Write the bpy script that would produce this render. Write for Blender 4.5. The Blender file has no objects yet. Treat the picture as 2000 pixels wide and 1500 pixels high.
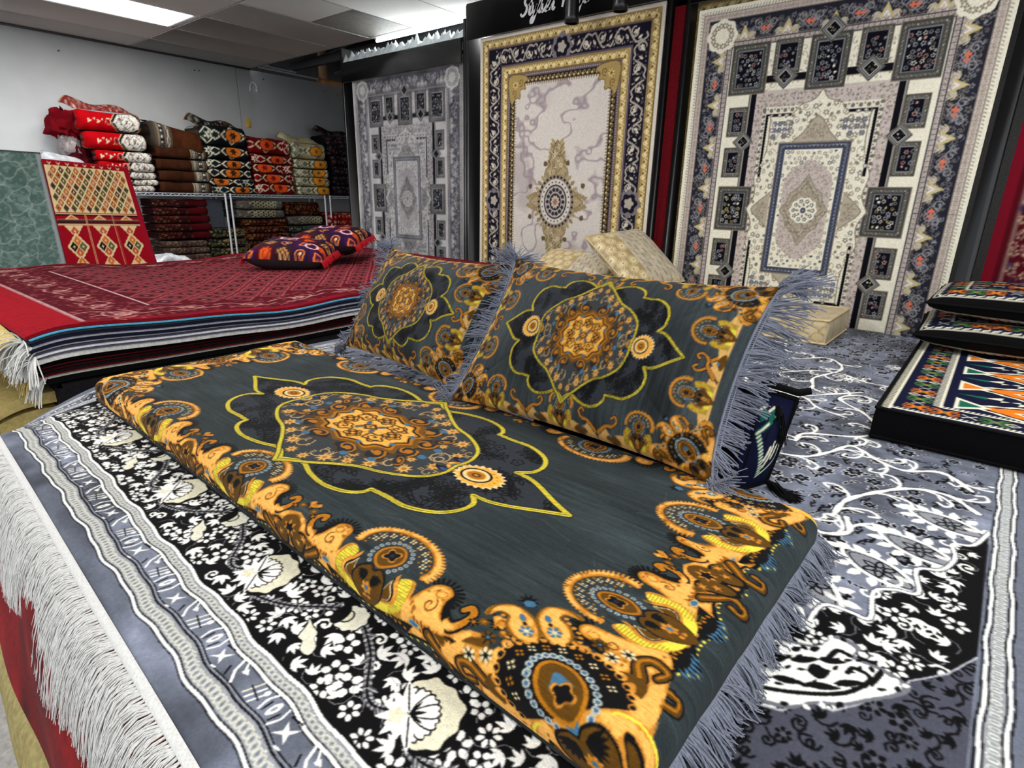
import bpy, math, random
import numpy as np
from math import sin, cos, pi, radians, atan2, hypot, sqrt

scn = bpy.context.scene
COL = scn.collection

# ------------------------------------------------------------------ camera
F_PX = 1118.3
PITCH, ROLL, TH, CAM_Z = radians(17.92), radians(1.29), radians(50.66), 0.80
from mathutils import Matrix, Vector
_F = Vector((0, cos(PITCH), -sin(PITCH))); _R = Vector((1, 0, 0)); _U = _R.cross(_F)
_R2 = _R * cos(ROLL) + _U * sin(ROLL); _U2 = -_R * sin(ROLL) + _U * cos(ROLL)
_M = Matrix(((sin(TH), -cos(TH), 0), (cos(TH), sin(TH), 0), (0, 0, 1)))
_F, _R2, _U2 = _M @ _F, _M @ _R2, _M @ _U2
cam_d = bpy.data.cameras.new('camera')
cam_d.sensor_width = 36; cam_d.lens = 36 * F_PX / 2000; cam_d.clip_start = .02
cam = bpy.data.objects.new('camera', cam_d); COL.objects.link(cam)
cam.matrix_world = Matrix(((_R2.x, _U2.x, -_F.x, 0), (_R2.y, _U2.y, -_F.y, 0), (_R2.z, _U2.z, -_F.z, CAM_Z), (0, 0, 0, 1)))
scn.camera = cam

# ------------------------------------------------------------------ world, lights, exposure
world = bpy.data.worlds.new('world'); scn.world = world; world.use_nodes = True
world.node_tree.nodes['Background'].inputs[0].default_value = (.93, .96, 1, 1)
world.node_tree.nodes['Background'].inputs[1].default_value = 1.35
scn.view_settings.view_transform = 'Standard'; scn.view_settings.look = 'None'
scn.view_settings.exposure = -0.12; scn.view_settings.gamma = 1
scn.view_settings.use_curve_mapping = False
CEIL = 2.55
def area(name, loc, sx, sy, power, rot=(0, 0, 0), col=(1, .985, .96)):
    l = bpy.data.lights.new(name, 'AREA'); l.shape = 'RECTANGLE'; l.size = sx; l.size_y = sy
    l.energy = power; l.color = col
    o = bpy.data.objects.new(name, l); COL.objects.link(o); o.location = loc; o.rotation_euler = rot
    o['label'] = 'light of a ceiling panel'; return o
# (x, y) centres of the fluorescent ceiling panels, each 0.72 x 1.52
PANELS = [(-7.33, 2.40), (-3.55, 2.40), (0.22, 2.40), (-7.33, -.75), (-3.55, -.75), (.22, -.75)]
for px_, py_ in PANELS:
    area('panel_light', (px_, py_, CEIL - .03), .68, 1.48, 38)

# ------------------------------------------------------------------ helpers
def srgb(c):
    return tuple(((v / 255) / 12.92 if v / 255 <= .04045 else ((v / 255 + .055) / 1.055) ** 2.4) for v in c)
def tag(o, label=None, cat=None, group=None, kind=None):
    if label: o['label'] = label
    if cat: o['category'] = cat
    if group: o['group'] = group
    if kind: o['kind'] = kind
    return o
def link(o, parent=None):
    COL.objects.link(o)
    if parent: o.parent = parent
    return o
def empty(name, loc=(0, 0, 0), label=None, cat=None, group=None, rot=(0, 0, 0)):
    o = bpy.data.objects.new(name, None); COL.objects.link(o); o.location = loc; o.rotation_euler = rot
    return tag(o, label, cat, group)
def rawmesh(name, V, Q, mat, parent=None, smooth=True, col=None):
    """V (n,3) array, Q list or array of quads (m,4); col (n,3) sRGB 0..255"""
    V = np.asarray(V, np.float32).reshape(-1, 3); Q = np.asarray(Q, np.int32).reshape(-1, 4)
    me = bpy.data.meshes.new(name)
    me.vertices.add(len(V)); me.vertices.foreach_set('co', V.ravel())
    me.loops.add(Q.size); me.loops.foreach_set('vertex_index', Q.ravel())
    me.polygons.add(len(Q)); me.polygons.foreach_set('loop_start', np.arange(0, Q.size, 4, dtype=np.int32))
    if smooth: me.polygons.foreach_set('use_smooth', np.ones(len(Q), bool))
    me.update(calc_edges=True); me.validate()
    if col is not None:
        a = me.color_attributes.new('Col', 'BYTE_COLOR', 'POINT')
        c4 = np.ones((len(V), 4), np.float32); c4[:, :3] = np.clip(np.asarray(col, np.float32) / 255, 0, 1)
        a.data.foreach_set('color_srgb', c4.ravel())
    me.materials.append(mat)
    return link(bpy.data.objects.new(name, me), parent)
def quads(nu, nv, off=0, wrap_u=False):
    """grid indices, vertex (i,j) = i*nv+j"""
    i = np.arange(nu if wrap_u else nu - 1)[:, None]; j = np.arange(nv - 1)[None, :]
    i2 = (i + 1) % nu
    return np.stack([i * nv + j, i2 * nv + j, i2 * nv + j + 1, i * nv + j + 1], -1).reshape(-1, 4) + off
class MB:
    def __init__(s): s.V = []; s.Q = []; s.C = []; s.n = 0
    def add(s, V, Q, col=None):
        V = np.asarray(V, float).reshape(-1, 3); s.V.append(V); s.Q.append(np.asarray(Q, int).reshape(-1, 4) + s.n); s.n += len(V)
        if col is not None: s.C.append(np.broadcast_to(np.asarray(col, float), (len(V), 3)))
        return s
    def grid(s, P, col=None, wrap_u=False):
        P = np.asarray(P); nu, nv = P.shape[:2]
        return s.add(P.reshape(-1, 3), quads(nu, nv, 0, wrap_u), None if col is None else np.asarray(col).reshape(-1, 3) if np.ndim(col) > 1 else col)
    def box(s, x0, x1, y0, y1, z0, z1, col=None, b=0.0, M=None):
        """box with chamfered edges of size b"""
        if b <= 0:
            V = np.array([(x, y, z) for x in (x0, x1) for y in (y0, y1) for z in (z0, z1)], float)
            Q = [(0, 1, 3, 2), (4, 6, 7, 5), (0, 4, 5, 1), (2, 3, 7, 6), (0, 2, 6, 4), (1, 5, 7, 3)]
        else:
            V = []; Q = []
            for k, (sx, sy, sz) in enumerate([(i, j, l) for i in (0, 1) for j in (0, 1) for l in (0, 1)]):
                X = (x0, x1)[sx]; Y = (y0, y1)[sy]; Z = (z0, z1)[sz]; dx = b * (1 - 2 * sx); dy = b * (1 - 2 * sy); dz = b * (1 - 2 * sz)
                V += [(X, Y + dy, Z + dz), (X + dx, Y, Z + dz), (X + dx, Y + dy, Z)]
            V = np.array(V, float); id_ = lambda i, j, l, a: 3 * (i * 4 + j * 2 + l) + a
            f = lambda a, L: Q.append(tuple(id_(*c, a) for c in L))
            f(0, [(0, 0, 0), (0, 0, 1), (0, 1, 1), (0, 1, 0)]); f(0, [(1, 0, 0), (1, 1, 0), (1, 1, 1), (1, 0, 1)])
            f(1, [(0, 0, 0), (1, 0, 0), (1, 0, 1), (0, 0, 1)]); f(1, [(0, 1, 0), (0, 1, 1), (1, 1, 1), (1, 1, 0)])
            f(2, [(0, 0, 0), (0, 1, 0), (1, 1, 0), (1, 0, 0)]); f(2, [(0, 0, 1), (1, 0, 1), (1, 1, 1), (0, 1, 1)])
            for j in (0, 1):
                for l in (0, 1): Q.append((id_(0, j, l, 1), id_(1, j, l, 1), id_(1, j, l, 2), id_(0, j, l, 2)))
            for i in (0, 1):
                for l in (0, 1): Q.append((id_(i, 0, l, 0), id_(i, 1, l, 0), id_(i, 1, l, 2), id_(i, 0, l, 2)))
            for i in (0, 1):
                for j in (0, 1): Q.append((id_(i, j, 0, 0), id_(i, j, 1, 0), id_(i, j, 1, 1), id_(i, j, 0, 1)))
            for i in (0, 1):
                for j in (0, 1):
                    for l in (0, 1): Q.append((id_(i, j, l, 0), id_(i, j, l, 1), id_(i, j, l, 2), id_(i, j, l, 2)))
        if M is not None: V = V @ np.asarray(M)[:3, :3].T + np.asarray(M)[:3, 3]
        return s.add(V, Q, col)
    def tube(s, P, r, n=6, col=None):
        P = np.asarray(P, float); m = len(P); r = np.broadcast_to(np.asarray(r, float), (m,))
        T = np.gradient(P, axis=0); T /= np.linalg.norm(T, axis=1)[:, None] + 1e-12
        ref = np.array([0, 0, 1.]) if abs(T[:, 2]).mean() < .8 else np.array([1., 0, 0])
        A = np.cross(T, ref); A /= np.linalg.norm(A, axis=1)[:, None] + 1e-12; B = np.cross(T, A)
        t = np.arange(n) / n * 2 * pi
        G = P[:, None] + r[:, None, None] * (np.cos(t)[None, :, None] * A[:, None] + np.sin(t)[None, :, None] * B[:, None])
        V = G.transpose(1, 0, 2)
        s.grid(V, col, wrap_u=True)
        # caps
        for e in (0, m - 1):
            c = np.concatenate([G[e], P[e][None]]); q = [(k, (k + 1) % n, n, n) for k in range(n)]
            s.add(c, q, col)
        return s
    def build(s, name, mat, parent=None, smooth=False):
        V = np.concatenate(s.V); Q = np.concatenate(s.Q)
        C = np.concatenate(s.C) if s.C else None
        tri = Q[:, 2] == Q[:, 3]
        me = bpy.data.meshes.new(name)
        if tri.any():
            ln = np.where(tri, 3, 4); st = np.concatenate([[0], np.cumsum(ln)[:-1]])
            keep = np.ones(Q.shape, bool); keep[tri, 3] = False
            lv = Q[keep]
        else: ln = None; lv = Q.ravel(); st = np.arange(0, Q.size, 4)
        me.vertices.add(len(V)); me.vertices.foreach_set('co', V.astype(np.float32).ravel())
        me.loops.add(len(lv)); me.loops.foreach_set('vertex_index', lv.astype(np.int32))
        me.polygons.add(len(Q)); me.polygons.foreach_set('loop_start', st.astype(np.int32))
        if smooth: me.polygons.foreach_set('use_smooth', np.ones(len(Q), bool))
        me.update(calc_edges=True); me.validate()
        if C is not None:
            a = me.color_attributes.new('Col', 'BYTE_COLOR', 'POINT')
            c4 = np.ones((len(V), 4), np.float32); c4[:, :3] = np.clip(C / 255, 0, 1)
            a.data.foreach_set('color_srgb', c4.ravel())
        me.materials.append(mat)
        return link(bpy.data.objects.new(name, me), parent)

# ------------------------------------------------------------------ materials
MATS = {}
def mat(name, col=None, rough=.8, metal=0, sheen=0, noise=(60, .25), bump=(400, .15), spec=.5, aniso_streak=None, emis=None):
    """woven or plain surface; col None reads the woven pattern stored on the mesh"""
    if name in MATS: return MATS[name]
    m = bpy.data.materials.new(name); m.use_nodes = True; nt = m.node_tree; N = nt.nodes; L = nt.links
    p = N['Principled BSDF']; p.inputs['Roughness'].default_value = rough; p.inputs['Metallic'].default_value = metal
    p.inputs['Sheen Weight'].default_value = sheen * .10; p.inputs['Specular IOR Level'].default_value = .07 if (rough >= .65 and metal == 0) else spec
    tc = N.new('ShaderNodeTexCoord')
    if col is None:
        a = N.new('ShaderNodeAttribute'); a.attribute_name = 'Col'; base = a.outputs['Color']
    else:
        r = N.new('ShaderNodeRGB'); r.outputs[0].default_value = (*srgb(col), 1); base = r.outputs[0]
    if noise:
        n = N.new('ShaderNodeTexNoise'); n.inputs['Scale'].default_value = noise[0]; n.inputs['Detail'].default_value = 4
        if aniso_streak:
            mp = N.new('ShaderNodeMapping'); mp.inputs['Scale'].default_value = aniso_streak
            L.new(tc.outputs['Object'], mp.inputs[0]); L.new(mp.outputs[0], n.inputs['Vector'])
        else: L.new(tc.outputs['Object'], n.inputs['Vector'])
        mr = N.new('ShaderNodeMapRange'); mr.inputs['From Min'].default_value = .3; mr.inputs['From Max'].default_value = .7
        mr.inputs['To Min'].default_value = 1 - noise[1]; mr.inputs['To Max'].default_value = 1 + noise[1]
        L.new(n.outputs['Fac'], mr.inputs[0])
        mx = N.new('ShaderNodeVectorMath'); mx.operation = 'SCALE'
        L.new(base, mx.inputs[0]); L.new(mr.outputs[0], mx.inputs['Scale']); base = mx.outputs[0]
    L.new(base, p.inputs['Base Color'])
    if bump:
        n2 = N.new('ShaderNodeTexNoise'); n2.inputs['Scale'].default_value = bump[0]; n2.inputs['Detail'].default_value = 2
        L.new(tc.outputs['Object'], n2.inputs['Vector'])
        b = N.new('ShaderNodeBump'); b.inputs['Strength'].default_value = bump[1]; b.inputs['Distance'].default_value = .01
        L.new(n2.outputs['Fac'], b.inputs['Height']); L.new(b.outputs[0], p.inputs['Normal'])
    if emis:
        p.inputs['Emission Color'].default_value = (*srgb(emis[0]), 1); p.inputs['Emission Strength'].default_value = emis[1]
    MATS[name] = m; return m

# ------------------------------------------------------------------ pattern drawing (woven designs, in the rug's own metres)
class Cv:
    def __init__(s, x0, x1, y0, y1, res, col):
        s.x0, s.y0, s.r = x0, y0, res
        s.W = int(round((x1 - x0) / res)); s.H = int(round((y1 - y0) / res))
        s.a = np.empty((s.H, s.W, 3), np.float32); s.a[:] = col; s.mask = None
        s.T = [np.array([[1., 0, 0], [0, 1, 0]])]
    def push(s, x, y, ang=0, sx=1, sy=None):
        sy = sx if sy is None else sy
        A = s.T[-1]; c, d = cos(ang), sin(ang)
        B = np.array([[c * sx, -d * sy, x], [d * sx, c * sy, y], [0, 0, 1]])
        s.T.append(A @ B); return s
    def pop(s): s.T.pop()
    def tr(s, P):
        A = s.T[-1]; P = np.asarray(P, float).reshape(-1, 2)
        Q = P @ A[:, :2].T + A[:, 2]
        return (Q - (s.x0, s.y0)) / s.r
    def sc(s):
        A = s.T[-1]; return sqrt(abs(A[0, 0] * A[1, 1] - A[0, 1] * A[1, 0]))
    def _put(s, i0, i1, j0, j1, m, col):
        if s.mask is not None: m = m & s.mask[i0:i1, j0:j1]
        s.a[i0:i1, j0:j1][m] = col
    def polymask(s, P):
        Q = s.tr(P)
        i0 = max(0, int(math.floor(Q[:, 1].min()))); i1 = min(s.H, int(math.ceil(Q[:, 1].max())) + 1)
        j0 = max(0, int(math.floor(Q[:, 0].min()))); j1 = min(s.W, int(math.ceil(Q[:, 0].max())) + 1)
        if i1 <= i0 or j1 <= j0: return None
        buf = np.zeros((i1 - i0, j1 - j0 + 1), bool)
        X, Y = Q[:, 0], Q[:, 1]; X2, Y2 = np.roll(X, -1), np.roll(Y, -1)
        for xa, ya, xb, yb in zip(X, Y, X2, Y2):
            if ya == yb: continue
            if ya > yb: xa, ya, xb, yb = xb, yb, xa, ya
            ra = max(i0, math.ceil(ya - .5)); rb = min(i1 - 1, math.ceil(yb - .5) - 1)
            if rb < ra: continue
            rows = np.arange(ra, rb + 1)
            xs = xa + (rows + .5 - ya) * (xb - xa) / (yb - ya)
            c = np.clip(np.ceil(xs - .5).astype(int) - j0, 0, j1 - j0)
            buf[rows - i0, c] ^= True
        return i0, i1, j0, j1, np.logical_xor.accumulate(buf, axis=1)[:, :-1]
    def fill(s, P, col):
        r = s.polymask(P)
        if r: s._put(*r[:4], r[4], col)
    def line(s, P, w, col, closed=False):
        Q = s.tr(P); h = max(w * s.sc() / s.r / 2, .5)
        if closed: Q = np.concatenate([Q, Q[:1]])
        for (xa, ya), (xb, yb) in zip(Q[:-1], Q[1:]):
            i0 = max(0, int(min(ya, yb) - h - 1)); i1 = min(s.H, int(max(ya, yb) + h + 2))
            j0 = max(0, int(min(xa, xb) - h - 1)); j1 = min(s.W, int(max(xa, xb) + h + 2))
            if i1 <= i0 or j1 <= j0: continue
            yy = np.arange(i0, i1)[:, None] + .5 - ya; xx = np.arange(j0, j1)[None, :] + .5 - xa
            dx, dy = xb - xa, yb - ya; L = dx * dx + dy * dy
            t = np.clip((xx * dx + yy * dy) / L, 0, 1) if L > 1e-9 else 0
            s._put(i0, i1, j0, j1, (xx - t * dx) ** 2 + (yy - t * dy) ** 2 <= h * h, col)
    def ell(s, x, y, rx, ry, col, ang=0, n=16):
        t = np.arange(n) / n * 2 * pi; c, d = cos(ang), sin(ang)
        s.fill(np.stack([x + c * rx * np.cos(t) - d * ry * np.sin(t), y + d * rx * np.cos(t) + c * ry * np.sin(t)], 1), col)
    def ring(s, x, y, rx, ry, w, col, n=24, a0=0, a1=2 * pi):
        t = np.linspace(a0, a1, n); s.line(np.stack([x + rx * np.cos(t), y + ry * np.sin(t)], 1), w, col)
    def rect(s, x0, x1, y0, y1, col): s.fill([(x0, y0), (x1, y0), (x1, y1), (x0, y1)], col)
    def blur(s, k=1):
        a = s.a
        for _ in range(k):
            a = (a + np.roll(a, 1, 0)) / 2; a = (a + np.roll(a, 1, 1)) / 2
        s.a = a
        return s
    def sample(s, x, y):
        x = np.asarray(x, float); y = np.asarray(y, float)
        fx = np.clip((x - s.x0) / s.r - .5, 0, s.W - 1.001); fy = np.clip((y - s.y0) / s.r - .5, 0, s.H - 1.001)
        j = fx.astype(int); i = fy.astype(int); u = (fx - j)[..., None]; v = (fy - i)[..., None]; a = s.a
        return (a[i, j] * (1 - u) + a[i, j + 1] * u) * (1 - v) + (a[i + 1, j] * (1 - u) + a[i + 1, j + 1] * u) * v
    def grain(s, rng, amp, kx=1, ky=1):
        n = rng.normal(size=(s.H // ky + 2, s.W // kx + 2)); n = np.repeat(np.repeat(n, ky, 0), kx, 1)[:s.H, :s.W]
        s.a *= (1 + amp * n)[..., None]; return s
def cloud(H, W, rng, scales, amps):
    o = np.zeros((H, W))
    for sc_, am in zip(scales, amps):
        sy, sx = sc_ if isinstance(sc_, tuple) else (sc_, sc_)
        h, w = int(H / sy) + 3, int(W / sx) + 3; g = rng.normal(size=(h, w))
        y = np.arange(H) / sy; x = np.arange(W) / sx; i = y.astype(int); j = x.astype(int); v = (y - i); u = (x - j)
        v = v * v * (3 - 2 * v); u = u * u * (3 - 2 * u)
        A = g[i][:, j] * (1 - u) + g[i][:, j + 1] * u; B = g[i + 1][:, j] * (1 - u) + g[i + 1][:, j + 1] * u
        o += am * (A * (1 - v)[:, None] + B * v[:, None])
    return o
def cr(P, n=6, closed=False):
    """Catmull-Rom curve through P"""
    P = np.asarray(P, float)
    if closed: Q = np.concatenate([P[-1:], P, P[:2]])
    else: Q = np.concatenate([2 * P[:1] - P[1:2], P, 2 * P[-1:] - P[-2:-1]])
    t = (np.arange(n) / n)[:, None]; out = []
    for k in range(len(Q) - 3):
        a, b, c, d = Q[k:k + 4]
        out.append(.5 * (2 * b + (c - a) * t + (2 * a - 5 * b + 4 * c - d) * t * t + (3 * b - a - 3 * c + d) * t ** 3))
    o = np.concatenate(out)
    return o if closed else np.concatenate([o, P[-1:]])
def rosette(n, r1, r2, m=5, ph=0):
    t = np.arange(n * m) / (n * m) * 2 * pi; r = r1 + (r2 - r1) * np.abs(np.cos(t * n / 2))
    return np.stack([r * np.cos(t + ph), r * np.sin(t + ph)], 1)
def spiral(turns, r0, r1, a0=0, n=18, sgn=1):
    t = np.linspace(0, 1, n); r = r0 + (r1 - r0) * t; a = a0 + sgn * t * turns * 2 * pi
    return np.stack([r * np.cos(a), r * np.sin(a)], 1)
def leafpoly(L, w, n=6):
    t = np.linspace(0, 1, n); y = w * np.sin(pi * t ** .8) / 2
    return np.concatenate([np.stack([t * L, y], 1), np.stack([t[::-1] * L, -y[::-1]], 1)])
def spiky(n, r1, r2):
    t = np.arange(2 * n) / (2 * n) * 2 * pi; r = np.where(np.arange(2 * n) % 2, r1, r2)
    return np.stack([r * np.cos(t), r * np.sin(t)], 1)
def flower(c, x, y, r, col, core=None, n=6, ang=0, outline=None, ow=.18):
    c.push(x, y, ang, r)
    if outline is not None: c.fill(rosette(n, .55 + ow, 1 + ow), outline)
    c.fill(rosette(n, .5, 1), col)
    if core is not None:
        c.ell(0, 0, .34, .34, core, n=8)
        for k in range(n):
            a = (k + .5) / n * 2 * pi; c.line([(0, 0), (.75 * cos(a), .75 * sin(a))], .13, core)
    c.pop()
def flora(c, x0, x1, y0, y1, step, rng, cols, core, vine=None, size=(.3, .5), p=(.45, .35, .2), vw=.08):
    """dense scatter of blossoms, leaves and curls on a jittered lattice"""
    ny = max(1, int((y1 - y0) / step)); nx = max(1, int((x1 - x0) / step))
    for i in range(ny):
        for j in range(nx):
            x = x0 + (j + .5 + .5 * (i % 2) + rng.uniform(-.28, .28)) * step; y = y0 + (i + .5 + rng.uniform(-.28, .28)) * step
            if x > x1: x -= (x1 - x0)
            r = step * rng.uniform(*size); col = cols[int(rng.integers(len(cols)))]; a = rng.uniform(0, 2 * pi); k = rng.uniform()
            if vine is not None and rng.uniform() < .6:
                c.push(x, y, a, step); c.line(spiral(.6, .05, .75, n=7, sgn=1 if rng.uniform() < .5 else -1), vw, vine); c.pop()
            if k < p[0]: flower(c, x, y, r, col, core, int(rng.integers(5, 8)), a)
            elif k < p[0] + p[1]:
                c.push(x, y, a, r)
                for q in (-.9, -.3, .3, .9):
                    c.push(-.4, 0, q, 1.4 if abs(q) < .5 else 1.1); c.fill(leafpoly(1, .34, 4), col); c.pop()
                c.pop()
            else:
                c.push(x, y, a, r); c.line(spiral(1.1, .1, .8, n=9), .24, col); c.ell(.1, 0, .22, .22, col, n=6); c.pop()
def nonuni(a, b, fn):
    out = [a]
    while out[-1] < b: out.append(out[-1] + fn(out[-1]))
    out[-1] = b; return np.array(out)
# ------------------------------------------------------------------ gold and grey velvet design (floor mattress and its cushions)
FLD = (43, 51, 53); GLD = (236, 172, 84); AMB = (170, 106, 18); BRN = (88, 58, 12); BLK = (10, 10, 11); YEL = (228, 208, 66); BLU = (62, 104, 134)
CRM = (214, 196, 150); DK = (42, 46, 52)
def curl(c, P, w, cols=(BLK, BRN, AMB)):
    n = len(P); W_ = w * (1.7 - 1.1 * np.linspace(0, 1, n)); W_[-3:] *= 1.6
    for k in range(n - 1): c.line(P[k:k + 2], W_[k] + .035, cols[0])
    for k in range(n - 1): c.line(P[k:k + 2], W_[k], cols[1])
    for k in range(n - 1): c.line(P[k:k + 2] + (.006, .006), W_[k] * .35, cols[2])
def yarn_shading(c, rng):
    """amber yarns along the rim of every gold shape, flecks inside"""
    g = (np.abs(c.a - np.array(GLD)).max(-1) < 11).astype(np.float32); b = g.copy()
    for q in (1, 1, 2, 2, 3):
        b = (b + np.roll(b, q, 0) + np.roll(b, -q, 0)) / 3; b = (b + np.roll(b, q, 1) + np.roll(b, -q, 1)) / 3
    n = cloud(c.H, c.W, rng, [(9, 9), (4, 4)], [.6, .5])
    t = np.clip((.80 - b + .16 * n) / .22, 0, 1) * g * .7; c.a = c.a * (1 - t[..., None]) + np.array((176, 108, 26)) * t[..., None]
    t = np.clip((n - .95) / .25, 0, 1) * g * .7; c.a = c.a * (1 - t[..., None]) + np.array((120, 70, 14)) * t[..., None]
def squares(c, x, y, r, col, core):
    c.push(x, y, 0, r)
    for a, b in ((-.55, -.55), (.55, -.55), (-.55, .55), (.55, .55)): c.ell(a, b, .42, .42, col, n=6)
    c.ell(0, 0, .22, .22, core, n=6); c.pop()
def fan(c):
    """lace fan on a lotus; along a, inward b"""
    t = np.linspace(-.25, pi + .25, 34)
    X = .46 * np.cos(t); Y = .62 + .33 * np.sin(t)
    c.fill(np.stack([X, Y], 1), (44, 50, 52))
    for k in range(34):                                   # toothed ring
        a = t[k]; x0, y0 = .46 * cos(a), .62 + .33 * sin(a)
        c.line([(x0 * .97, .62 + .97 * (y0 - .62)), (x0 * 1.13 + .015, .62 + 1.12 * (y0 - .62))], .03, GLD)
        if k % 2: c.ell(x0 * .84, .62 + .84 * (y0 - .62), .018, .014, AMB, n=5)
    c.line(np.stack([X, Y], 1), .065, GLD)
    c.line(np.stack([X * .93, .62 + .93 * (Y - .62)], 1), .018, AMB)
    for k in range(9):
        a = .1 + k * (pi - .2) / 8; squares(c, .33 * cos(a), .63 + .225 * sin(a), .032, CRM, FLD if k % 2 else AMB)
    for k in range(7):
        a = .3 + k * (pi - .6) / 6; c.ell(.27 * cos(a), .62 + .17 * sin(a), .014, .012, AMB, n=5)
    drop = cr([(0, .36), (-.14, .45), (-.175, .58), (-.1, .70), (0, .74), (.1, .70), (.175, .58), (.14, .45)], 4, True)
    c.fill(drop * (1.22, 1.13) - (0, .075), (40, 46, 50))
    for k in range(22):
        a = k / 22 * 2 * pi; x, y = .205 * cos(a), .555 + .215 * sin(a)
        if y > .37: c.ell(x, y, .026, .024, (168, 176, 172), n=8); c.ell(x, y, .014, .014, (60, 84, 104), n=6)
    c.fill(drop * (.9, .95) + (0, .025), AMB); c.fill(drop * (.72, .8) + (0, .11), BRN)
    c.push(0, .57, pi / 4, .1); c.fill(rosette(4, .5, 1.05), GLD); c.fill(rosette(4, .4, .85), BLK); c.ell(0, 0, .25, .25, (30, 40, 60), n=6); c.pop()
def lotus(c):
    for s in (-1, 1):
        sash = cr([(.02 * s, -.0), (.2 * s, .0), (.38 * s, .08), (.47 * s, .2), (.46 * s, .34), (.4 * s, .44), (.3 * s, .4), (.34 * s, .3), (.3 * s, .2), (.12 * s, .1)], 4, True)
        c.fill(sash * (1.08, 1.04), GLD); c.fill(sash, YEL)
        for k in range(16):
            y = .02 + k * .026; c.line([(s * .3, y), (s * .47, y + .01)], .007, (120, 104, 20))
        pet = cr([(.06 * s, .06), (.2 * s, .1), (.34 * s, .16), (.36 * s, .26), (.28 * s, .36), (.25 * s, .42), (.22 * s, .3), (.16 * s, .2)], 4, True)
        c.fill(pet * (1.05, 1.05), GLD); q = pet * .8 + np.array([.045 * s, .05]); c.fill(q, BLK); q = pet * .62 + np.array([.085 * s, .085]); c.line(q, .014, CRM, True); c.fill(q * .97 + (.005 * s, .004), BRN)
    body = cr([(0, -.06), (-.12, .02), (-.2, .16), (-.17, .3), (-.07, .36), (0, .33), (.07, .36), (.17, .3), (.2, .16), (.12, .02)], 4, True)
    c.fill(body * (1.08, 1.05), BLK); c.fill(body, BRN)
    for k in range(5):
        for s in (-1, 1): c.push(s * .035, .3, -pi / 2 + s * (.3 + .28 * k), .13, .1); c.fill(leafpoly(1, .4, 4), BLK); c.pop()
    flower(c, 0, .15, .075, GLD, AMB, 6, .3); c.ell(0, .15, .026, .03, BLU, n=8)
    c.ell(-.03, .05, .03, .024, GLD, n=6); c.ell(.03, .05, .03, .024, GLD, n=6)
def hook(c, s):
    """rising comma with spiral and the dark fur behind it, at a=0.45..1.05 on side s"""
    for k in range(12):
        a = -.3 + k * .27; x, y = .7 + .13 * cos(a), .50 + .12 * sin(a)
        c.line([(s * x, y), (s * (.7 + .21 * cos(a)), .50 + .19 * sin(a))], .03, BLK)
    U = cr([(.80, .52), (.86, .37), (.97, .30), (1.06, .38), (1.07, .50), (1.01, .55), (.98, .49)], 5)
    c.line(U * (s, 1), .10, BLK)
    head = cr([(.50, .2), (.56, .42), (.60, .56), (.70, .61), (.79, .56), (.80, .45), (.84, .34), (.95, .26), (.98, .12), (.7, .05)], 4, True)
    c.fill(head * (s, 1), GLD); c.line(head[:26] * (s, 1), .016, AMB)
    c.line(U[8:] * (s, 1), .06, GLD); c.line(U[14:] * (s, 1), .045, AMB)
    c.push(s * .70, .36, 0, s * .075, .075); c.line(spiral(1.2, .1, 1, 0, 14), .16, (90, 50, 10)); c.pop()
    c.push(s * .70, .50, 0, s * .07, .07); c.line(spiral(.8, .3, 1, 2, 10), .16, AMB); c.line([(-.6, .5), (.6, .6)], .14, AMB); c.pop()
    for k in range(9):
        x = .62 + k * .045; c.line([(s * x, .20 - .02 * (k % 2)), (s * (x + .05), .12 - .02 * (k % 3))], .02, (120, 66, 14))
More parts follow.
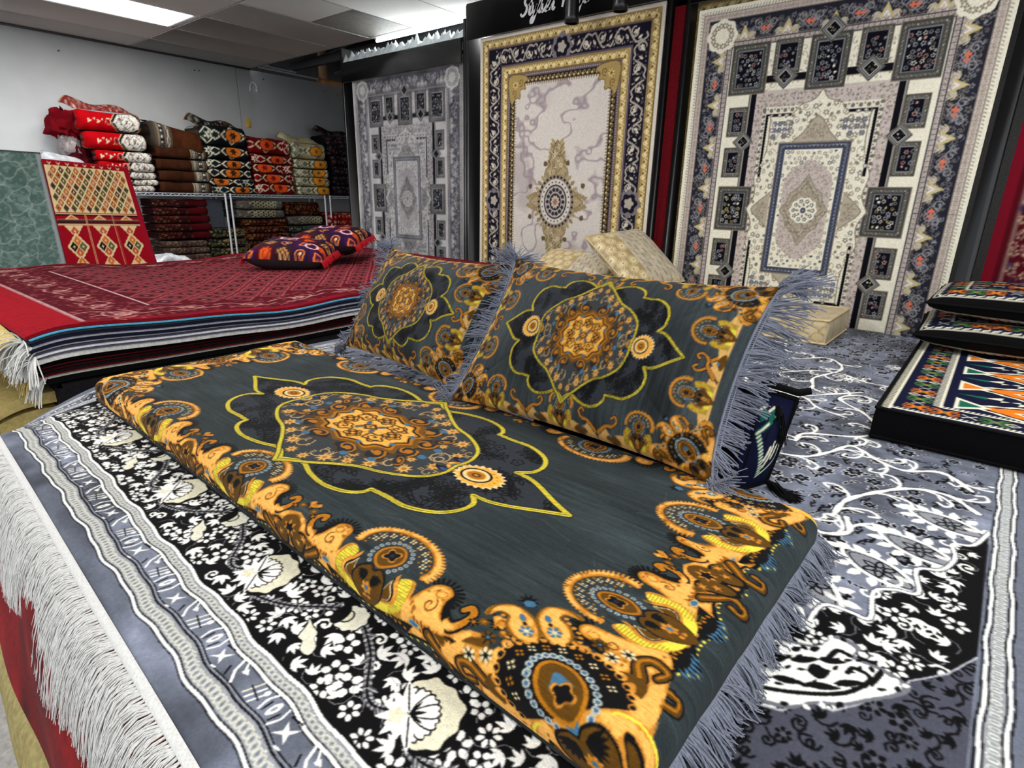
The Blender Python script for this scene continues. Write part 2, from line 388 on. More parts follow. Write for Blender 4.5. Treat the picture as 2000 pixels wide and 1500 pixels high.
def border_unit(c, P=2.56):
    h = P / 2
    # gold ground
    top = [(-h, .40), (-1.1, .34), (-.92, .24), (-.6, .3), (-.3, .2), (0, .12), (.3, .2), (.6, .3), (.92, .24), (1.1, .34), (h, .40)]
    bot = [(h, -.06), (1.05, .0), (.85, .05), (.62, .0), (.4, -.1), (.2, -.04), (0, -.02), (-.2, -.04), (-.4, -.1), (-.62, 0), (-.85, .05), (-1.05, 0), (-h, -.06)]
    c.fill([(-h, .0), (-h, .2), (h, .2), (h, .0)], GLD)
    T_ = np.array(cr(top, 5)); B_ = np.array(cr(bot, 5)); c.fill(np.concatenate([T_, B_]), GLD)
    c.line(B_ - (0, .02), .03, BLK)
    for x_, y_ in B_[::2]: c.ell(x_, y_ - .055, .022, .014, YEL, n=5)
    for s in (-1, 1):
        hook(c, s)
        c.ell(s * .63, .135, .075, .032, (170, 170, 140)); c.ell(s * .63, .135, .055, .024, BLU)
        # outward brown curls
        curl(c, cr([(s * .80, .12), (s * .92, .03), (s * 1.04, -.06), (s * .98, -.17), (s * .86, -.16), (s * .87, -.08)], 5), .06)
        c.fill(cr([(s * .95, .2), (s * 1.08, .24), (s * 1.24, .16), (s * 1.27, .02), (s * 1.18, -.1), (s * 1.06, -.06), (s * 1.0, .05)], 4, True), BLK); c.fill(cr([(s * .98, .18), (s * 1.09, .21), (s * 1.21, .14), (s * 1.235, .03), (s * 1.17, -.06), (s * 1.08, -.03), (s * 1.03, .06)], 4, True), BRN); c.push(s * 1.12, .08, .6 * s, .07, .055); c.fill(spiky(5, .3, 1), GLD); c.pop()
        c.fill(cr([(s * .86, .18), (s * 1.0, .12), (s * 1.12, .16), (s * 1.05, .22)], 4, True), BRN)
        c.push(s * 1.02, .17, .5 * s, .07, .05); c.fill(spiky(6, .4, 1), GLD); c.pop()
        # blue and black teeth between lotus and curls
        c.fill([(s * .2, .02), (s * .62, .1), (s * .5, -.1), (s * .3, -.16), (s * .1, -.06)], BLK)
        for k in range(6):
            c.fill([(s * (.2 + .06 * k), -.1 + .02 * abs(k - 2.5)), (s * (.25 + .06 * k), -.1), (s * (.22 + .06 * k), -.2 + .02 * abs(k - 2.5))], BLU)
        for k in range(5): c.ell(s * (.27 + .06 * k), .0 + .02 * (k % 2), .02, .02, AMB, n=6)
    # cluster at the meeting of two units
    for s in (-1, 1):
        x = s * h
        c.fill(cr([(x - .16, .16), (x - .13, .3), (x, .36), (x + .13, .3), (x + .16, .16), (x, .08)], 4, True), BRN)
        c.push(x, .2, 0, .12, .1); c.fill(spiky(7, .5, 1), GLD); c.fill(rosette(5, .3, .6), BLK); c.pop()
        for k in range(5):
            a = pi * (k + .5) / 5; flower(c, x + .17 * cos(a), .4 + .12 * sin(a), .05, BRN if k % 2 else BLK, AMB, 6)
        c.push(x, .58, 0, .14, .1)
        c.fill(spiky(5, .4, .9), BLK); c.fill(cr([(-.6, .2), (0, -.5), (.6, .2), (.3, .7), (0, .2), (-.3, .7)], 3, True), GLD); c.ell(0, .1, .25, .3, AMB, n=6); c.pop()
    fan(c); lotus(c)
def corner_unit(c):
    """isotropic local frame: origin at the fabric corner, +x,+y inward; 1 = 0.21 m"""
    c.fill(cr([(-.1, -.1), (1.5, -.02), (1.46, .3), (1.1, .45), (.95, .75), (.85, .95), (.45, 1.1), (.3, 1.46), (-.02, 1.5)], 5, True), GLD)
    for s in (0, 1):
        f = (lambda P: np.asarray(P)[:, ::-1]) if s else (lambda P: np.asarray(P, float))
        curl(c, cr(f([(1.1, .1), (1.28, .18), (1.4, .1), (1.34, -.04), (1.22, -.0)]), 5), .07)
        c.fill(cr(f([(.75, .1), (.9, .0), (1.1, .05), (1.05, .25), (.9, .2)]), 4, True), BRN)
        c.fill(cr(f([(.82, .1), (.9, .06), (1., .1), (.95, .16)]), 4, True), GLD)
        for x, y in ((1.15, .36), (1.0, .55), (1.3, .28), (.92, .72)):
            P = f([(x, y)])[0]; flower(c, P[0], P[1], .075, CRM, BLK, 6); 
        for x, y in ((1.22, .5), (1.08, .72)):
            P = f([(x, y)])[0]; flower(c, P[0], P[1], .085, BRN, BLK, 6); c.ell(P[0], P[1], .02, .02, BLU, n=6)
    # black scalloped dome along the diagonal
    c.push(0, 0, -pi / 4)            # local +y now points along the diagonal inward
    t = np.linspace(-.45, pi + .45, 40)
    c.fill(np.stack([.56 * np.cos(t), .72 + .52 * np.sin(t)], 1), BLK)
    for k in range(19):
        a = -.4 + k * (pi + .8) / 18; x, y = .57 * cos(a), .72 + .53 * sin(a)
        c.ell(x, y, .055, .055, GLD, n=8); c.ell(x * .97, .72 + .97 * (y - .72), .026, .026, BLK, n=6)
    for k in range(11):
        a = -.1 + k * (pi + .2) / 10; squares(c, .42 * cos(a), .74 + .38 * sin(a), .036, CRM if k % 2 == 0 else AMB, BLK)
    D = cr([(0, .38), (-.17, .5), (-.25, .7), (-.19, .9), (0, 1.0), (.19, .9), (.25, .7), (.17, .5)], 4, True)
    for k in range(26):
        a = k / 26 * 2 * pi; x, y = .275 * cos(a), .70 + .33 * sin(a)
        if y > .42: c.ell(x, y, .038, .038, (170, 178, 172), n=8); c.ell(x, y, .021, .021, (60, 90, 116), n=6)
    c.fill(D * (.86, .92) + (0, .055), AMB); c.fill(D * (.7, .8) + (0, .14), BRN)
    c.fill(cr([(-.12, .66), (0, .84), (.12, .66), (.06, .74), (0, .7), (-.06, .74)], 4, True), BLU)
    c.push(0, .64, pi / 4, .11); c.fill(rosette(4, .5, 1.05), GLD); c.fill(rosette(4, .4, .8), BLK); c.pop()
    c.fill(cr([(0, .3), (-.06, .44), (0, .4), (.06, .44)], 3, True), BLU)
    heart = cr([(0, -.1), (-.2, .0), (-.27, .2), (-.2, .36), (-.07, .38), (0, .32), (.07, .38), (.2, .36), (.27, .2), (.2, .0)], 4, True)
    for s in (-1, 1):
        pet = cr([(.1 * s, -.1), (.4 * s, -.06), (.56 * s, .1), (.52 * s, .32), (.36 * s, .44), (.28 * s, .38), (.3 * s, .2)], 4, True)
        c.fill(pet * 1.06, YEL); c.fill(pet, GLD); c.fill(cr([(.3 * s, .0), (.44 * s, .06), (.44 * s, .22), (.36 * s, .3), (.32 * s, .15)], 4, True), BLK)
        c.fill(cr([(.31 * s, .03), (.41 * s, .08), (.41 * s, .19), (.36 * s, .25), (.33 * s, .14)], 4, True), BRN)
    c.fill(heart * 1.08, BLK); c.fill(heart, BRN)
    for k in range(6):
        for s in (-1, 1): c.push(s * .05, .3, -pi / 2 + s * (.3 + .3 * k), .2, .14); c.fill(leafpoly(1, .4, 4), BLK); c.pop()
    flower(c, 0, .12, .09, GLD, AMB, 8); c.ell(0, .12, .03, .03, BLU, n=8)
    # paired paisleys above the dome
    for s in (-1, 1):
        P = cr([(s * .02, 1.26), (s * .02, 1.5), (s * .16, 1.66), (s * .36, 1.64), (s * .46, 1.52), (s * .34, 1.58), (s * .24, 1.52), (s * .30, 1.4), (s * .26, 1.24), (s * .14, 1.18)], 4, True)
        c.fill(P * (1.05, 1) + (0, .01), AMB); c.line(P, .03, (120, 78, 14), True); c.fill(P * (.9, 1) + (s * .015, .0), GLD)
        flower(c, s * .13, 1.32, .075, BLU, CRM, 6); c.ell(s * .12, 1.5, .03, .05, BLU); c.ell(s * .12, 1.42, .02, .025, BLK, n=6)
        for k in range(6): c.ell(s * (.33 + .03 * sin(k)), 1.22 + .06 * k, .026, .022, GLD, n=6)
    for k in range(9): c.ell(-.32 + .08 * k, 1.17 - .02 * abs(k - 4) + .04, .032, .028, GLD, n=7)
    c.fill(spiky(9, .05, .12) + (0, 1.74), BLK); c.ell(0, 1.70, .06, .05, BLU)
    c.pop()
def vine_field(c, rng, col, n, x0, x1, y0, y1, L=.1):
    """leafy twigs and little blossoms"""
    for _ in range(n):
        x, y = rng.uniform(x0, x1), rng.uniform(y0, y1); a = rng.uniform(0, 2 * pi)
        c.push(x, y, a, L); b = rng.uniform(-.6, .6)
        P = np.array([(t, b * t * t) for t in np.linspace(0, 1, 6)]); c.line(P, .035, col)
        for k, (px, py) in enumerate(P[1:]):
            for s in (-1, 1): c.push(px, py, s * .9, .3); c.line(leafpoly(1, .45, 4), .13, col, True); c.pop()
        c.pop()
        if rng.uniform() < .5:
            c.push(rng.uniform(x0, x1), rng.uniform(y0, y1), a, L * .2); c.line(rosette(5, .5, 1, 3), .2, col, True); c.ell(0, 0, .25, .25, col, n=5); c.pop()
def medallion(c, rng, S=1.0):
    """eye-shaped medallion, half length .765, half height .31"""
    q = [(.765, .0), (.70, .028), (.60, .075), (.533, .083), (.566, .115), (.566, .16), (.533, .205), (.46, .235), (.39, .235), (.33, .238), (.325, .262), (.29, .288), (.22, .302), (.14, .292), (.08, .272), (.045, .275), (.0, .30)]
    seg = [q[0:4], q[3:10], q[9:15], q[14:17]]
    Q = np.concatenate([cr(s_, 5)[:-1] for s_ in seg] + [np.array([q[-1]])])
    full = np.concatenate([Q, (Q * (-1, 1))[::-1], Q * (-1, -1), (Q * (1, -1))[::-1]])
    c.fill(full, DK)
    r = c.polymask(full)
    keep = c.mask; m = np.zeros((c.H, c.W), bool); m[r[0]:r[1], r[2]:r[3]] = r[4]; c.mask = m if keep is None else m & keep
    vine_field(c, rng, (6, 7, 9), 190, -.75, .75, -.3, .3, .10)
    # shaded inner ring
    inn = [(.386, 0), (.392, .05), (.372, .1), (.33, .135), (.27, .165), (.235, .175), (.19, .19), (.13, .225), (.08, .26), (.04, .285), (0, .318)]
    I = cr(inn, 4); inner = np.concatenate([I, (I * (-1, 1))[::-1], I * (-1, -1), (I * (1, -1))[::-1]])
    c.mask = keep
    c.fill(inner, (52, 57, 60))
    for sx in (-1, 1):
        for sy in (-1, 1):
            def g(P): return np.asarray(P, float) * (sx, sy)
            for (x, y, R_) in ((.30, .11, .03), (.345, .045, .026), (.21, .155, .03), (.15, .185, .026), (.085, .215, .03), (.03, .25, .024), (.27, .06, .02), (.13, .15, .02)):
                P = g([(x, y)])[0]; c.push(P[0], P[1], x * 20, R_); c.fill(spiky(8, .45, 1), (214, 168, 96)); c.line(spiky(8, .45, .95), .08, (120, 84, 40), True); c.ell(0, 0, .28, .28, AMB, n=6); c.pop()
            for (x, y, R_, a) in ((.25, .115, .035, 0), (.32, .0, .03, 2), (.11, .19, .03, 1), (.19, .12, .03, 3), (.05, .2, .028, 4), (.36, .08, .02, 1)):
                P = g([(x, y)])[0]; c.push(P[0], P[1], a, sx * R_, sy * R_); c.line(spiral(1.0, .2, 1.2, 0, 12), .13, (200, 160, 100)); c.pop()
                for k in range(3): squares(c, P[0] + .03 * cos(a + 2 * k), P[1] + .02 * sin(a + 2 * k), .007, (200, 160, 100), FLD)
            # core cartouches
            for (x, y, rx, ry, a) in ((.22, .035, .05, .045, 0), (.16, .095, .06, .04, .5), (.07, .135, .055, .035, .2), (.25, .085, .04, .02, .8)):
                P = g([(x, y)])[0]
                c.push(P[0], P[1], a * sx * sy, sx * rx, sy * ry); c.fill(rosette(5, .8, 1.15), (70, 54, 34)); c.fill(rosette(5, .6, .95), (34, 34, 40)); c.line(spiral(1.1, .15, .8, 0, 12), .16, AMB); c.ell(.15, 0, .3, .3, AMB, n=7); c.pop()
            for (x, y) in ((.28, .03), (.19, .135), (.10, .165)):
                P = g([(x, y)])[0]; c.ell(P[0], P[1], .016, .012, BLU, n=7)
    core = cr([(.235, 0), (.2, .04), (.215, .075), (.16, .09), (.13, .125), (.07, .115), (0, .14)], 4)
    core = core * .86
    core = np.concatenate([core, (core * (-1, 1))[::-1], core * (-1, -1), (core * (1, -1))[::-1]])
    c.fill(core * 1.12, (110, 72, 20)); c.fill(core, AMB)
    c.fill(core * .88, (230, 172, 76)); c.line(core * .9, .006, BLK, True)
    for k in range(8):
        a = k * pi / 4; rx, ry = (.108, .065); x, y = rx * cos(a), ry * sin(a)
        c.push(x, y, 0, .036 if k % 2 == 0 else .042, .026); c.line(rosette(5, .6, 1.0), .14, (50, 34, 6), True)
        if k % 2: c.line(spiral(1.1, .1, .7, a, 10), .13, (60, 34, 6))
        else: c.fill(rosette(4, .3, .7), (60, 40, 10)); c.ell(0, 0, .3, .3, GLD, n=6)
        c.pop()
        c.ell(.17 * cos(a + .4), .1 * sin(a + .4), .012, .009, BLU, n=6)
    for k in range(4):
        a = k * pi / 2 + pi / 4; c.ell(.045 * cos(a), .027 * sin(a), .016, .009, (70, 90, 110), sx_ang(a), n=8)
    c.line([(-.03, 0), (0, .018), (.03, 0), (0, -.018)], .007, (60, 40, 10), True); c.fill([(-.02, 0), (0, .012), (.02, 0), (0, -.012)], GLD); c.ell(0, 0, .006, .005, BRN)
    # end bosses
    for s in (-1, 1):
        c.push(s * .40, 0, 0, s * .045, .03); 
        for (x, y) in ((-.6, 1.1), (-.6, -1.1)): c.ell(x, y, .7, .4, (20, 26, 40)); c.ell(x + .2, y * 1.05, .5, .25, (50, 76, 120)); 
        c.fill(cr([(-1, 0), (-.3, .9), (.6, .6), (.9, 0), (.6, -.6), (-.3, -.9)], 4, True), GLD); c.fill(cr([(-.7, 0), (-.2, .6), (.4, .4), (.6, 0), (.4, -.4), (-.2, -.6)], 4, True), (90, 100, 104)); c.ell(0, 0, .2, .2, BLK); c.pop()
        c.push(s * .475, 0, 0, .075, .052); c.fill(spiky(22, .95, 1.12), (226, 196, 140)); c.fill(rosette(14, .8, .98), (232, 168, 64))
        c.ring(-.15 * s, 0, .62, .62, .1, BLK); c.ring(-.15 * s, 0, .5, .5, .14, (226, 200, 150)); c.ell(-.15 * s, 0, .38, .38, AMB); c.ell(-.15 * s, 0, .2, .2, BRN); c.ell(-.15 * s, 0, .09, .09, GLD)
        for k in range(7): a = (k - 3) * .4; squares(c, s * .72 * cos(a), .72 * sin(a), .05, AMB, BRN)
        c.pop()
    # yellow cord outlines: the stitches run across the cord
    for P, w in ((full, .0135), (inner, .011)):
        c.line(P, w * 1.5, (24, 26, 26), True); c.line(P, w, YEL, True)
        d = np.concatenate([[0], np.cumsum(np.hypot(*np.diff(P, axis=0).T))]); n = int(d[-1] / .0075)
        s_ = np.linspace(0, d[-1], n); X = np.interp(s_, d, P[:, 0]); Y = np.interp(s_, d, P[:, 1])
        for x, y in zip(X, Y): c.line([(x - w * .5, y - w * .35), (x + w * .5, y + w * .35)], .0022, (120, 108, 20))
def sx_ang(a): return a
def velvet_canvas(hx, hy, res, ext, aw, ah, bw, bh, us, vs, rng, med, corner=.2, base_out=.0, sx_out=None):
    """hx,hy half size of the top; aw,ah fan width/height on the long sides, bw,bh on the short ones"""
    c = Cv(-hx - ext, hx + ext, -hy - ext, hy + ext, res, FLD)
    st = cloud(c.H, c.W, rng, [(2, 60), (5, 160), (40, 70)], [.05, .06, .08]); c.a *= (1 + st)[..., None]
    for _ in range(420):
        x, y = rng.uniform(-hx, hx), rng.uniform(-hy, hy); L_ = rng.uniform(.02, .16); a = rng.normal() * .12 if rng.uniform() < .75 else rng.uniform(0, 3)
        c.line([(x, y), (x + L_ * cos(a), y + L_ * sin(a))], .0012, tuple(np.array(FLD) * rng.uniform(1.15, 1.6)))
    for u in us:
        c.push(u, -hy + base_out, 0, aw, ah); border_unit(c, (us[1] - us[0]) / aw); c.pop()
        c.push(u, hy - base_out, 0, aw, -ah); border_unit(c, (us[1] - us[0]) / aw); c.pop()
    P = (vs[1] - vs[0]) / bw if len(vs) > 1 else 2.5
    for v in vs:
        o = base_out if sx_out is None else sx_out
        c.push(hx - o, v, pi / 2, bw, bh); border_unit(c, P); c.pop()
        c.push(-hx + o, v, -pi / 2, bw, bh); border_unit(c, P); c.pop()
    for sx in (-1, 1):
        for sy in (-1, 1):
            o = base_out if sx_out is None else sx_out
            c.push(sx * (hx - o), sy * (hy - base_out), 0, -sx * corner * 1.1, -sy * corner * .8); corner_unit(c); c.pop()
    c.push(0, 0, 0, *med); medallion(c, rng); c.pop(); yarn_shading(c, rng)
    n = rng.normal(size=(c.H, c.W)); c.a *= (1 + .05 * n)[..., None]
    return c.blur(1)
def wrap_box(u, v, hx, hy, h, r, X0=0, Y0=0, bulge=.0):
    """cloth laid over a rounded slab: fabric coordinates (u,v) -> surface point; returns P"""
    ix, iy = hx - r, hy - r
    du = np.sign(u) * np.maximum(np.abs(u) - ix, 0); dv = np.sign(v) * np.maximum(np.abs(v) - iy, 0)
    d = np.hypot(du, dv); dd = np.where(d > 0, d, 1)
    q = r * pi / 2; a = np.clip(d / r, 0, pi / 2); rad = r * np.sin(a)
    z = h - r * (1 - np.cos(a)) - np.maximum(d - q, 0)
    low = np.minimum(z - .0, 0); z = np.maximum(z, 0)
    f = 4 * z * (h - z) / h / h * (d > .4 * q); rad = rad + bulge * f
    x = np.clip(u, -ix, ix) + du / dd * rad; y = np.clip(v, -iy, iy) + dv / dd * rad
    return np.stack([x + X0, y + Y0, z], -1)
def strands(mb, roots, dirs, L, rng, r=.0016, seg=4, droop=.6, spread=.25, floor=None, col=None, clump=9):
    """soft threads hanging from roots"""
    off = None
    for k, (p, d) in enumerate(zip(roots, dirs)):
        if k % clump == 0: off = rng.normal(size=3) * spread
        p = np.array(p, float); d = np.array(d, float) + off + rng.normal(size=3) * spread * .45; d /= np.linalg.norm(d)
        l = L * rng.uniform(.75, 1.1); P = [p]
        for s in range(seg):
            d = d + np.array([0, 0, -droop / seg]) + rng.normal(size=3) * .07; d /= np.linalg.norm(d)
            q = P[-1] + d * l / seg
            if floor is not None and q[2] < floor + r: q[2] = floor + r * (1 + 2.5 * rng.uniform())
            P.append(q)
        rr = r * np.linspace(1.1, .6, len(P)); c_ = None if col is None else np.clip(np.array(col) * rng.uniform(.8, 1.12), 0, 255)
        P = np.array(P); T = np.gradient(P, axis=0); T /= np.linalg.norm(T, axis=1)[:, None] + 1e-9
        A = np.cross(T, (0.3, .2, 1)); A /= np.linalg.norm(A, axis=1)[:, None] + 1e-9; B = np.cross(T, A)
        G = np.stack([P + rr[:, None] * A, P + rr[:, None] * (-.5 * A + .87 * B), P + rr[:, None] * (-.5 * A - .87 * B)])
        mb.grid(G, c_, wrap_u=True)
# ------------------------------------------------------------------ the grey floor rug in the foreground, on a pile of other rugs
rng = np.random.default_rng(5)
RG = (104, 109, 123); LG = (146, 150, 156); WHT = (242, 242, 236); RBK = (11, 11, 13); CR2 = (222, 218, 192)
def wob(x, a=.0035): return a * np.sin(x * 23) + .6 * a * np.sin(x * 51 + 1)
# --- front border, drawn finer
cf = Cv(-2.90, .46, .18, .64, .00125, RG)
cl = cloud(cf.H, cf.W, rng, [(60, 110), (22, 40), (160, 300)], [.13, .09, .2]); cf.a *= (1 + cl)[..., None]
def hl(c, t, w, col, x0=-2.66, x1=.12, a=.0035):
    xs = np.arange(x0, x1, .01); c.line(np.stack([xs, t + wob(xs, a)], 1), w, col)
def guard(c, x0, x1, t0, t1, dark_in=True):
    xs = np.arange(x0, x1, .01)
    c.fill(np.concatenate([np.stack([xs, t0 + wob(xs)], 1), np.stack([xs, t1 + wob(xs)], 1)[::-1]]), LG)
    n = int((x1 - x0) / .014)
    for k in range(n):
        x = x0 + k * .014; m = (t0 + t1) / 2 + wob(x); h = (t1 - t0)
        c.push(x, m, .2, .0065, h * .36); c.line(rosette(2, .7, 1, 4), .42, (202, 201, 188), True); c.ell(0, 0, .3, .3, (108, 112, 120), n=6); c.pop()
        if k % 2: c.ell(x + .007, m + h * .3, .003, .002, (214, 214, 206), n=5)
guard(cf, -2.66, .14, .266, .299)
hl(cf, .2635, .0055, WHT); hl(cf, .2685, .0022, RBK); hl(cf, .259, .0018, RBK)
hl(cf, .300, .0035, RBK); hl(cf, .3045, .0022, (150, 152, 160)); hl(cf, .3075, .0022, RBK)
guard(cf, -2.66, .14, .358, .378)
hl(cf, .354, .0065, WHT); hl(cf, .3495, .0018, RBK); hl(cf, .3585, .0018, RBK)
xs = np.arange(-2.9, .5, .02)
# glyph band
k = 0; x = -2.62
while x < .1:
    c = cf; y = .330 + wob(x); c.push(x, y, -.12, .031 if k % 3 else .034)
    kind = k % 4
    if kind == 0:
        for s in (-1, 1): c.line(cr([(s * .62, -.62), (s * .8, 0), (s * .62, .62)], 4), .13, WHT); c.line([(s * .42, -.5), (s * .5, .1)], .1, RBK)
        c.ell(0, 0, .24, .5, WHT); c.ell(0, 0, .1, .22, LG)
    elif kind == 1:
        c.fill([(-.5, -.6), (-.2, -.1), (-.5, .3), (0, .1), (.4, .6), (.2, 0), (.5, -.4), (0, -.2)], WHT); c.line([(-.6, .5), (.1, .7)], .1, RBK); c.line([(.3, -.7), (.6, -.6)], .12, WHT)
    elif kind == 2:
        c.line([(-.5, .6), (-.1, -.1), (.5, -.5)], .16, WHT); c.line([(-.2, .7), (.4, .2)], .13, WHT); c.line([(-.55, -.2), (-.2, -.6)], .12, RBK); c.fill([(.2, .1), (.7, .3), (.3, .5)], WHT)
    else:
        for q in (-.5, -.1, .3): c.line([(q, -.55), (q + .25, .55)], .12, WHT if q > -.4 else CR2); 
        c.line([(-.6, .0), (.6, -.1)], .08, RBK); c.ell(.5, .45, .16, .2, WHT)
    c.pop(); x += .054 + .014 * (k % 3 == 0); k += 1
# black floral border
blk_t0 = .386
xs2 = np.arange(-2.64, .10, .01)
cf.fill(np.concatenate([np.stack([xs2, blk_t0 + wob(xs2)], 1), [(.10, .64), (-2.64, .64)]]), RBK)
hl(cf, .3825, .0075, WHT, -2.66, .14)
m = np.zeros((cf.H, cf.W), bool); r = cf.polymask(np.concatenate([np.stack([xs2, blk_t0 + .006 + wob(xs2)], 1), [(.10, .64), (-2.64, .64)]])); m[r[0]:r[1], r[2]:r[3]] = r[4]; cf.mask = m
def black_flora(c, x0, x1, y0, y1, step, rng, core=RBK):
    flora(c, x0, x1, y0, y1, step, rng, [WHT, WHT, (226, 226, 222)], core, (150, 150, 154), (.46, .68), (.30, .62, .08), .035)
def stem(c, P, w, rng):
    P = cr(P, 10); c.line(P, w, (66, 66, 70)); c.line(P, w * .25, RBK)
    for k in range(0, len(P) - 1):
        for s in (-1, 1):
            d = P[min(k + 1, len(P) - 1)] - P[k]; n = np.array([-d[1], d[0]]); n /= np.linalg.norm(n) + 1e-9
            for q in (.32, .55, .8):
                a = P[k] + n * s * w * q * .5; c.line([a, a + d * .5 + n * s * w * .12], .0011, (190, 190, 192))
        if k % 5 == 2:
            s = 1 if (k // 5) % 2 else -1; d = P[k + 1] - P[k]; a = atan2(d[1], d[0]) + s * .9
            c.push(P[k][0], P[k][1], a, w * 1.5); c.fill(leafpoly(1, .45), (80, 80, 84)); c.line([(0, 0), (.9, 0)], .07, (200, 200, 200)); c.pop()
black_flora(cf, -2.63, .1, .392, .64, .041, rng)
def palmette(c, x, y, R, ang, rng):
    c.push(x, y, ang, R)
    c.fill(cr([(1.25, 0), (1.0, .45), (.75, .85), (.3, 1.0), (-.1, .85), (-.35, .45), (-.3, 0), (-.35, -.45), (-.1, -.85), (.3, -1), (.75, -.85), (1.0, -.45)], 4, True) * (1.07, 1.07), RBK)
    c.fill(np.concatenate([rosette(1, 1, 1, 1) * 0 + p for p in []]) if False else cr([(1.22, 0), (1.05, .3), (.98, .55), (.72, .72), (.55, .95), (.3, .9), (.0, .88), (-.2, .6), (-.35, .35), (-.3, 0), (-.35, -.35), (-.2, -.6), (.0, -.88), (.3, -.9), (.55, -.95), (.72, -.72), (.98, -.55), (1.05, -.3)], 3, True), CR2)
    for a in (-1.5, 1.5, -1.0, 1.0, -.5, .5, 0): c.push(-.1, 0, a); c.fill(cr([(0, 0), (.3, .16), (.62, .2), (.76, .1), (.70, 0), (.76, -.1), (.62, -.2), (.3, -.16)], 3, True), RBK); c.fill(cr([(0, 0), (.3, .125), (.6, .165), (.71, .08), (.66, 0), (.71, -.08), (.6, -.165), (.3, -.125)], 3, True), WHT); c.pop()
    for a in (-.75, 0, .75): c.push(-.1, 0, a); c.fill(leafpoly(.42, .1, 5), RBK); c.pop()
    c.push(.0, 0, 0, .2); c.fill(spiky(5, .4, 1), RBK); c.pop()
    for a in (2.0, 2.5, -2.0, -2.5, 3.1): c.push(-.15, 0, a); c.fill(leafpoly(.75, .26), WHT); c.pop()
    for a in (1.6, -1.6): c.push(-.1, 0, a); c.fill(leafpoly(.95, .3), WHT); c.line([(.1, 0), (.8, 0)], .04, RBK); c.pop()
    c.fill(rosette(5, .12, .24) + (-.38, 0), CR2)
    c.pop()
def halfflower(c, x, y, R, ang):
    c.push(x, y, ang, R)
    c.fill(rosette(9, .85, 1.0) * (1, 1) * 1.1, RBK); c.fill(rosette(9, .85, 1.0), (226, 224, 206)); c.ell(-.35, 0, .45, .5, RBK); c.ell(-.38, 0, .38, .42, CR2); c.ell(-.75, 0, .45, .8, RBK)
    for a in (1.0, 1.6, -1, -1.6): c.push(.1, 0, a); c.line([(.45, 0), (.95, 0)], .07, CR2); c.pop()
    c.pop()
def jagged(c, x, y, R, ang):
    c.push(x, y, ang, R); P = cr([(-.9, 0), (-.5, .35), (0, .25), (.3, .45), (.9, .1), (1.3, 0), (.8, -.15), (.3, -.35), (0, -.2), (-.5, -.3)], 3, True)
    c.fill(P * 1.1, RBK); c.fill(P, (222, 220, 200)); c.line([(-.6, 0), (1, 0)], .05, CR2); c.pop()
for k in range(6):
    X = -2.40 + k * .535
    stem(cf, [(X - .32, .50), (X - .26, .44), (X - .16, .47), (X - .05, .55), (X + .06, .52), (X + .16, .45), (X + .235, .50)], .016, rng)
for k in range(6):
    X = -2.155 + k * .53
    if X > .08: break
    halfflower(cf, X + .27, .54, .036, .3); jagged(cf, X + .26, .452, .044, 2.6)
    palmette(cf, X, .482 + .004 * (k % 2), .072, .75 + .1 * (k % 2), rng)
cf.mask = None
# side stripes of the far left end and of the right side cross the front lines
def vstripe(c, x0, x1, t0, t1, guard_=True):
    c.rect(x0, x1, t0, t1, LG)
    n = int((t1 - t0) / .016)
    for k in range(n):
        y = t0 + k * .016; h = x1 - x0
        c.push((x0 + x1) / 2, y, 0, h * .3, .006); c.line(rosette(2, .7, 1, 4), .35, (222, 222, 210), True); c.pop()
        if k % 2: c.ell(x0 + h * .15, y + .008, .0022, .003, (214, 214, 206), n=5)
    for x in (x0 - .004, x1 + .004):
        ys = np.arange(t0, t1, .012); c.line(np.stack([x + wob(ys, .0018), ys], 1), .006, WHT)
    for x in (x0 - .010, x1 + .010, x0 + .001, x1 - .001):
        ys = np.arange(t0, t1, .012); c.line(np.stack([x + wob(ys, .0018), ys], 1), .0024, RBK)
def ends(c, t0, t1, rng):
    # left end
    c.rect(-2.9, -2.655, max(t0, .26), t1, RG); c.rect(-2.9, -2.655, t0, .26, RG) if t0 < .26 else None
    vstripe(c, -2.695, -2.665, max(t0, .38), t1); vstripe(c, -2.80, -2.775, max(t0, .3), t1)
    y = max(t0, .30)
    while y < t1:
        c.push(-2.735, y, pi / 2, .024); c.fill([(-.5, -.6), (-.2, -.1), (-.5, .3), (0, .1), (.4, .6), (.2, 0), (.5, -.4), (0, -.2)], WHT); c.line([(-.8, -.5), (-.8, .5)], .2, WHT); c.pop(); y += .045
    # right side
    c.rect(.13, .46, t0, t1, RG)
    y = t0
    while y < t1:
        for x in (.235, .30):
            c.push(x, y + rng.uniform(-.01, .01), pi / 2 + rng.uniform(-.2, .2), .036); 
            if rng.uniform() < .5:
                c.fill([(-.5, -.6), (-.2, -.1), (-.5, .3), (0, .1), (.4, .6), (.2, 0), (.5, -.4), (0, -.2)], WHT); c.line([(-.7, -.5), (-.7, .5)], .14, RBK)
            else:
                for q in (-.5, -.1, .3): c.line([(q, -.6), (q + .2, .6)], .15, WHT)
            c.pop()
        y += .045
    vstripe(c, .145, .172, t0, t1)
    ys = np.arange(t0, t1, .01)
    for x in (.118, .12): pass
ends(cf, .18, .64, rng)
cf.rect(-2.9, -2.655, .18, .255, RG)
n_ = cf.a.mean(-1, keepdims=True)
cf.a = cf.a * (1 + .05 * rng.normal(size=(cf.H, cf.W, 1))).astype(np.float32); cf.blur(1)
# --- the field
cg = Cv(-2.90, .46, .60, 4.50, .0017, RG)
cl = cloud(cg.H, cg.W, rng, [(120, 90), (40, 30), (12, 20)], [.16, .10, .06]); cg.a *= (1 + cl)[..., None]
FX1 = .128
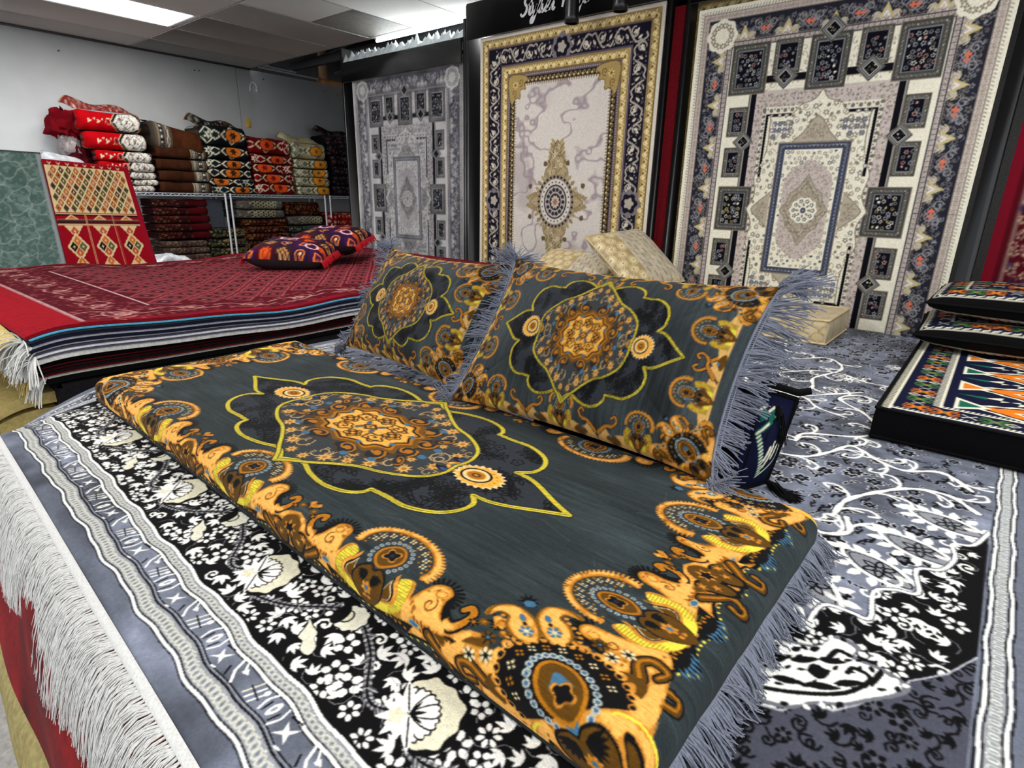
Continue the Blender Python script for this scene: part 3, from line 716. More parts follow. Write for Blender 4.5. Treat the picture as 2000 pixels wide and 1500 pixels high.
# little black sprigs, outlined white
def sprigs(c, x0, x1, y0, y1, step, rng):
    ny, nx = int((y1 - y0) / step), int((x1 - x0) / step)
    for i in range(ny):
        for j in range(nx):
            x = x0 + (j + rng.uniform(.1, .9)) * step; y = y0 + (i + rng.uniform(.1, .9)) * step; a = rng.uniform(0, 2 * pi); R = step * rng.uniform(.3, .5)
            c.push(x, y, a, R); k = rng.uniform()
            if k < .35:
                c.fill(rosette(6, .55, 1.05) * 1.12, (214, 216, 220)); c.fill(rosette(6, .5, 1.0), RBK); c.fill(rosette(5, .15, .4), RG)
            elif k < .75:
                for q in (-.8, -.2, .5):
                    c.push(q, .25 * q, .5 + q); c.line(leafpoly(1.0, .42, 4), .12, (214, 216, 220), True); c.fill(leafpoly(.95, .36, 4), RBK); c.pop()
            else:
                c.line(cr([(-1.1, -.3), (-.3, .2), (.5, 0), (1.2, .5)], 4), .3, RBK); c.ell(.2, .45, .28, .2, RBK, n=6); c.ell(-.5, -.4, .25, .18, RBK, n=6)
            c.pop()
sprigs(cg, -1.4, FX1, 1.25, 4.45, .058, rng)
sprigs(cg, -2.64, -1.4, .66, 4.45, .07, rng)
def scroll(c, P, w, rng, k=9):
    Q = cr(P, 12); n = len(Q)
    c.line(Q, w * 1.35, (60, 62, 72))
    for i in range(n - 1):
        ww = w * (.55 + .45 * abs(sin(i * .35))); c.line(Q[i:i + 2], ww, WHT)
    for i in range(4, n - 3, k):
        d = Q[i + 1] - Q[i]; a = atan2(d[1], d[0]); s = 1 if (i // k) % 2 else -1
        c.push(Q[i][0], Q[i][1], a + s * .5, w * 4, s * w * 4); c.line(cr([(0, 0), (.6, .1), (1.1, .5), (1.0, .95), (.7, .8)], 5), .13, WHT); c.line([(.5, .1), (.75, .5)], .1, WHT); c.pop()
scroll(cg, [(-.95, 3.85), (-.86, 3.52), (-.77, 3.34), (-.64, 3.46), (-.557, 3.39), (-.518, 3.24), (-.582, 3.0), (-.55, 2.84), (-.546, 2.67), (-.36, 2.91)], .018, rng)
scroll(cg, [(-.427, 2.106), (-.416, 2.207), (-.257, 2.307), (-.228, 2.451), (-.30, 2.60), (-.414, 2.73), (-.36, 2.85), (-.25, 2.80)], .018, rng)
scroll(cg, [(-.62, 1.95), (-.569, 2.02), (-.522, 2.13), (-.525, 2.278), (-.567, 2.238)], .018, rng)
scroll(cg, [(-.55, 1.88), (-.485, 1.94), (-.37, 1.975), (-.31, 2.08), (-.27, 2.186), (-.22, 2.16), (-.176, 2.114), (-.096, 2.08), (.0, 2.14), (.08, 2.05)], .018, rng)
scroll(cg, [(-.20, 1.62), (-.19, 1.74), (-.13, 1.86), (-.06, 1.95), (.03, 1.97), (.10, 1.9)], .018, rng)
scroll(cg, [(-.35, 1.50), (-.27, 1.56), (-.21, 1.50), (-.15, 1.55), (-.17, 1.63)], .018, rng)
for q in range(11):
    x = rng.uniform(-1.6, -.1); y = rng.uniform(2.5, 4.2); P = [(x, y)]; a = rng.uniform(0, 2 * pi)
    for _ in range(6): a += rng.uniform(-.9, .9); P.append((P[-1][0] + .12 * cos(a), P[-1][1] + .14 * sin(a)))
    scroll(cg, P, .015, rng)
for (x, y, R_) in ((-.62, 2.6, .07), (-.45, 3.1, .06), (-.9, 2.9, .06), (-.3, 3.5, .06), (-.75, 2.35, .06), (-.95, 3.4, .07), (-1.3, 2.8, .07)):
    c = cg; c.push(x, y, rng.uniform(0, 3), R_)
    for a in np.linspace(0, 2 * pi, 9)[:-1]: c.push(0, 0, a); c.line(leafpoly(1, .35, 5), .09, WHT, True); c.pop()
    c.fill(rosette(6, .2, .4), WHT); c.pop()
# pointed white medallions along the spandrel
for (x, y, a) in ((-.165, 1.262, .5), (-.06, 1.42, .8), (.0, 1.58, .9), (.045, 1.78, 1.0), (-.26, 1.14, .3)):
    c = cg; c.push(x, y, a - 1.25, .085)
    E_ = cr([(-1.1, 0), (-.5, .42), (.3, .45), (1.1, 0), (.3, -.45), (-.5, -.42)], 5, True)
    for k in range(14):
        P0 = E_[int(k * len(E_) / 14)]; c.push(P0[0], P0[1], atan2(P0[1], P0[0]) + .3); c.fill(leafpoly(.5, .3, 4), WHT); c.pop()
    c.line(E_, .13, WHT, True); c.fill(E_ * .88, (140, 143, 150)); c.line(E_ * .8, .03, RBK, True)
    for q in range(6): c.push(.1 * cos(q), .06 * sin(q), q * 1.05); c.line(leafpoly(.36, .2, 4), .05, RBK, True); c.pop()
    c.push(.3, .1, .3); c.fill(leafpoly(.5, .2), (225, 225, 220)); c.pop(); c.pop()
# black spandrel with white blossoms
bound = [tuple(p) for p in cr([(-.55, 1.04), (-.30, 1.04), (-.2, 1.15), (-.16, 1.16), (-.14, 1.10), (-.13, 1.20), (-.08, 1.215), (-.045, 1.22), (-.055, 1.32), (-.02, 1.36), (.02, 1.38), (.005, 1.48), (.05, 1.52), (.07, 1.6), (.06, 1.67), (.10, 1.70), (FX1, 1.8)], 4)]
blk = bound + [(FX1, .68), (-.6, .68)]
cg.fill(blk, RBK)
msk = np.zeros((cg.H, cg.W), bool); r = cg.polymask(blk); msk[r[0]:r[1], r[2]:r[3]] = r[4]; cg.mask = msk
black_flora(cg, -.5, FX1, .75, 1.8, .042, rng)
cg.mask = None
cg.line(bound, .014, (70, 72, 82)); cg.line(bound, .009, WHT)
for (x, y) in ((-.15, 1.12), (-.035, 1.39), (.045, 1.67), (-.066, 1.31)): cg.push(x, y, 2.2, .026); cg.line(spiral(.8, .2, 1, 0, 10), .28, WHT); cg.pop()
# charcoal corner with black scrollwork
low = [(-.6, .60), (-.3, .76), (-.204, .815), (-.16, .87), (-.113, .888), (-.089, .937), (-.05, .94), (-.019, .981), (.0, 1.02), (.025, 1.036), (.04, 1.09), (.06, 1.113), (.09, 1.15), (FX1, 1.23), (FX1, .55)]
cg.fill(low, (72, 74, 86))
msk[:] = False; r = cg.polymask(low); msk[r[0]:r[1], r[2]:r[3]] = r[4]; cg.mask = msk
flora(cg, -.5, FX1, .6, 1.25, .034, rng, [(8, 8, 10)], (84, 87, 98), (10, 10, 12), (.40, .6), (.3, .45, .25), .13)
cg.mask = None; cg.line(low[:-1], .004, (170, 172, 180))
# big white palmette
c = cg; c.push(-.105, 1.0, .62, .115)
BP = cr([(-1.0, .05), (-.85, .45), (-.55, .40), (-.35, .62), (.0, .55), (.35, .5), (.7, .72), (.95, .5), (.8, .3), (1.1, .1), (1.3, -.2), (1.1, -.35), (.7, -.45), (.3, -.55), (-.1, -.55), (-.5, -.65), (-.95, -.5), (-.8, -.3), (-1.15, -.15)], 4, True)
c.fill(BP * 1.1, (110, 112, 120)); c.fill(BP, WHT)
for k in range(26): p_ = BP[int(k * len(BP) / 26)]; c.push(p_[0], p_[1], k * .9); c.fill(leafpoly(.14, .09, 4), WHT if k % 3 else RBK); c.pop()
for k in range(30): c.push(-.9 + .062 * k, .3 * sin(k * 2.1), .3 + .5 * sin(k)); c.fill(leafpoly(.16, .06, 4), RBK); c.pop()
for (x, y, a, l, w) in ((-.6, .15, .3, .5, .16), (-.2, .2, .1, .5, .14), (.25, .25, -.1, .45, .14), (-.6, -.15, -.2, .5, .14), (-.15, -.25, -.1, .55, .14), (.3, -.22, .1, .5, .13), (.0, .0, 0, .35, .3), (-.45, .38, .6, .25, .12), (-.1, .4, .4, .2, .1), (.2, .42, .4, .2, .1)):
    c.push(x, y, a); c.fill(leafpoly(l, w), RBK); c.pop()
c.line(cr([(-.9, -.35), (-.3, -.42), (.4, -.38), (.9, -.1), (.75, .1), (.6, 0)], 5), .07, RBK); c.line(cr([(.45, .3), (.65, .45), (.8, .35)], 5), .08, RBK)
for k in range(5): c.push(.85 + .06 * k, -.25 + .05 * k, 1.2); c.fill(leafpoly(.18, .08, 4), RBK); c.pop()
c.pop()
# inner guard beside the mattress
ends(cg, .60, 4.50, rng)
xs3 = np.arange(-2.66, .14, .01)
cg.fill(np.concatenate([np.stack([xs3, .625 + wob(xs3)], 1), np.stack([xs3, .67 + wob(xs3)], 1)[::-1]]), LG)
cg.line(np.stack([xs3, .676 + wob(xs3)], 1), .007, WHT); cg.line(np.stack([xs3, .682 + wob(xs3)], 1), .003, RBK)
cg.a = cg.a * (1 + .05 * rng.normal(size=(cg.H, cg.W, 1))).astype(np.float32); cg.blur(1)

def rug_place(s, t):
    """lie of the rug: slight skew, far left corner hanging over the pile"""
    w = np.clip((1.3 - t) / .8, 0, 1); w = w * w * (3 - 2 * w)
    X = s + .012 * (t - 1); Y = t - .045 * (s + 1.1) * w
    d = np.clip((-2.45 - X) / .4, 0, 1.2) * np.clip((.72 - Y) / .4, 0, 1.2)
    Z = -.15 * d ** 1.4 + .0
    e = np.clip((.30 - Y) / .10, 0, 1); Z = Z - .02 * e * e
    Z = Z + .0022 * np.sin(6 * X + 2 * Y) * np.sin(5 * Y) + .002
    return np.stack([X, Y, Z], -1)
def patch(xs, ts, cv):
    s, t = np.meshgrid(xs, ts, indexing='ij'); P = rug_place(s, t); return P, cv.sample(s, t), s, t
wool = mat('carved_pile', None, rough=.85, sheen=.12, noise=(90, .10), bump=(350, .25))
X1 = nonuni(-2.86, .44, lambda x: .0042 if x < -1.6 else (.0027 if x < -1.0 else (.0021 if x < .24 else .005)))
T1 = nonuni(.205, .62, lambda y: .0018)
T2 = nonuni(.62, 1.5, lambda y: .0024)
T3 = nonuni(1.5, 4.46, lambda y: .0035 + .002 * (y - 1.5))
rug = empty('patterned_rug', (0, 0, 0), 'large grey rug with black and white floral border spread under the grey mattress', 'rug')
PV = []; PQ = []; PC = []; off = 0
def addp(xs, ts, cv, keep=None):
    global off
    P, C, s, t = patch(xs, ts, cv); q = quads(len(xs), len(ts), 0)
    if keep is not None:
        sc = s.ravel()[q].mean(1); tc = t.ravel()[q].mean(1); q = q[keep(sc, tc)]
        used = np.unique(q); mp = np.full(s.size, -1); mp[used] = np.arange(len(used)); q = mp[q]
        V, Cc = P.reshape(-1, 3)[used], C.reshape(-1, 3)[used]
    else: V, Cc = P.reshape(-1, 3), C.reshape(-1, 3)
    PV.append(V); PQ.append(q + off); PC.append(Cc); off += len(V)
addp(X1, T1, cf)
addp(X1, T2, cg, lambda s, t: ~((s > -2.45) & (s < -.28) & (t > .68) & (t < 1.36)))
addp(nonuni(-1.2, .44, lambda x: .0032), T3, cg)
addp(nonuni(-2.86, -1.2, lambda x: .006), nonuni(1.5, 4.46, lambda y: .009), cg)
rawmesh('pile', np.concatenate(PV), np.concatenate(PQ), wool, rug, col=np.concatenate(PC))
# woven header tape and white fringe on the front end
fringe_w = mat('white_fringe', (208, 208, 205), rough=.8, noise=(200, .12), bump=None)
mb = MB(); xs = np.linspace(-2.86, .44, 300)
rows = []
for t, dz in ((.218, .004), (.213, .0055), (.207, .005), (.202, .0), (.202, -.008)): rows.append(rug_place(xs, np.full_like(xs, t)) + (0, 0, dz))
mb.grid(np.stack(rows, 1)); mb.build('header_tape', fringe_w, rug, True)
mb = MB(); rg2 = np.random.default_rng(3)
n = 360; k = 0
for g in range(n):
    x = -2.86 + 3.05 * g / n; t0 = rug_place(np.array([x]), np.array([.203]))[0]
    bx = .018 * sin(g * .21) + .012 * sin(g * .057); L = .225 + .02 * sin(g * .11)
    for h in range(8):
        xx = x + (h - 3.5) * .0005; ln = L * rg2.uniform(.86, 1.06)
        P = []
        sp = rg2.normal() * .010 + (h - 3.5) * .0011; lift = rg2.uniform(.0, .012)
        for q in np.linspace(0, 1, 7):
            y = t0[1] - ln * q * (.52 - .1 * q); z = t0[2] - .002 - ln * q * q * .80 + lift * sin(q * pi)
            P.append((xx + (bx + sp) * q - .03 * q + .003 * sin(9 * q + g), y + .002 * sin(14 * q + h), z))
        P = np.array(P); rr = .0011 * np.linspace(1.25, .6, 7) * (1.2 if q < .1 else 1)
        T_ = np.gradient(P, axis=0); A = np.cross(T_, (1, 0, .2)); A /= np.linalg.norm(A, axis=1)[:, None]; B = np.array([1., 0, 0])
        mb.grid(np.stack([P + rr[:, None] * A, P + rr[:, None] * (-.5 * A + .87 * B), P + rr[:, None] * (-.5 * A - .87 * B)]), None, wrap_u=True)
mb.build('fringe', fringe_w, rug, True)
# ------------------------------------------------------------------ the grey and gold floor mattress
rng = np.random.default_rng(11)
MX, MY, MH = -1.400, 1.010, .105          # centre and height
HX, HY = 1.195, .43
velvet = mat('velvet_pile', None, rough=.78, sheen=.35, noise=(55, .16), bump=(500, .12), aniso_streak=(1, 6, 6))
cvm = velvet_canvas(HX, HY, .0014, .13, .23, .195, .145, .25, (-.59, 0, .59), (-.185, .185), rng, (1, 1), .19, base_out=-.055, sx_out=.05)
U_ = nonuni(-HX - .10, HX + .10, lambda u: .0034 if u < -.6 else (.0027 if u < .4 else .0019)); V_ = nonuni(-HY - .10, HY + .10, lambda v: .0021 if v < .1 else .003)
uu, vv = np.meshgrid(U_, V_, indexing='ij')
P = wrap_box(uu, vv, HX, HY, MH, .038, 0, 0, .010)
# soft dents, a fold across the right third
dent = .006 * cloud(len(U_), len(V_), rng, [(120, 60), (300, 120)], [.5, .8])
fold = -.009 * np.exp(-((vv - .115 + .05 * (uu - .8)) / .009) ** 2) * np.clip((uu - .62) * 5, 0, 1) - .003 * np.exp(-((vv - .05 - .2 * uu) / .015) ** 2) * (uu < -.5)
topm = np.clip((MH - P[..., 2]) / .03, 0, 1); P[..., 2] += (dent + fold) * (1 - topm)
P[..., 2] = np.maximum(P[..., 2], .002)
P[..., 1] += -.03 * P[..., 0] * 0
C_ = cvm.sample(uu, vv)
mt = empty('floor_mattress', (MX, MY, 0), 'long grey velvet floor mattress with gold paisley border, lying in the foreground', 'mattress')
mt.rotation_euler = (0, 0, radians(-1.2))
rawmesh('velvet_cover', P, quads(len(U_), len(V_)), velvet, mt, col=C_.reshape(-1, 3))
# foam base and welt under the cover
mb = MB(); mb.box(-HX + .03, HX - .03, -HY + .03, HY - .03, .001, MH - .02, b=.01)
mb.build('foam_core', mat('foam', (60, 60, 62)), mt)
mb = MB()
pts = [(-HX, -HY, .012), (HX, -HY, .012), (HX, HY, .012), (-HX, HY, .012), (-HX, -HY, .012)]
dense = np.concatenate([np.linspace(pts[k], pts[k + 1], 30) for k in range(4)]); mb.tube(dense * (1.002, 1.004, 1), .006, 6)
mb.build('piping', mat('piping_cloth', (38, 40, 40)), mt)
fr_mat = mat('fringe_yarn', (120, 125, 140), rough=.75, sheen=.4, noise=(300, .25), bump=None)
def fringe_end(parent, s):
    mb = MB(); n = 520
    ys = np.linspace(-HY - .01, HY + .01, n); roots = [(s * (HX + .006), y, .035 + .004 * sin(40 * y)) for y in ys]
    strands(mb, roots, [(s * .8, -.15, -.2)] * n, .085, rng, .0023, 5, 1.5, .22, floor=.002, clump=11)
    q = np.linspace(-HY - .01, HY + .01, 60)
    mb.tube([(s * (HX + .004), y, .040) for y in q], .004, 6)
    for k in range(150):
        y = -HY + 2 * HY * k / 150; mb.tube([(s * (HX + .001), y, .052), (s * (HX + .008), y + .004, .03)], .0022, 4)
    return mb.build('fringe', fr_mat, parent, True)
fringe_end(mt, 1); fringe_end(mt, -1)
# ------------------------------------------------------------------ cushions
def pillow_geo(W, H, T, nu, nv, rng, pinch=.06, sag=.0, wr=.004, pw=.55, ear=0.0):
    u = np.linspace(-1, 1, nu); v = np.linspace(-1, 1, nv); U, V = np.meshgrid(u, v, indexing='ij')
    X = W / 2 * U * (1 - pinch * (1 - V ** 2) * np.abs(U)); Y = H / 2 * V * (1 - pinch * (1 - U ** 2) * np.abs(V))
    X = X * (1 + ear * (np.abs(U * V)) ** 6); Y = Y * (1 + ear * (np.abs(U * V)) ** 6)
    Y = Y - sag * (V > 0) * V * (1 - U ** 2)
    Z = T / 2 * ((1 - np.abs(U) ** 3.2) * (1 - np.abs(V) ** 3.0)).clip(0, 1) ** pw
    rad = cloud(nu, nv, rng, [(nu / 5, nv / 4), (nu / 12, nv / 9)], [1, .6]) * wr * (1 - U ** 8) * (1 - V ** 8)
    # creases running in from the corners
    for sx in (-1, 1):
        for sy in (-1, 1):
            a = (1 - U * sx) * W; b = (1 - V * sy) * H; Z = Z - wr * 1.6 * np.exp(-((a - b * rng.uniform(.7, 1.3)) / .02) ** 2) * np.exp(-(a + b) / .22) * (a + b) * 8
    return U, V, X, Y, Z + rad
def frame_obj(BL, e, tilt):
    """matrix whose x runs along the bottom edge, y up the leaning cushion, z out of its face"""
    e = Vector(e).normalized(); back = Vector((-e.y, e.x, 0)); up = back * cos(tilt) + Vector((0, 0, 1)) * sin(tilt); n = e.cross(up)
    return Matrix(((e.x, up.x, n.x, BL[0]), (e.y, up.y, n.y, BL[1]), (e.z, up.z, n.z, BL[2]), (0, 0, 0, 1)))
def velvet_cushion(BL, e, tilt, W, H, T, seed, label, group):
    rng = np.random.default_rng(seed)
    o = empty('velvet_cushion', (0, 0, 0), label, 'cushion', group); o.matrix_world = frame_obj(BL, e, tilt)
    hx, hy = W / 2, H / 2
    c = Cv(-hx, hx, -hy, hy, .0016, (52, 60, 63))
    st = cloud(c.H, c.W, rng, [(60, 2), (160, 5), (90, 60)], [.05, .05, .13]); c.a *= (1 + 1.4 * st)[..., None]
    def place(f):
        for u in (-.265, 0, .265):
            c.push(u, -hy + .005, 0, .085, .10); f(); c.pop(); c.push(u, hy - .005, 0, .085, -.10); f(); c.pop()
        for v in (-.095, .095):
            c.push(hx - .03, v, pi / 2, .085, .115); f(); c.pop(); c.push(-hx + .03, v, -pi / 2, .085, .115); f(); c.pop()
    def small():
        c.fill(cr([(-1.55, -.05), (-1.3, .3), (-1., .12), (-.5, .2), (0, .12), (.5, .2), (1, .12), (1.3, .3), (1.55, -.05)], 4), (214, 168, 96))
        for s in (-1, 1):
            curl(c, cr([(s * 1.5, .1), (s * 1.2, .3), (s * .95, .34), (s * .8, .5), (s * .9, .62), (s * 1.0, .54)], 5), .06, (BLK, GLD, AMB))
            c.fill(cr([(s * .6, .0), (s * .9, .14), (s * 1.2, .02), (s * .9, -.05)], 4, True), BRN)
            c.ell(s * 1.0, .1, .06, .04, BLU)
        fan(c); lotus(c)
    place(small)
    for sx in (-1, 1):
        for sy in (-1, 1):
            c.push(sx * (hx - .012), sy * (hy - .005), 0, -sx * .098, -sy * .085); corner_unit(c); c.pop()
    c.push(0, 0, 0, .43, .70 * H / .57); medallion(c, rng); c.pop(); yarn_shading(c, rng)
    c.a *= (.9 + .05 * rng.normal(size=(c.H, c.W)))[..., None]; c.blur(1)
    nu, nv = int(W / .0032), int(H / .0032)
    U, V, X, Y, Z = pillow_geo(W, H, T, nu, nv, rng, .05, .012, .005, .55, .03)
    col = c.sample(U * hx, V * hy)
    P = np.stack([X + hx, Y + hy, Z], -1); B = np.stack([X + hx, Y + hy, -Z * .8], -1)
    cover = rawmesh('cushion_cover', P, quads(nu, nv), mat('cushion_velvet', None, rough=.7, sheen=.5, noise=(40, .14), bump=(500, .1), aniso_streak=(8, 1, 1)), o, col=col.reshape(-1, 3))
    B2 = B[::4, ::4]; B2 = np.concatenate([B2, B[-1:, ::4]], 0) if (nu - 1) % 4 else B2; B2 = np.concatenate([B2, np.concatenate([B[::4, -1:], B[-1:, -1:]], 0) if (nu - 1) % 4 else B[::4, -1:]], 1)
    rawmesh('cushion_back', B2, quads(*B2.shape[:2])[:, ::-1], mat('dark_velvet', (44, 50, 52), rough=.8, sheen=.3), o)
    for s in (-1, 1):
        mb = MB(); i = -1 if s > 0 else 0
        L = P[i, :, :]; n = 330; t = np.linspace(0, nv - 1, n); R_ = np.stack([np.interp(t, np.arange(nv), L[:, k]) for k in range(3)], 1)
        d = np.array([s * 1., -.1, .12])
        for q0, q1, L_ in ((0, 120, .080), (120, 220, .105), (220, n, .135)): strands(mb, R_[q0:q1] + (s * .002, 0, 0), [d + (0, .5 * (k / n - .5), .25 * sin(k * .045)) for k in range(q0, q1)], L_, rng, .0024, 6, .7, .17, clump=8)
        mb.tube(L[::6] + (s * .004, 0, .002), .0045, 5)
        mb.tube(L[::6] + (s * .016, 0, .003), .0022, 4)
        for k in range(0, nv, 2): p = L[k]; mb.tube([p + (-.001 * s, 0, .003), p + (s * .017, .002, .004)], .0016, 3)
        mb.build('fringe', fr_mat, cover, True)
    # bunched tassels at the corners
    for (i, j) in ((0, 0), (0, -1), (-1, 0), (-1, -1)):
        mb = MB(); p = P[i, j]; sx = -1 if i == 0 else 1; sy = -1 if j == 0 else 1
        n = 110; strands(mb, [p + rng.normal(size=3) * .006 for _ in range(n)], [(sx * 1, sy * .35, .3)] * n, .085, rng, .0021, 5, .9, .35, clump=7)
        mb.build('corner_tassel', fr_mat, cover, True)
    return o
velvet_cushion((-1.385, 1.365, .118), (1, .0, 0), radians(53), .93, .575, .20, 21, 'grey velvet cushion with gold medallion, right one of the pair on the mattress', 'fringed velvet cushions on the mattress')
velvet_cushion((-2.31, 1.555, .115), (.992, -.125, 0), radians(58), .86, .52, .19, 22, 'grey velvet cushion with gold medallion, left one of the pair, beside the red rug pile', 'fringed velvet cushions on the mattress')
def plain_cushion(name, M, W, H, T, cv, m, seed, label, cat, group=None, back=None, res=.006, fringe=None, welt=None, pinch=.05, pw=.5):
    rng = np.random.default_rng(seed); o = empty(name, (0, 0, 0), label, cat, group); o.matrix_world = M
    nu, nv = int(W / res), int(H / res); U, V, X, Y, Z = pillow_geo(W, H, T, nu, nv, rng, pinch, 0, .004, pw)
    P = np.stack([X, Y, Z], -1)
    cover = rawmesh('cushion_cover', P, quads(nu, nv), m, o, col=None if cv is None else cv.sample(U * W / 2, V * H / 2).reshape(-1, 3))
    B = np.stack([X, Y, -Z], -1)
    rawmesh('cushion_back', B, quads(nu, nv)[:, ::-1], back or m, o, col=None if (cv is None or back) else cv.sample(U * W / 2, V * H / 2).reshape(-1, 3))
    if welt:
        mb = MB(); L = np.concatenate([P[:, 0], P[-1, :], P[::-1, -1], P[0, ::-1]])[::4]; mb.tube(L * (1.003, 1.003, 1), .006, 6); mb.build('piping', welt, cover, True)
    if fringe:
        for s in (-1, 1):
            mb = MB(); L = P[-1 if s > 0 else 0]; n = 150; t = np.linspace(0, nv - 1, n); R_ = np.stack([np.interp(t, np.arange(nv), L[:, k]) for k in range(3)], 1)
            strands(mb, R_, [(s * .5, 0, -.5)] * n, .06, rng, .003, 3, .9, .1)
            mb.build('fringe', fringe, cover, True)
    return o
def mat4(x, y, z, ax, ay):
    ax = Vector(ax).normalized(); n = ax.cross(Vector(ay)).normalized(); ay = n.cross(ax)
    return Matrix(((ax.x, ay.x, n.x, x), (ax.y, ay.y, n.y, y), (ax.z, ay.z, n.z, z), (0, 0, 0, 1)))
# ------------------------------------------------------------------ the room
rng = np.random.default_rng(77)
paint = mat('wall_paint', (208, 211, 212), rough=.7, noise=(3, .05), bump=(260, .06))
def struct(name, mb, m, smooth=False, kind='structure'):
    o = mb.build(name, m, None, smooth); o['kind'] = kind; return o
FLOOR = -.60
mb = MB(); mb.box(-9.6, 2.2, -1.3, 8.1, FLOOR - .05, FLOOR); struct('floor', mb, mat('floor_tile', (150, 146, 140), rough=.5))
mb = MB(); mb.box(-9.22, -9.10, -1.6, 8.0, FLOOR, 2.535)
struct('wall_left', mb, paint)
mb = MB(); mb.box(-9.1005, -9.0985, 4.584, 4.590, FLOOR, 2.53); struct('trim_3', mb, mat('seam_line', (120, 122, 124), noise=None))
mb = MB(); mb.box(-9.7, -9.6, 4.82, 8.1, 2.3, 3.66); struct('wall_roof_side', mb, mat('roof_side', (70, 68, 68), rough=.9))
mb = MB(); mb.box(-9.7, 4.0, 8.0, 8.1, FLOOR, 3.66); struct('wall_back', mb, mat('back_wall', (88, 86, 84), rough=.9))
# suspended ceiling, tiles 0.755 x 1.57
GX = [-9.20 + .755 * k for k in range(15)]; GY = [4.785 - 1.57 * k for k in range(5)]
tile = mat('ceiling_tile', (232, 226, 220), rough=.9, noise=(120, .05), bump=(220, .2))
skip = {}
for px_, py_ in PANELS: skip[(round((px_ - .3775 + 9.2) / .755), round((4.785 - py_ - .785) / 1.57))] = 1
mb = MB()
for i in range(len(GX) - 1):
    for j in range(len(GY) - 1):
        if (i, j) in skip: continue
        x0, x1, y1, y0 = GX[i], GX[i + 1], GY[j], GY[j + 1]; tz = CEIL + rng.uniform(-.002, .003)
        if i == 4 and j == 0: y1 = 4.785 - .785
        mb.box(x0 + .006, x1 - .006, y0 + .006, y1 - .006, tz, tz + .018, b=.004)
struct('ceiling', mb, tile)
mb = MB()
for x in GX: mb.box(x - .007, x + .007, GY[-1], GY[0] + .01, CEIL + .004, CEIL + .03)
for y in GY + [4.0]: mb.box(GX[0] if y != 4.0 else GX[4], GX[-1] if y != 4.0 else GX[5], y - .007, y + .007, CEIL + .003, CEIL + .03)
mb.box(GX[0], GX[-1], 4.785, 4.80, CEIL - .004, CEIL + .05)
struct('trim_1', mb, mat('grid_metal', (120, 116, 112), rough=.5))
mb = MB(); mb.box(-9.10, -9.06, -1.5, 4.8, CEIL - .022, CEIL - .002); struct('trim_2', mb, mat('wall_angle', (70, 68, 66), rough=.6))
vent = MB(); vent.box(GX[4] + .01, GX[5] - .01, 4.01, 4.775, CEIL + .002, CEIL + .016, b=.004)
tag(vent.build('ceiling_vent', mat('vent_mesh', (104, 96, 88), rough=.6, noise=(30, .2))), 'dark brown ceiling panel at the edge of the ceiling above the left display rack', 'vent')
lamp_m = mat('lamp_diffuser', (255, 255, 255), noise=None, bump=None, emis=((255, 253, 248), 5.0))
frame_m = mat('lamp_frame', (225, 225, 222), rough=.5, noise=None)
PL = ['bright rectangular ceiling light above the red folded rugs', 'ceiling light over the middle of the room', 'ceiling light nearest the viewer', 'ceiling light near the left wall behind the viewer', 'ceiling light behind the viewer in the middle', 'ceiling light behind the viewer to the right', 'ceiling light to the far right']
for k, (px_, py_) in enumerate(PANELS):
    e = empty('ceiling_light', (px_, py_, CEIL), PL[k], 'ceiling light', 'fluorescent ceiling lights')
    mb = MB(); mb.box(-.34, .34, -.745, .745, .004, .012); mb.build('diffuser', lamp_m, e)
    mb = MB()
    for a in ((-.372, -.34, -.78, .78), (.34, .372, -.78, .78), (-.34, .34, -.78, -.745), (-.34, .34, .745, .78)): mb.box(*a, -.002, .02)
    mb.build('lamp_frame', frame_m, e)
# the open roof space past the ceiling edge
mb = MB(); mb.box(-9.6, 4.0, 4.9, 9.0, 3.60, 3.66); struct('ceiling_roof_deck', mb, mat('roof_deck', (40, 36, 34), rough=.9), kind='structure')
mb = MB(); mb.box(-9.6, 4.0, 4.82, 4.86, CEIL + .06, 3.66); struct('wall_soffit', mb, mat('soffit_dark', (46, 40, 36), rough=.9))
wood = mat('raw_timber', (150, 104, 66), rough=.8, noise=(9, .3), aniso_streak=(12, 1, 1))
mb = MB(); mb.box(-9.22, -9.08, 6.0, 8.0, 2.538, 2.60); tag(mb.build('timber_plate', wood), 'brown timber plate lying on top of the left wall by the rack', 'timber')
mb = MB(); mb.box(-9.18, -9.08, 6.02, 6.12, 2.60, 3.60); tag(mb.build('timber_post', mat('pale_timber', (150, 118, 88), rough=.8, noise=(9, .3))), 'upright timber stud above the left wall in the open roof', 'timber')
steel = mat('dull_steel', (104, 104, 104), rough=.5, metal=.3, noise=None)
mb = MB(); mb.tube([(-9.0, 5.4, 2.62), (-8.2, 6.4, 3.2)], .018, 6); mb.tube([(-9.0, 6.2, 2.7), (-9.0, 7.8, 3.3)], .02, 6)
tag(mb.build('roof_brace', steel), 'thin slanted steel brace in the open roof space', 'brace')
mb = MB(); mb.grid(np.array([[(-8.9, 6.4, 2.62), (-8.9, 7.9, 3.2)], [(-8.0, 6.4, 2.62), (-8.0, 7.9, 3.5)]])); mb.grid(np.array([[(-8.9, 6.4, 2.63), (-8.9, 7.9, 3.21)], [(-8.0, 6.4, 2.63), (-8.0, 7.9, 3.51)]]))
tag(mb.build('insulation_board', mat('foil_board', (92, 92, 94), rough=.6)), 'sloping grey board beside the timber stud in the roof space', 'board')
mb = MB(); mb.tube([(-9.02, 4.9, 2.58), (-9.02, 5.9, 2.57)], .014, 6); mb.tube([(-9.0, 4.9, 2.61), (-9.0, 5.5, 2.60)], .012, 6)
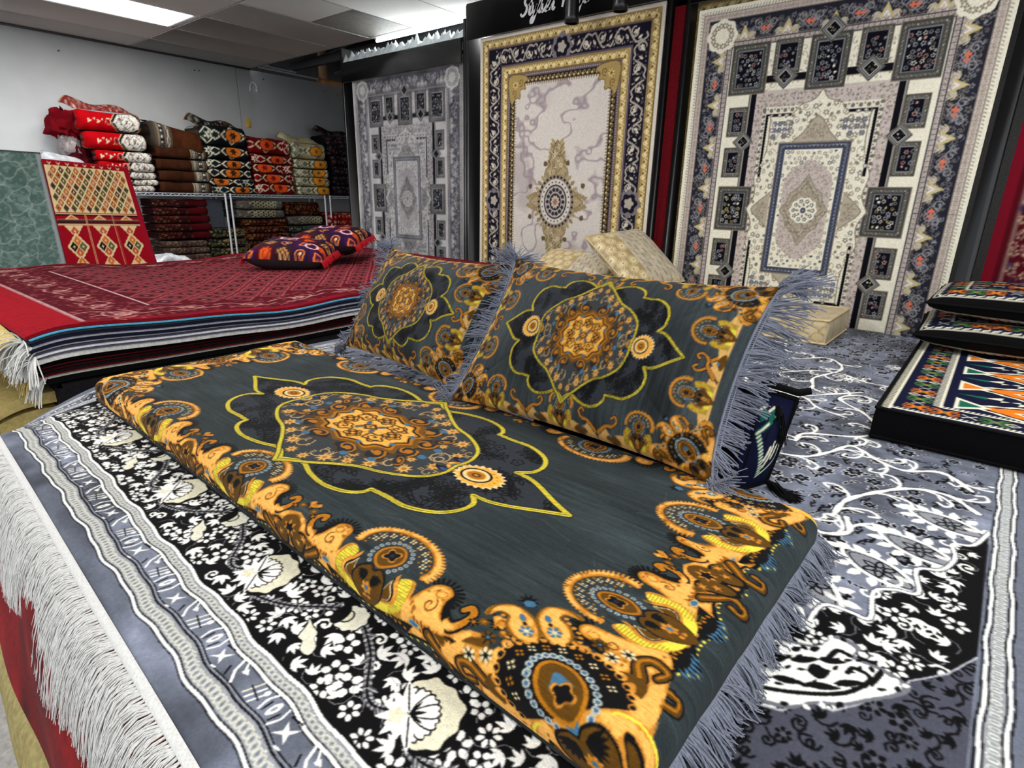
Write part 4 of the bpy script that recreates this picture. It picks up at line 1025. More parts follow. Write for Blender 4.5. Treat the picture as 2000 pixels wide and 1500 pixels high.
tag(mb.build('conduit_pipe', mat('grey_conduit', (150, 152, 156), rough=.5)), 'grey conduit pipes running along the top of the left wall', 'pipe')
e = empty('security_camera', (-9.03, 5.02, 2.70), 'small white camera box at the top of the left wall', 'camera')
mb = MB(); mb.box(-.05, .05, -.045, .045, -.09, .08, b=.01); hs_ = mb.build('housing', mat('white_plastic', (225, 228, 230), rough=.4, noise=None), e)
mb = MB(); mb.box(.049, .054, -.028, .028, -.07, .0); mb.build('lens', mat('black_gloss', (10, 10, 12), rough=.2, noise=None), hs_)
mb = MB(); mb.box(-9.10, -9.092, 4.655, 4.725, 1.735, 1.865, b=.003); o = mb.build('wall_plate', mat('brass_plate', (196, 160, 62), rough=.45, noise=None)); tag(o, 'yellow blank cover plate on the left wall above the folded rugs', 'cover plate')
mb = MB(); a = np.linspace(0, pi, 12); mb.tube(np.stack([np.full(12, -9.092), 4.83 + .05 * np.cos(a), 2.30 + .07 * np.sin(a)], 1), .010, 6); mb.box(-9.10, -9.085, 4.765, 4.795, 2.25, 2.30); mb.box(-9.10, -9.085, 4.865, 4.895, 2.25, 2.30)
tag(mb.build('wall_hook', mat('pale_plastic', (206, 208, 210), rough=.4, noise=None), None, True), 'pale arched hook stuck high on the left wall', 'hook')
for k, (y, z) in enumerate(((2.45, 2.36), (4.0, 2.40), (4.06, 2.405), (5.0, 2.44), (6.05, 2.42), (6.3, 2.40))):
    mb = MB(); mb.tube([(-9.10, y, z), (-9.085, y, z)], .009, 6); tag(mb.build('nail', mat('dark_nail', (50, 48, 48), rough=.5, noise=None)), 'small dark nail in the upper left wall', 'nail', 'nails in the left wall')
# dark low platform under the floor rug: a pile of stacked carpets
layer_cols = [(60, 56, 52), (120, 20, 28), (46, 46, 60), (150, 140, 110), (40, 40, 44), (100, 18, 26), (58, 60, 70), (130, 120, 96), (40, 36, 40), (86, 84, 80)]
names = ['charcoal', 'dark red', 'slate', 'beige', 'black', 'crimson', 'grey', 'tan', 'dark', 'grey brown']
z = -.012; k = 0
while z > FLOOR + .02:
    t = .055; c_ = layer_cols[k % 10]; mb = MB(); dx = rng.uniform(-.02, .0); y0 = .235 - .002 * k
    mb.box(-2.44 + dx, 1.45, y0, 4.40, max(z - t, FLOOR + .001), z - .002, b=.01)
    tag(mb.build('carpet_slab', mat('slab_%d' % (k % 10), c_, rough=.95)), '%s carpet in the pile under the grey floor rug, layer %s from the top' % (names[k % 10], ['first', 'second', 'third', 'fourth', 'fifth', 'sixth', 'seventh', 'eighth', 'ninth', 'tenth', 'lowest'][min(k, 10)]), 'carpet', 'carpets piled under the grey rug')
    z -= t; k += 1
# red rug whose edge hangs over the front of the pile, gold rug below it
def draped(name, pts, m, label, cv=None):
    xs = np.linspace(-2.40, .2, 200); pts = np.array(pts); Q = cr(pts, 8); th = .008
    P = np.stack([np.stack([xs, np.full_like(xs, y) + .006 * np.sin(9 * xs + 10 * z_) - .04 * (xs + 1.1) * .8, np.full_like(xs, z_)], 1) for y, z_ in Q], 1)
    mb = MB(); mb.grid(P, col=None if cv is None else cv); mb.grid((P + (0, .008, -.004))[:, ::-1], col=None if cv is None else cv)
    return tag(mb.build(name, m, None, True), label, 'rug')
c = Cv(0, 3, 0, .7, .003, (104, 3, 10)); rr = np.random.default_rng(4); c.a *= (1 + .25 * cloud(c.H, c.W, rr, [(20, 30), (60, 90)], [.6, .6]))[..., None]
for k in range(9): flora(c, .2 + k * .3, .5 + k * .3, .05, .4, .05, rr, [(206, 70, 22)], (104, 3, 10), (190, 80, 24), (.2, .4), (.3, .5, .2), .06) if k % 2 else None
n_ = len(cr(np.zeros((5, 2)), 8)); S, T_ = np.meshgrid(np.linspace(0, 3, 200), np.linspace(0, .6, n_), indexing='ij')
draped('draped_red_rug', [(.30, -.018), (.205, -.024), (.155, -.08), (.112, -.19), (.075, -.45)], mat('red_pile', None, rough=.85, sheen=.3), 'crimson rug with orange sprigs hanging below the white fringe at lower left', c.sample(S, T_).reshape(-1, 3))
draped('draped_gold_rug', [(.18, -.44), (.10, -.46), (.065, -.49), (.05, -.53), (.04, -.585)], mat('gold_pile', (150, 138, 92), rough=.85), 'pale gold rug under the crimson one at the lower left corner')
# ------------------------------------------------------------------ hanging display rugs
RY = 4.45                                   # plane of the display
def bandrects(c, cx, cy, hx, hy, ins):
    return (cx - hx + ins, cx + hx - ins, cy - hy + ins, cy + hy - ins)
def frame_fill(c, hx, hy, a, b, col):
    """frame between insets a and b of the half size hx,hy centred on 0"""
    for s in (-1, 1):
        c.rect(*sorted((s * (hx - a), s * (hx - b))), -hy + a, hy - a, col); c.rect(-hx + a, hx - a, *sorted((s * (hy - a), s * (hy - b))), col)
def frame_line(c, hx, hy, a, w, col):
    X, Y = hx - a, hy - a; c.line([(-X, -Y), (X, -Y), (X, Y), (-X, Y)], w, col, True)
def along(c, hx, hy, a, step, f):
    """call f in a frame placed every step along the inset rectangle, y pointing inward"""
    X, Y = hx - a, hy - a
    for (p0, p1, ang) in (((-X, -Y), (X, -Y), 0), ((X, -Y), (X, Y), pi / 2), ((X, Y), (-X, Y), pi), ((-X, Y), (-X, -Y), -pi / 2)):
        L = hypot(p1[0] - p0[0], p1[1] - p0[1]); n = max(1, round(L / step)); st = L / n
        for k in range(n):
            t = (k + .5) / n; c.push(p0[0] + (p1[0] - p0[0]) * t, p0[1] + (p1[1] - p0[1]) * t, ang, st, st); f(k); c.pop()
def scrollband(c, hx, hy, a, b, step, rng, col, col2, base):
    frame_fill(c, hx, hy, a, b, base); m = (a + b) / 2; w = (b - a)
    def f(k):
        h = w / step; s = 1 if k % 2 else -1
        c.line(cr([(-.5, -s * .3 * h), (-.2, -s * .38 * h), (.1, 0), (.3, s * .38 * h), (.5, s * .3 * h)], 4), .10, col)
        c.push(-.15, s * .08 * h); c.line(spiral(1.2, .05, .30 * h, 1 + s, 12, s), .085, col); c.pop()
        c.push(.25, -s * .22 * h, s); c.fill(leafpoly(.35, .16, 4), col2); c.pop(); c.push(-.35, s * .3 * h, -s); c.fill(leafpoly(.3, .15, 4), col2); c.pop()
        c.fill(rosette(5, .07, .15) + (-.15, s * .08 * h), col2)
        for q in range(4): c.ell(-.4 + .26 * q, (-1) ** q * .36 * h, .05, .05, col, n=5)
    along(c, hx, hy, m, step, f)
def beadband(c, hx, hy, a, b, base, dark, dot, step=.026):
    frame_fill(c, hx, hy, a, b, base); w = (b - a)
    along(c, hx, hy, (a + b) / 2, step, lambda k: (c.line([(-.5, -.5 * w / step), (-.5, .5 * w / step)], .10, dark), c.line(rosette(4, .24, .34, 2), .07, dot, True)))
    frame_line(c, hx, hy, a, .006, dark); frame_line(c, hx, hy, b, .006, dark)
def hang(name, X, zc, hx, hy, cv, m, label, Y=RY, res=.0045, zmin=None, wave=.004, group=None, back=(226, 222, 210), rotz=0, seed=1):
    rr = np.random.default_rng(seed)
    xs = np.linspace(-hx, hx, int(2 * hx / res)); z0 = max(-hy, (FLOOR + .01 if zmin is None else zmin) - zc); zs = np.linspace(z0, hy, int((hy - z0) / res))
    U, V = np.meshgrid(xs, zs, indexing='ij'); ph = rr.uniform(0, 6)
    Yd = wave * np.sin(U * 5 + ph) * (.4 + .6 * (hy - V) / (2 * hy)) + wave * .5 * np.sin(U * 13 + V * 2)
    o = empty(name, (X, Y, 0), label, 'rug', group, rot=(0, 0, rotz)); P = np.stack([U, Yd, V + zc], -1)
    rawmesh('pile', P, quads(len(xs), len(zs)), m, o, col=cv.sample(U, V).reshape(-1, 3))
    B = P[::8, ::8].copy(); B[0, :, 0] = -hx; B[-1, :, 0] = hx; B[:, -1, 2] = hy + zc; B[..., 1] += .012
    mb = MB(); mb.grid(B[:, ::-1])
    for E_, Fb in ((P[0], P[0] + (0, .014, 0)), (P[-1], P[-1] + (0, .014, 0))): mb.grid(np.stack([E_[::6], Fb[::6]], 1))
    mb.build('backing', mat('rug_back_%d' % back[0], back, rough=.9), o); return o
tapestry = mat('printed_pile', None, rough=.85, noise=(150, .08), bump=(300, .12))
# --- panelled garden design
def garden(hx, hy, pal, seed, res):
    g = lambda k: pal[k]; rng = np.random.default_rng(seed)
    c = Cv(-hx, hx, -hy, hy, res, g('ground'))
    c.a *= (1 + g('mottle') * cloud(c.H, c.W, rng, [(30, 30), (12, 9)], [.7, .5]))[..., None]
    frame_fill(c, hx, hy, 0, .035, g('cream'))
    def tick(k): c.line([(-.4, -.3), (.0, .3)], .22, g('mid'))
    along(c, hx, hy, .028, .02, tick)
    beadband(c, hx, hy, .042, .085, g('pink'), g('taupe'), g('taupe'))
    # scalloped dark border
    frame_fill(c, hx, hy, .088, .23, g('dark'))
    flor = [g('grey2'), g('mid'), g('mid'), g('taupe')]
    for (x0, x1, y0, y1) in ((-hx + .09, -hx + .215, -hy + .09, hy - .09), (hx - .215, hx - .09, -hy + .09, hy - .09), (-hx + .09, hx - .09, -hy + .09, -hy + .215), (-hx + .09, hx - .09, hy - .215, hy - .09)):
        flora(c, x0, x1, y0, y1, .034, rng, flor, g('dark'), g('grey2'), (.45, .62), (.3, .2, .5), .05)
    def scal(k):
        # pink foliage biting into the dark border from the inside
        c.fill(cr([(-.5, .36), (-.42, .12), (-.3, .14), (-.2, -.06), (-.08, -.02), (0, -.24), (.08, -.02), (.2, -.06), (.3, .14), (.42, .12), (.5, .36)], 4), g('pink'))
        for s in (-1, 1):
            c.push(s * .17, .02, 0, s * .1, .1); c.line(spiral(1.15, .15, 1, -1, 12), .3, g('olive')); c.line(spiral(1.15, .15, 1, -1, 12), .1, g('cream')); c.pop()
        c.line([(-.12, .05), (0, -.2), (.12, .05)], .035, g('gold'))
        c.line([(-.1, .12), (0, -.06), (.1, .12)], .03, g('cream'))
        for s in (-1, 1): c.push(s * .45, -.1); c.fill(rosette(4, .03, .07), g('accent')); c.line(rosette(4, .06, .12, 3), .02, g('grey2'), True); c.pop()
        for s in (-1, 1): c.push(s * .33, -.2); c.line(spiral(1.2, .03, .11, 0, 10, s), .025, g('grey2')); c.pop()
    along(c, hx, hy, .20, .30, scal)
    frame_fill(c, hx, hy, .228, .232, g('pink'))
    Hx, Hy = hx - .23, hy - .23
    def leafing(k):
        c.line(cr([(-.5, -.2), (-.1, .3), (.3, -.3), (.5, .1)], 4), .08, g('taupe')); c.ell(-.1, 0, .14, .1, g('mid'), n=6)
    along(c, hx, hy, .222, .035, leafing)
    beadband(c, hx, hy, .235, .268, g('pink'), g('navy'), g('taupe'), .03)
    c.rect(-hx + .27, hx - .27, -hy + .27, hy - .27, g('cream'))
    # corners of the outer field: round fans
    for sx in (-1, 1):
        for sy in (-1, 1):
            c.push(sx * (hx - .185), sy * (hy - .185), 0, sx * .1, sy * .1); c.fill(rosette(8, .95, 1.1), g('cream'))
            for q in range(14): a = q * .45; flower(c, .65 * cos(a), .65 * sin(a), .2, g('taupe'), g('cream'), 5)
            c.pop()
    # inner leafy ground
    c.rect(-.42, .42, -.775, .775, g('pink'))
    flora(c, -.42, .42, -.775, .775, .03, rng, [g('taupe'), g('mid')], g('pink'), g('taupe'), (.25, .42), (.1, .3, .6), .07)
    flora(c, -.62, .62, .785, 1.06, .04, rng, [g('mid2')], g('cream'), g('mid2'), (.15, .3), (.1, .5, .4), .04); flora(c, -.62, .62, -1.06, -.785, .04, rng, [g('mid2')], g('cream'), g('mid2'), (.15, .3), (.1, .5, .4), .04)
    # dark bars joining the panels
    for s in (-1, 1):
        c.rect(-.47, .47, s * .845 - .022, s * .845 + .022, g('black')); c.rect(-.47, .47, s * .845 - .026, s * .845 - .02, g('taupe')); c.rect(s * .438 - .018, s * .438 + .018, -.775, .775, g('black')); c.line([(s * .465, -.775), (s * .465, .775)], .012, g('mid'))
    def panel(x0, x1, y0, y1, warm):
        c.rect(x0, x1, y0, y1, g('taupe')); c.rect(x0 + .004, x1 - .004, y0 + .004, y1 - .004, g('dark2'))
        hx_, hy_ = (x1 - x0) / 2, (y1 - y0) / 2; c.push((x0 + x1) / 2, (y0 + y1) / 2)
        def z(k): c.line([(-.5, -.35), (-.2, .35), (.1, -.35), (.4, .35)], .12, g('taupe')); c.ell(-.05, .0, .16, .14, g('cream') if k % 3 == 0 else g('olive'), n=5)
        along(c, hx_, hy_, .024 if min(hx_, hy_) > .1 else .017, .022, z)
        io = .05 if min(hx_, hy_) > .1 else .034; frame_line(c, hx_, hy_, io - .005, .005, g('grey2')); c.rect(-hx_ + io, hx_ - io, -hy_ + io, hy_ - io, g('black'))
        cols = [g('grey3'), g('grey3'), g('cream'), g('rose'), g('grey2')] if warm == 1 else ([g('grey3'), g('grey2'), g('grey2'), g('rose')] if warm == 0 else [g('cream'), g('grey3'), g('gold2'), g('cream')])
        flora(c, -hx_ + io, hx_ - io, -hy_ + io, hy_ - io, .030 if warm else .031, rng, cols, g('black'), None, (.38, .52), (.75, .2, .05), .04)
        c.pop()
    def diamond(x, y, r):
        for k, col in ((1.0, g('taupe')), (.93, g('dark2')), (.82, g('grey2')), (.70, g('dark2')), (.6, g('cream')), (.52, g('black'))): c.fill([(x - r * k, y), (x, y + r * k), (x + r * k, y), (x, y - r * k)], col)
        flora(c, x - r * .28, x + r * .28, y - r * .28, y + r * .28, r * .26, rng, [g('cream'), g('gold2'), g('taupe')], g('black'), None, (.3, .5))
    for sy in (-1, 1):
        def sp(x0, x1, y0, y1, w): panel(*sorted((x0, x1)), *sorted((sy * y0, sy * y1)), w)
        for s in (-1, 1):
            sp(s * .37, s * .625, .76, 1.08, 1); sp(s * .165, s * .34, .865, 1.08, 0)
            sp(s * .465, s * .60, .49, .685, 0); sp(s * .465, s * .60, .215, .42, 0)
            diamond(s * .25, sy * .85, .078); diamond(s * .475, sy * .455, .074)
        sp(-.12, .12, .755, 1.08, 1); diamond(0, sy * 1.10, .08)
    for s in (-1, 1): panel(*sorted((s * .365, s * .605)), -.155, .155, 2)
    # cream garden frame with black corner bars
    def ogee():
        P = cr([(0, .76), (.04, .70), (.12, .67), (.17, .62), (.30, .62), (.30, .58), (.30, .40), (.33, .30), (.36, .22), (.34, .1), (.385, .0)], 4)
        return np.concatenate([P, (P * (1, -1))[::-1], P * (-1, -1), (P * (-1, 1))[::-1]])
    c.rect(-.36, .36, -.67, .67, g('cream2'))
    for s in (-1, 1):
        for x in np.arange(-.35, .36, .045): c.ell(x, s * .645, .013, .013, g('mid'), n=6); c.ell(x + .022, s * .655, .007, .007, g('taupe'), n=5)
        for y in np.arange(-.65, .66, .045): c.ell(s * .352, y, .013, .013, g('mid'), n=6); c.ell(s * .345, y + .022, .007, .007, g('taupe'), n=5)
    c.fill(ogee(), g('cream')); c.line(ogee(), .006, g('taupe'), True)
    for sx in (-1, 1):
        for sy in (-1, 1):
            c.rect(*sorted((sx * .17, sx * .335)), *sorted((sy * .607, sy * .623)), g('black')); c.rect(*sorted((sx * .319, sx * .335)), *sorted((sy * .22, sy * .623)), g('black'))
            for q in range(22): c.ell(sx * .315, sy * (.23 + q * .018), .006, .007, g('cream'), n=5)
            for q in range(4):
                for r in range(3 - q % 2): flower(c, sx * (.27 - .035 * q), sy * (.56 - .04 * r), .02, g('blue'), g('grey2'), 6)
    m = np.zeros((c.H, c.W), bool); r = c.polymask(ogee()); m[r[0]:r[1], r[2]:r[3]] = r[4]; c.mask = m
    flora(c, -.36, .36, -.7, .7, .046, rng, [g('taupe'), g('taupe'), g('mid')], g('cream'), g('taupe'), (.28, .44), (.6, .3, .1), .05)
    def dentil(P, col, w): c.line(P, w, col, True)
    c.mask = None
    for s in (-1, 1):
        T_ = cr([(-.14, s * .44), (-.08, s * .50), (0, s * .60), (.08, s * .50), (.14, s * .44)], 3); c.fill(T_, g('taupe2')); c.line(T_, .006, g('taupe'))
        T_ = cr([(s * .23, -.12), (s * .31, -.05), (s * .35, 0), (s * .31, .05), (s * .23, .12)], 3); c.fill(T_, g('taupe2')); c.line(T_, .006, g('taupe'))
    for s in (-1, 1):
        for x, y, hw, hh in ((0, s * .51, .07, .05), (s * .28, 0, .04, .06)): flora(c, x - hw, x + hw, y - hh, y + hh, .022, rng, [g('taupe')], g('taupe2'), g('taupe'), (.3, .5), (.2, .4, .4), .1)
    # central framed lozenge
    c.rect(-.225, .225, -.44, .44, g('taupe')); c.rect(-.218, .218, -.433, .433, g('navy2')); c.push(0, 0); along(c, .2, .415, 0, .024, lambda k: (c.line([(-.5, -.3), (0, .3), (.5, -.3)], .14, g('grey2')), c.ell(0, -.1, .13, .13, g('cream'), n=5))); c.pop()
    c.rect(-.178, .178, -.393, .393, g('cream'))
    flora(c, -.178, .178, -.393, .393, .034, rng, [g('navy2'), g('mid'), g('taupe')], g('cream'), None, (.3, .44), (.6, .3, .1))
    hexa = cr([(0, .33), (.06, .30), (.1, .27), (.15, .2), (.15, 0), (.15, -.2), (.1, -.27), (.06, -.3), (0, -.33), (-.06, -.3), (-.1, -.27), (-.15, -.2), (-.15, 0), (-.15, .2), (-.1, .27), (-.06, .3)], 3, True)
    c.fill(hexa, g('pink')); m[:] = False; r = c.polymask(hexa); m[r[0]:r[1], r[2]:r[3]] = r[4]; c.mask = m
    flora(c, -.15, .15, -.33, .33, .022, rng, [g('mid2')], g('pink'), g('mid2'), (.2, .4), (.1, .3, .6), .08); c.mask = None
    loz = np.array([(0, .235), (.05, .15), (.10, .11), (.115, .05), (.155, 0), (.115, -.05), (.10, -.11), (.05, -.15), (0, -.235), (-.05, -.15), (-.10, -.11), (-.115, -.05), (-.155, 0), (-.115, .05), (-.1, .11), (-.05, .15)])
    c.fill(loz, g('taupe2')); c.line(loz * .8, .006, g('taupe'), True); c.line(loz, .005, g('taupe'), True); m[:] = False; r = c.polymask(loz); m[r[0]:r[1], r[2]:r[3]] = r[4]; c.mask = m
    flora(c, -.15, .15, -.22, .22, .022, rng, [g('taupe'), g('mid')], g('taupe2'), g('taupe'), (.35, .5), (.2, .3, .5), .08); c.mask = None
    c.push(0, 0, 0, .085, .085); c.fill(rosette(10, .9, 1.05), g('cream')); 
    for q in range(10): a = q * .628; flower(c, .72 * cos(a), .72 * sin(a), .17, g('navy2'), g('cream'), 5)
    for q in range(8): a = q * .785; c.push(.3 * cos(a), .3 * sin(a), a); c.fill(leafpoly(.3, .16, 4), g('taupe')); c.pop()
    c.ell(0, 0, .2, .22, g('navy2')); c.ell(0, 0, .08, .1, g('grey2')); c.pop()
    c.a *= (1 + .05 * rng.normal(size=(c.H, c.W)))[..., None]
    return c.blur(1)
PAL3 = dict(ground=(214, 208, 190), mottle=.03, cream=(232, 228, 208), cream2=(226, 222, 202), pink=(196, 184, 178), taupe=(134, 124, 108), taupe2=(176, 166, 148), mid=(112, 108, 104), mid2=(146, 136, 124), dark=(38, 38, 50), dark2=(66, 68, 68), grey2=(138, 140, 144), grey3=(176, 178, 188), black=(12, 12, 20), navy=(46, 46, 58), navy2=(62, 68, 88), gold=(196, 180, 116), gold2=(206, 190, 130), olive=(140, 134, 92), accent=(214, 112, 84), rose=(206, 154, 146), blue=(92, 98, 120))
PAL1 = dict(PAL3, ground=(176, 174, 176), mottle=.10, cream=(190, 188, 188), cream2=(184, 182, 184), pink=(176, 172, 174), taupe=(110, 110, 110), taupe2=(150, 148, 150), mid=(110, 110, 114), mid2=(150, 148, 150), dark=(78, 80, 88), dark2=(84, 84, 84), grey2=(160, 160, 164), grey3=(196, 196, 200), black=(26, 27, 32), navy=(96, 98, 110), navy2=(96, 98, 108), gold=(140, 138, 130), gold2=(168, 166, 158), olive=(122, 122, 118), accent=(120, 116, 116), rose=(172, 168, 168), blue=(120, 122, 130))
g3 = garden(.90, 1.335, PAL3, 31, .003)
hang('hanging_rug', -1.095, .765, .90, 1.335, g3, tapestry, 'large cream and navy panelled rug hanging on the right display rack', res=.0042, seed=3)
g1 = garden(.91, 1.335, PAL1, 32, .005)
# washed-out vertical wear on the grey one
g1.a = g1.a * .95 + 2 + 14 * cloud(g1.H, g1.W, np.random.default_rng(2), [(40, 30), (14, 10)], [.6, .4])[..., None]
hang('hanging_rug', -5.225, .775, .905, 1.335, g1, tapestry, 'faded grey panelled rug hanging on the left display rack behind the red pile', res=.008, seed=4)
# --- marble design with gold borders
def marble(hx, hy, res, seed):
    rng = np.random.default_rng(seed); c = Cv(-hx, hx, -hy, hy, res, (206, 200, 192))
    n1 = cloud(c.H, c.W, rng, [(70, 90), (30, 40), (14, 18)], [1, .5, .25]); v = np.abs(n1) ; n2 = cloud(c.H, c.W, rng, [(90, 60), (40, 50)], [1, .4])
    w = np.clip(1 - v / .30, 0, 1)[..., None] ** 1.3 * .8; c.a = c.a * (1 - w) + np.array((138, 122, 130)) * w
    w = np.clip(n2 - .5, 0, 1)[..., None] * .45; c.a = c.a * (1 - w) + np.array((150, 138, 140)) * w
    lv = np.clip(1 - np.abs(n1 - .28) / .035, 0, 1)[..., None] * .6; c.a = c.a * (1 - lv) + np.array((226, 222, 218)) * lv
    GO, GO2, NV, CRE, VIO = (166, 142, 90), (92, 72, 38), (24, 22, 34), (172, 164, 152), (92, 80, 92)
    def goldband(a, b, base):
        frame_fill(c, hx, hy, a, b, base); w_ = b - a
        def f(k):
            h = w_ / .085
            c.line(cr([(-.45, -.3 * h), (-.1, .36 * h), (.25, -.2 * h), (.5, .1 * h)], 4), .09, (232, 214, 160)); c.fill(rosette(5, .1, .2) + (-.1, 0), (232, 214, 160)); c.ell(.28, .1 * h, .1, .08, GO2, n=6); c.line([(-.5, .42 * h), (.5, .42 * h)], .05, GO2); c.line([(-.5, -.42 * h), (.5, -.42 * h)], .05, GO2)
        along(c, hx, hy, (a + b) / 2, .085, f)
    frame_fill(c, hx, hy, 0, .028, (214, 208, 196))
    goldband(.03, .105, GO); frame_fill(c, hx, hy, .105, .113, VIO)
    scrollband(c, hx, hy, .113, .255, .15, rng, CRE, (206, 198, 180), NV)
    for (x0, x1, y0, y1) in ((-hx + .12, -hx + .25, -hy + .2, hy - .2), (hx - .25, hx - .12, -hy + .2, hy - .2), (-hx + .2, hx - .2, hy - .25, hy - .12)): flora(c, x0, x1, y0, y1, .042, rng, [(150, 142, 132), (120, 112, 112)], NV, None, (.2, .34), (.3, .5, .2))
    for s in (-1, 1):
        for (x, y) in ((0, s * (hy - .184)), (s * (hx - .184), 0)):
            c.push(x, y); c.fill(rosette(8, .09, .115), (120, 114, 118)); c.fill(rosette(6, .06, .085), NV); c.fill(rosette(5, .03, .05), CRE); c.pop()
    frame_fill(c, hx, hy, .255, .270, VIO); goldband(.272, .345, (176, 152, 96))
    frame_fill(c, hx, hy, .345, .372, VIO)
    along(c, hx, hy, .358, .02, lambda k: c.fill(rosette(4, .15, .4), (170, 160, 150)))
    frame_fill(c, hx, hy, .372, .425, (40, 34, 30))
    along(c, hx, hy, .398, .045, lambda k: (c.push(0, 0, 0), c.line(spiral(1.2, .08, .42, 0, 10), .13, GO), c.fill(rosette(4, .1, .24) + (.4, .2), (226, 206, 150)), c.pop()))
    along(c, hx, hy, .437, .024, lambda k: (c.fill([(-.42, -.6), (0, .5), (.42, -.6)], (88, 74, 50)), c.ell(0, -.2, .2, .25, GO, n=5)))
    for sx in (-1, 1):
        for sy in (-1, 1):
            c.push(sx * (hx - .415), sy * (hy - .415), 0, -sx * .11, -sy * .11); P = cr([(-.5, -.5), (.9, -.55), (1.5, -.2), (1.1, .1), (1.25, .5), (.7, .55), (.65, 1.2), (.2, 1.1), (-.2, 1.6), (-.5, .9)], 4, True); c.fill(P, GO); c.line(P, .05, GO2, True)
            for (x, y) in ((.1, .1), (.7, .0), (0, .75)): c.push(x, y, 0, .3); c.line(spiral(1.3, .1, 1, 0, 12), .16, (96, 74, 34)); c.pop()
            flower(c, .15, .15, .3, (226, 204, 140), (120, 90, 40), 7); c.pop()
    # round medallion with fretted pendants
    TG, TG2 = (152, 134, 96), (98, 84, 58)
    for s in (-1, 1):
        for k in range(9):
            y = s * (.20 + .035 * k); w_ = .13 * (1 - k / 9.5) + .02
            for q in (-1, 1): c.push(q * w_ * .5, y, s * (pi / 2) - q * s * .7); c.fill(leafpoly(.075, .04, 5), TG if k % 2 else (180, 164, 124)); c.line([(0, 0), (.06, 0)], .004, TG2); c.pop()
            c.fill(rosette(5, .012, .024) + (0, y), TG2 if k % 2 else TG)
        for k in range(4):
            x = s * (.20 + .03 * k)
            for q in (-1, 1): c.push(x, q * (.055 - .012 * k), (0 if s > 0 else pi) + q * .5 * s); c.fill(leafpoly(.06, .035, 5), TG); c.pop()
    for s in (-1, 1):
        PP = cr([(-.13, s * .18), (-.12, s * .27), (-.07, s * .31), (-.08, s * .36), (-.035, s * .40), (-.04, s * .44), (0, s * .52), (.04, s * .44), (.035, s * .40), (.08, s * .36), (.07, s * .31), (.12, s * .27), (.13, s * .18)], 4); c.fill(PP, (166, 150, 116)); c.line(PP, .006, TG2)
        for k in range(16): c.push(.07 * sin(k * 2.4) * (1 - k / 18), s * (.21 + .018 * k), k); c.line(spiral(1.1, .004, .024, 0, 9), .006, TG2 if k % 2 else (214, 204, 180)); c.pop()
        PP = cr([(s * .16, -.11), (s * .21, -.08), (s * .24, -.04), (s * .30, 0), (s * .24, .04), (s * .21, .08), (s * .16, .11)], 4); c.fill(PP, (166, 150, 116)); c.line(PP, .006, TG2)
    for k in range(28):
        a = k * 2 * pi / 28; c.push(.20 * cos(a), .23 * sin(a), a); c.fill(leafpoly(.06, .04, 5), TG if k % 2 else (176, 160, 122)); c.line([(0, 0), (.05, 0)], .003, TG2); c.pop()
    for k in range(8):
        a = k * pi / 4 + .4; c.push(.29 * cos(a), .33 * sin(a), a); c.fill(leafpoly(.05, .05, 5), TG2); c.pop()
    c.ell(0, 0, .20, .235, (140, 128, 110), n=40)
    for k in range(30): a = k * 2 * pi / 30; c.ell(.185 * cos(a), .215 * sin(a), .012, .012, (34, 32, 44), n=6)
    c.ell(0, 0, .165, .195, (206, 200, 190), n=40)
    for k in range(24): a = k * 2 * pi / 24; c.ell(.147 * cos(a), .172 * sin(a), .009, .009, (90, 84, 84), n=6)
    c.ell(0, 0, .125, .150, (60, 54, 58), n=32); c.ell(0, 0, .112, .136, (176, 168, 158), n=32)
    for k in range(14): a = k * 2 * pi / 14; c.push(.085 * cos(a), .105 * sin(a), a); c.fill(rosette(5, .011, .021), (44, 42, 56)); c.pop()
    c.ell(0, 0, .062, .074, (44, 42, 52), n=24); c.push(0, 0, 0, .05, .06); c.fill(rosette(10, .7, 1), (190, 176, 160)); c.fill(rosette(6, .3, .55), (150, 110, 92)); c.pop()
    c.a *= (1 + .05 * rng.normal(size=(c.H, c.W)))[..., None]
    return c.blur(1)
m2 = marble(.93, 1.43, .0032, 40)
hang('hanging_rug', -3.19, .78, .93, 1.43, m2, tapestry, 'rug with marble field, round medallion and gold borders on the middle rack', res=.0048, seed=5)
hang('hanging_rug', -1.17, .78, .93, 1.43, m2, mat('grainy_pile', None, rough=.9, noise=(150, .1)), 'gold bordered rug mostly hidden behind the left edge of the cream panelled rug', Y=RY + .10, res=.012, seed=6)  # rougher, grainier pile; woven colours same as the middle rug
# dark red rug at the far right
c = Cv(-.95, .95, -1.35, 1.35, .005, (74, 8, 20)); rr = np.random.default_rng(9)
frame_fill(c, .95, 1.35, 0, .05, (110, 12, 30)); frame_fill(c, .95, 1.35, .08, .1, (120, 90, 84)); frame_fill(c, .95, 1.35, .26, .28, (120, 96, 84))
for (x0, x1, y0, y1) in ((-.85, -.70, -1.25, 1.25), (.70, .85, -1.25, 1.25), (-.85, .85, -1.25, -1.1), (-.85, .85, 1.1, 1.25)):
    flora(c, x0, x1, y0, y1, .05, rr, [(190, 168, 140), (160, 136, 120), (60, 60, 90)], (60, 10, 20), (150, 120, 100), (.42, .6), (.5, .4, .1), .06)
og = cr([(0, 1.0), (.12, .9), (.3, .84), (.36, .7), (.52, .62), (.50, .5), (.6, .4), (.5, .3), (.56, .15), (.44, .05), (.56, -.15), (.5, -.3), (.6, -.4), (.50, -.5), (.52, -.62), (.36, -.7), (.3, -.84), (.12, -.9), (0, -1.0)], 5)
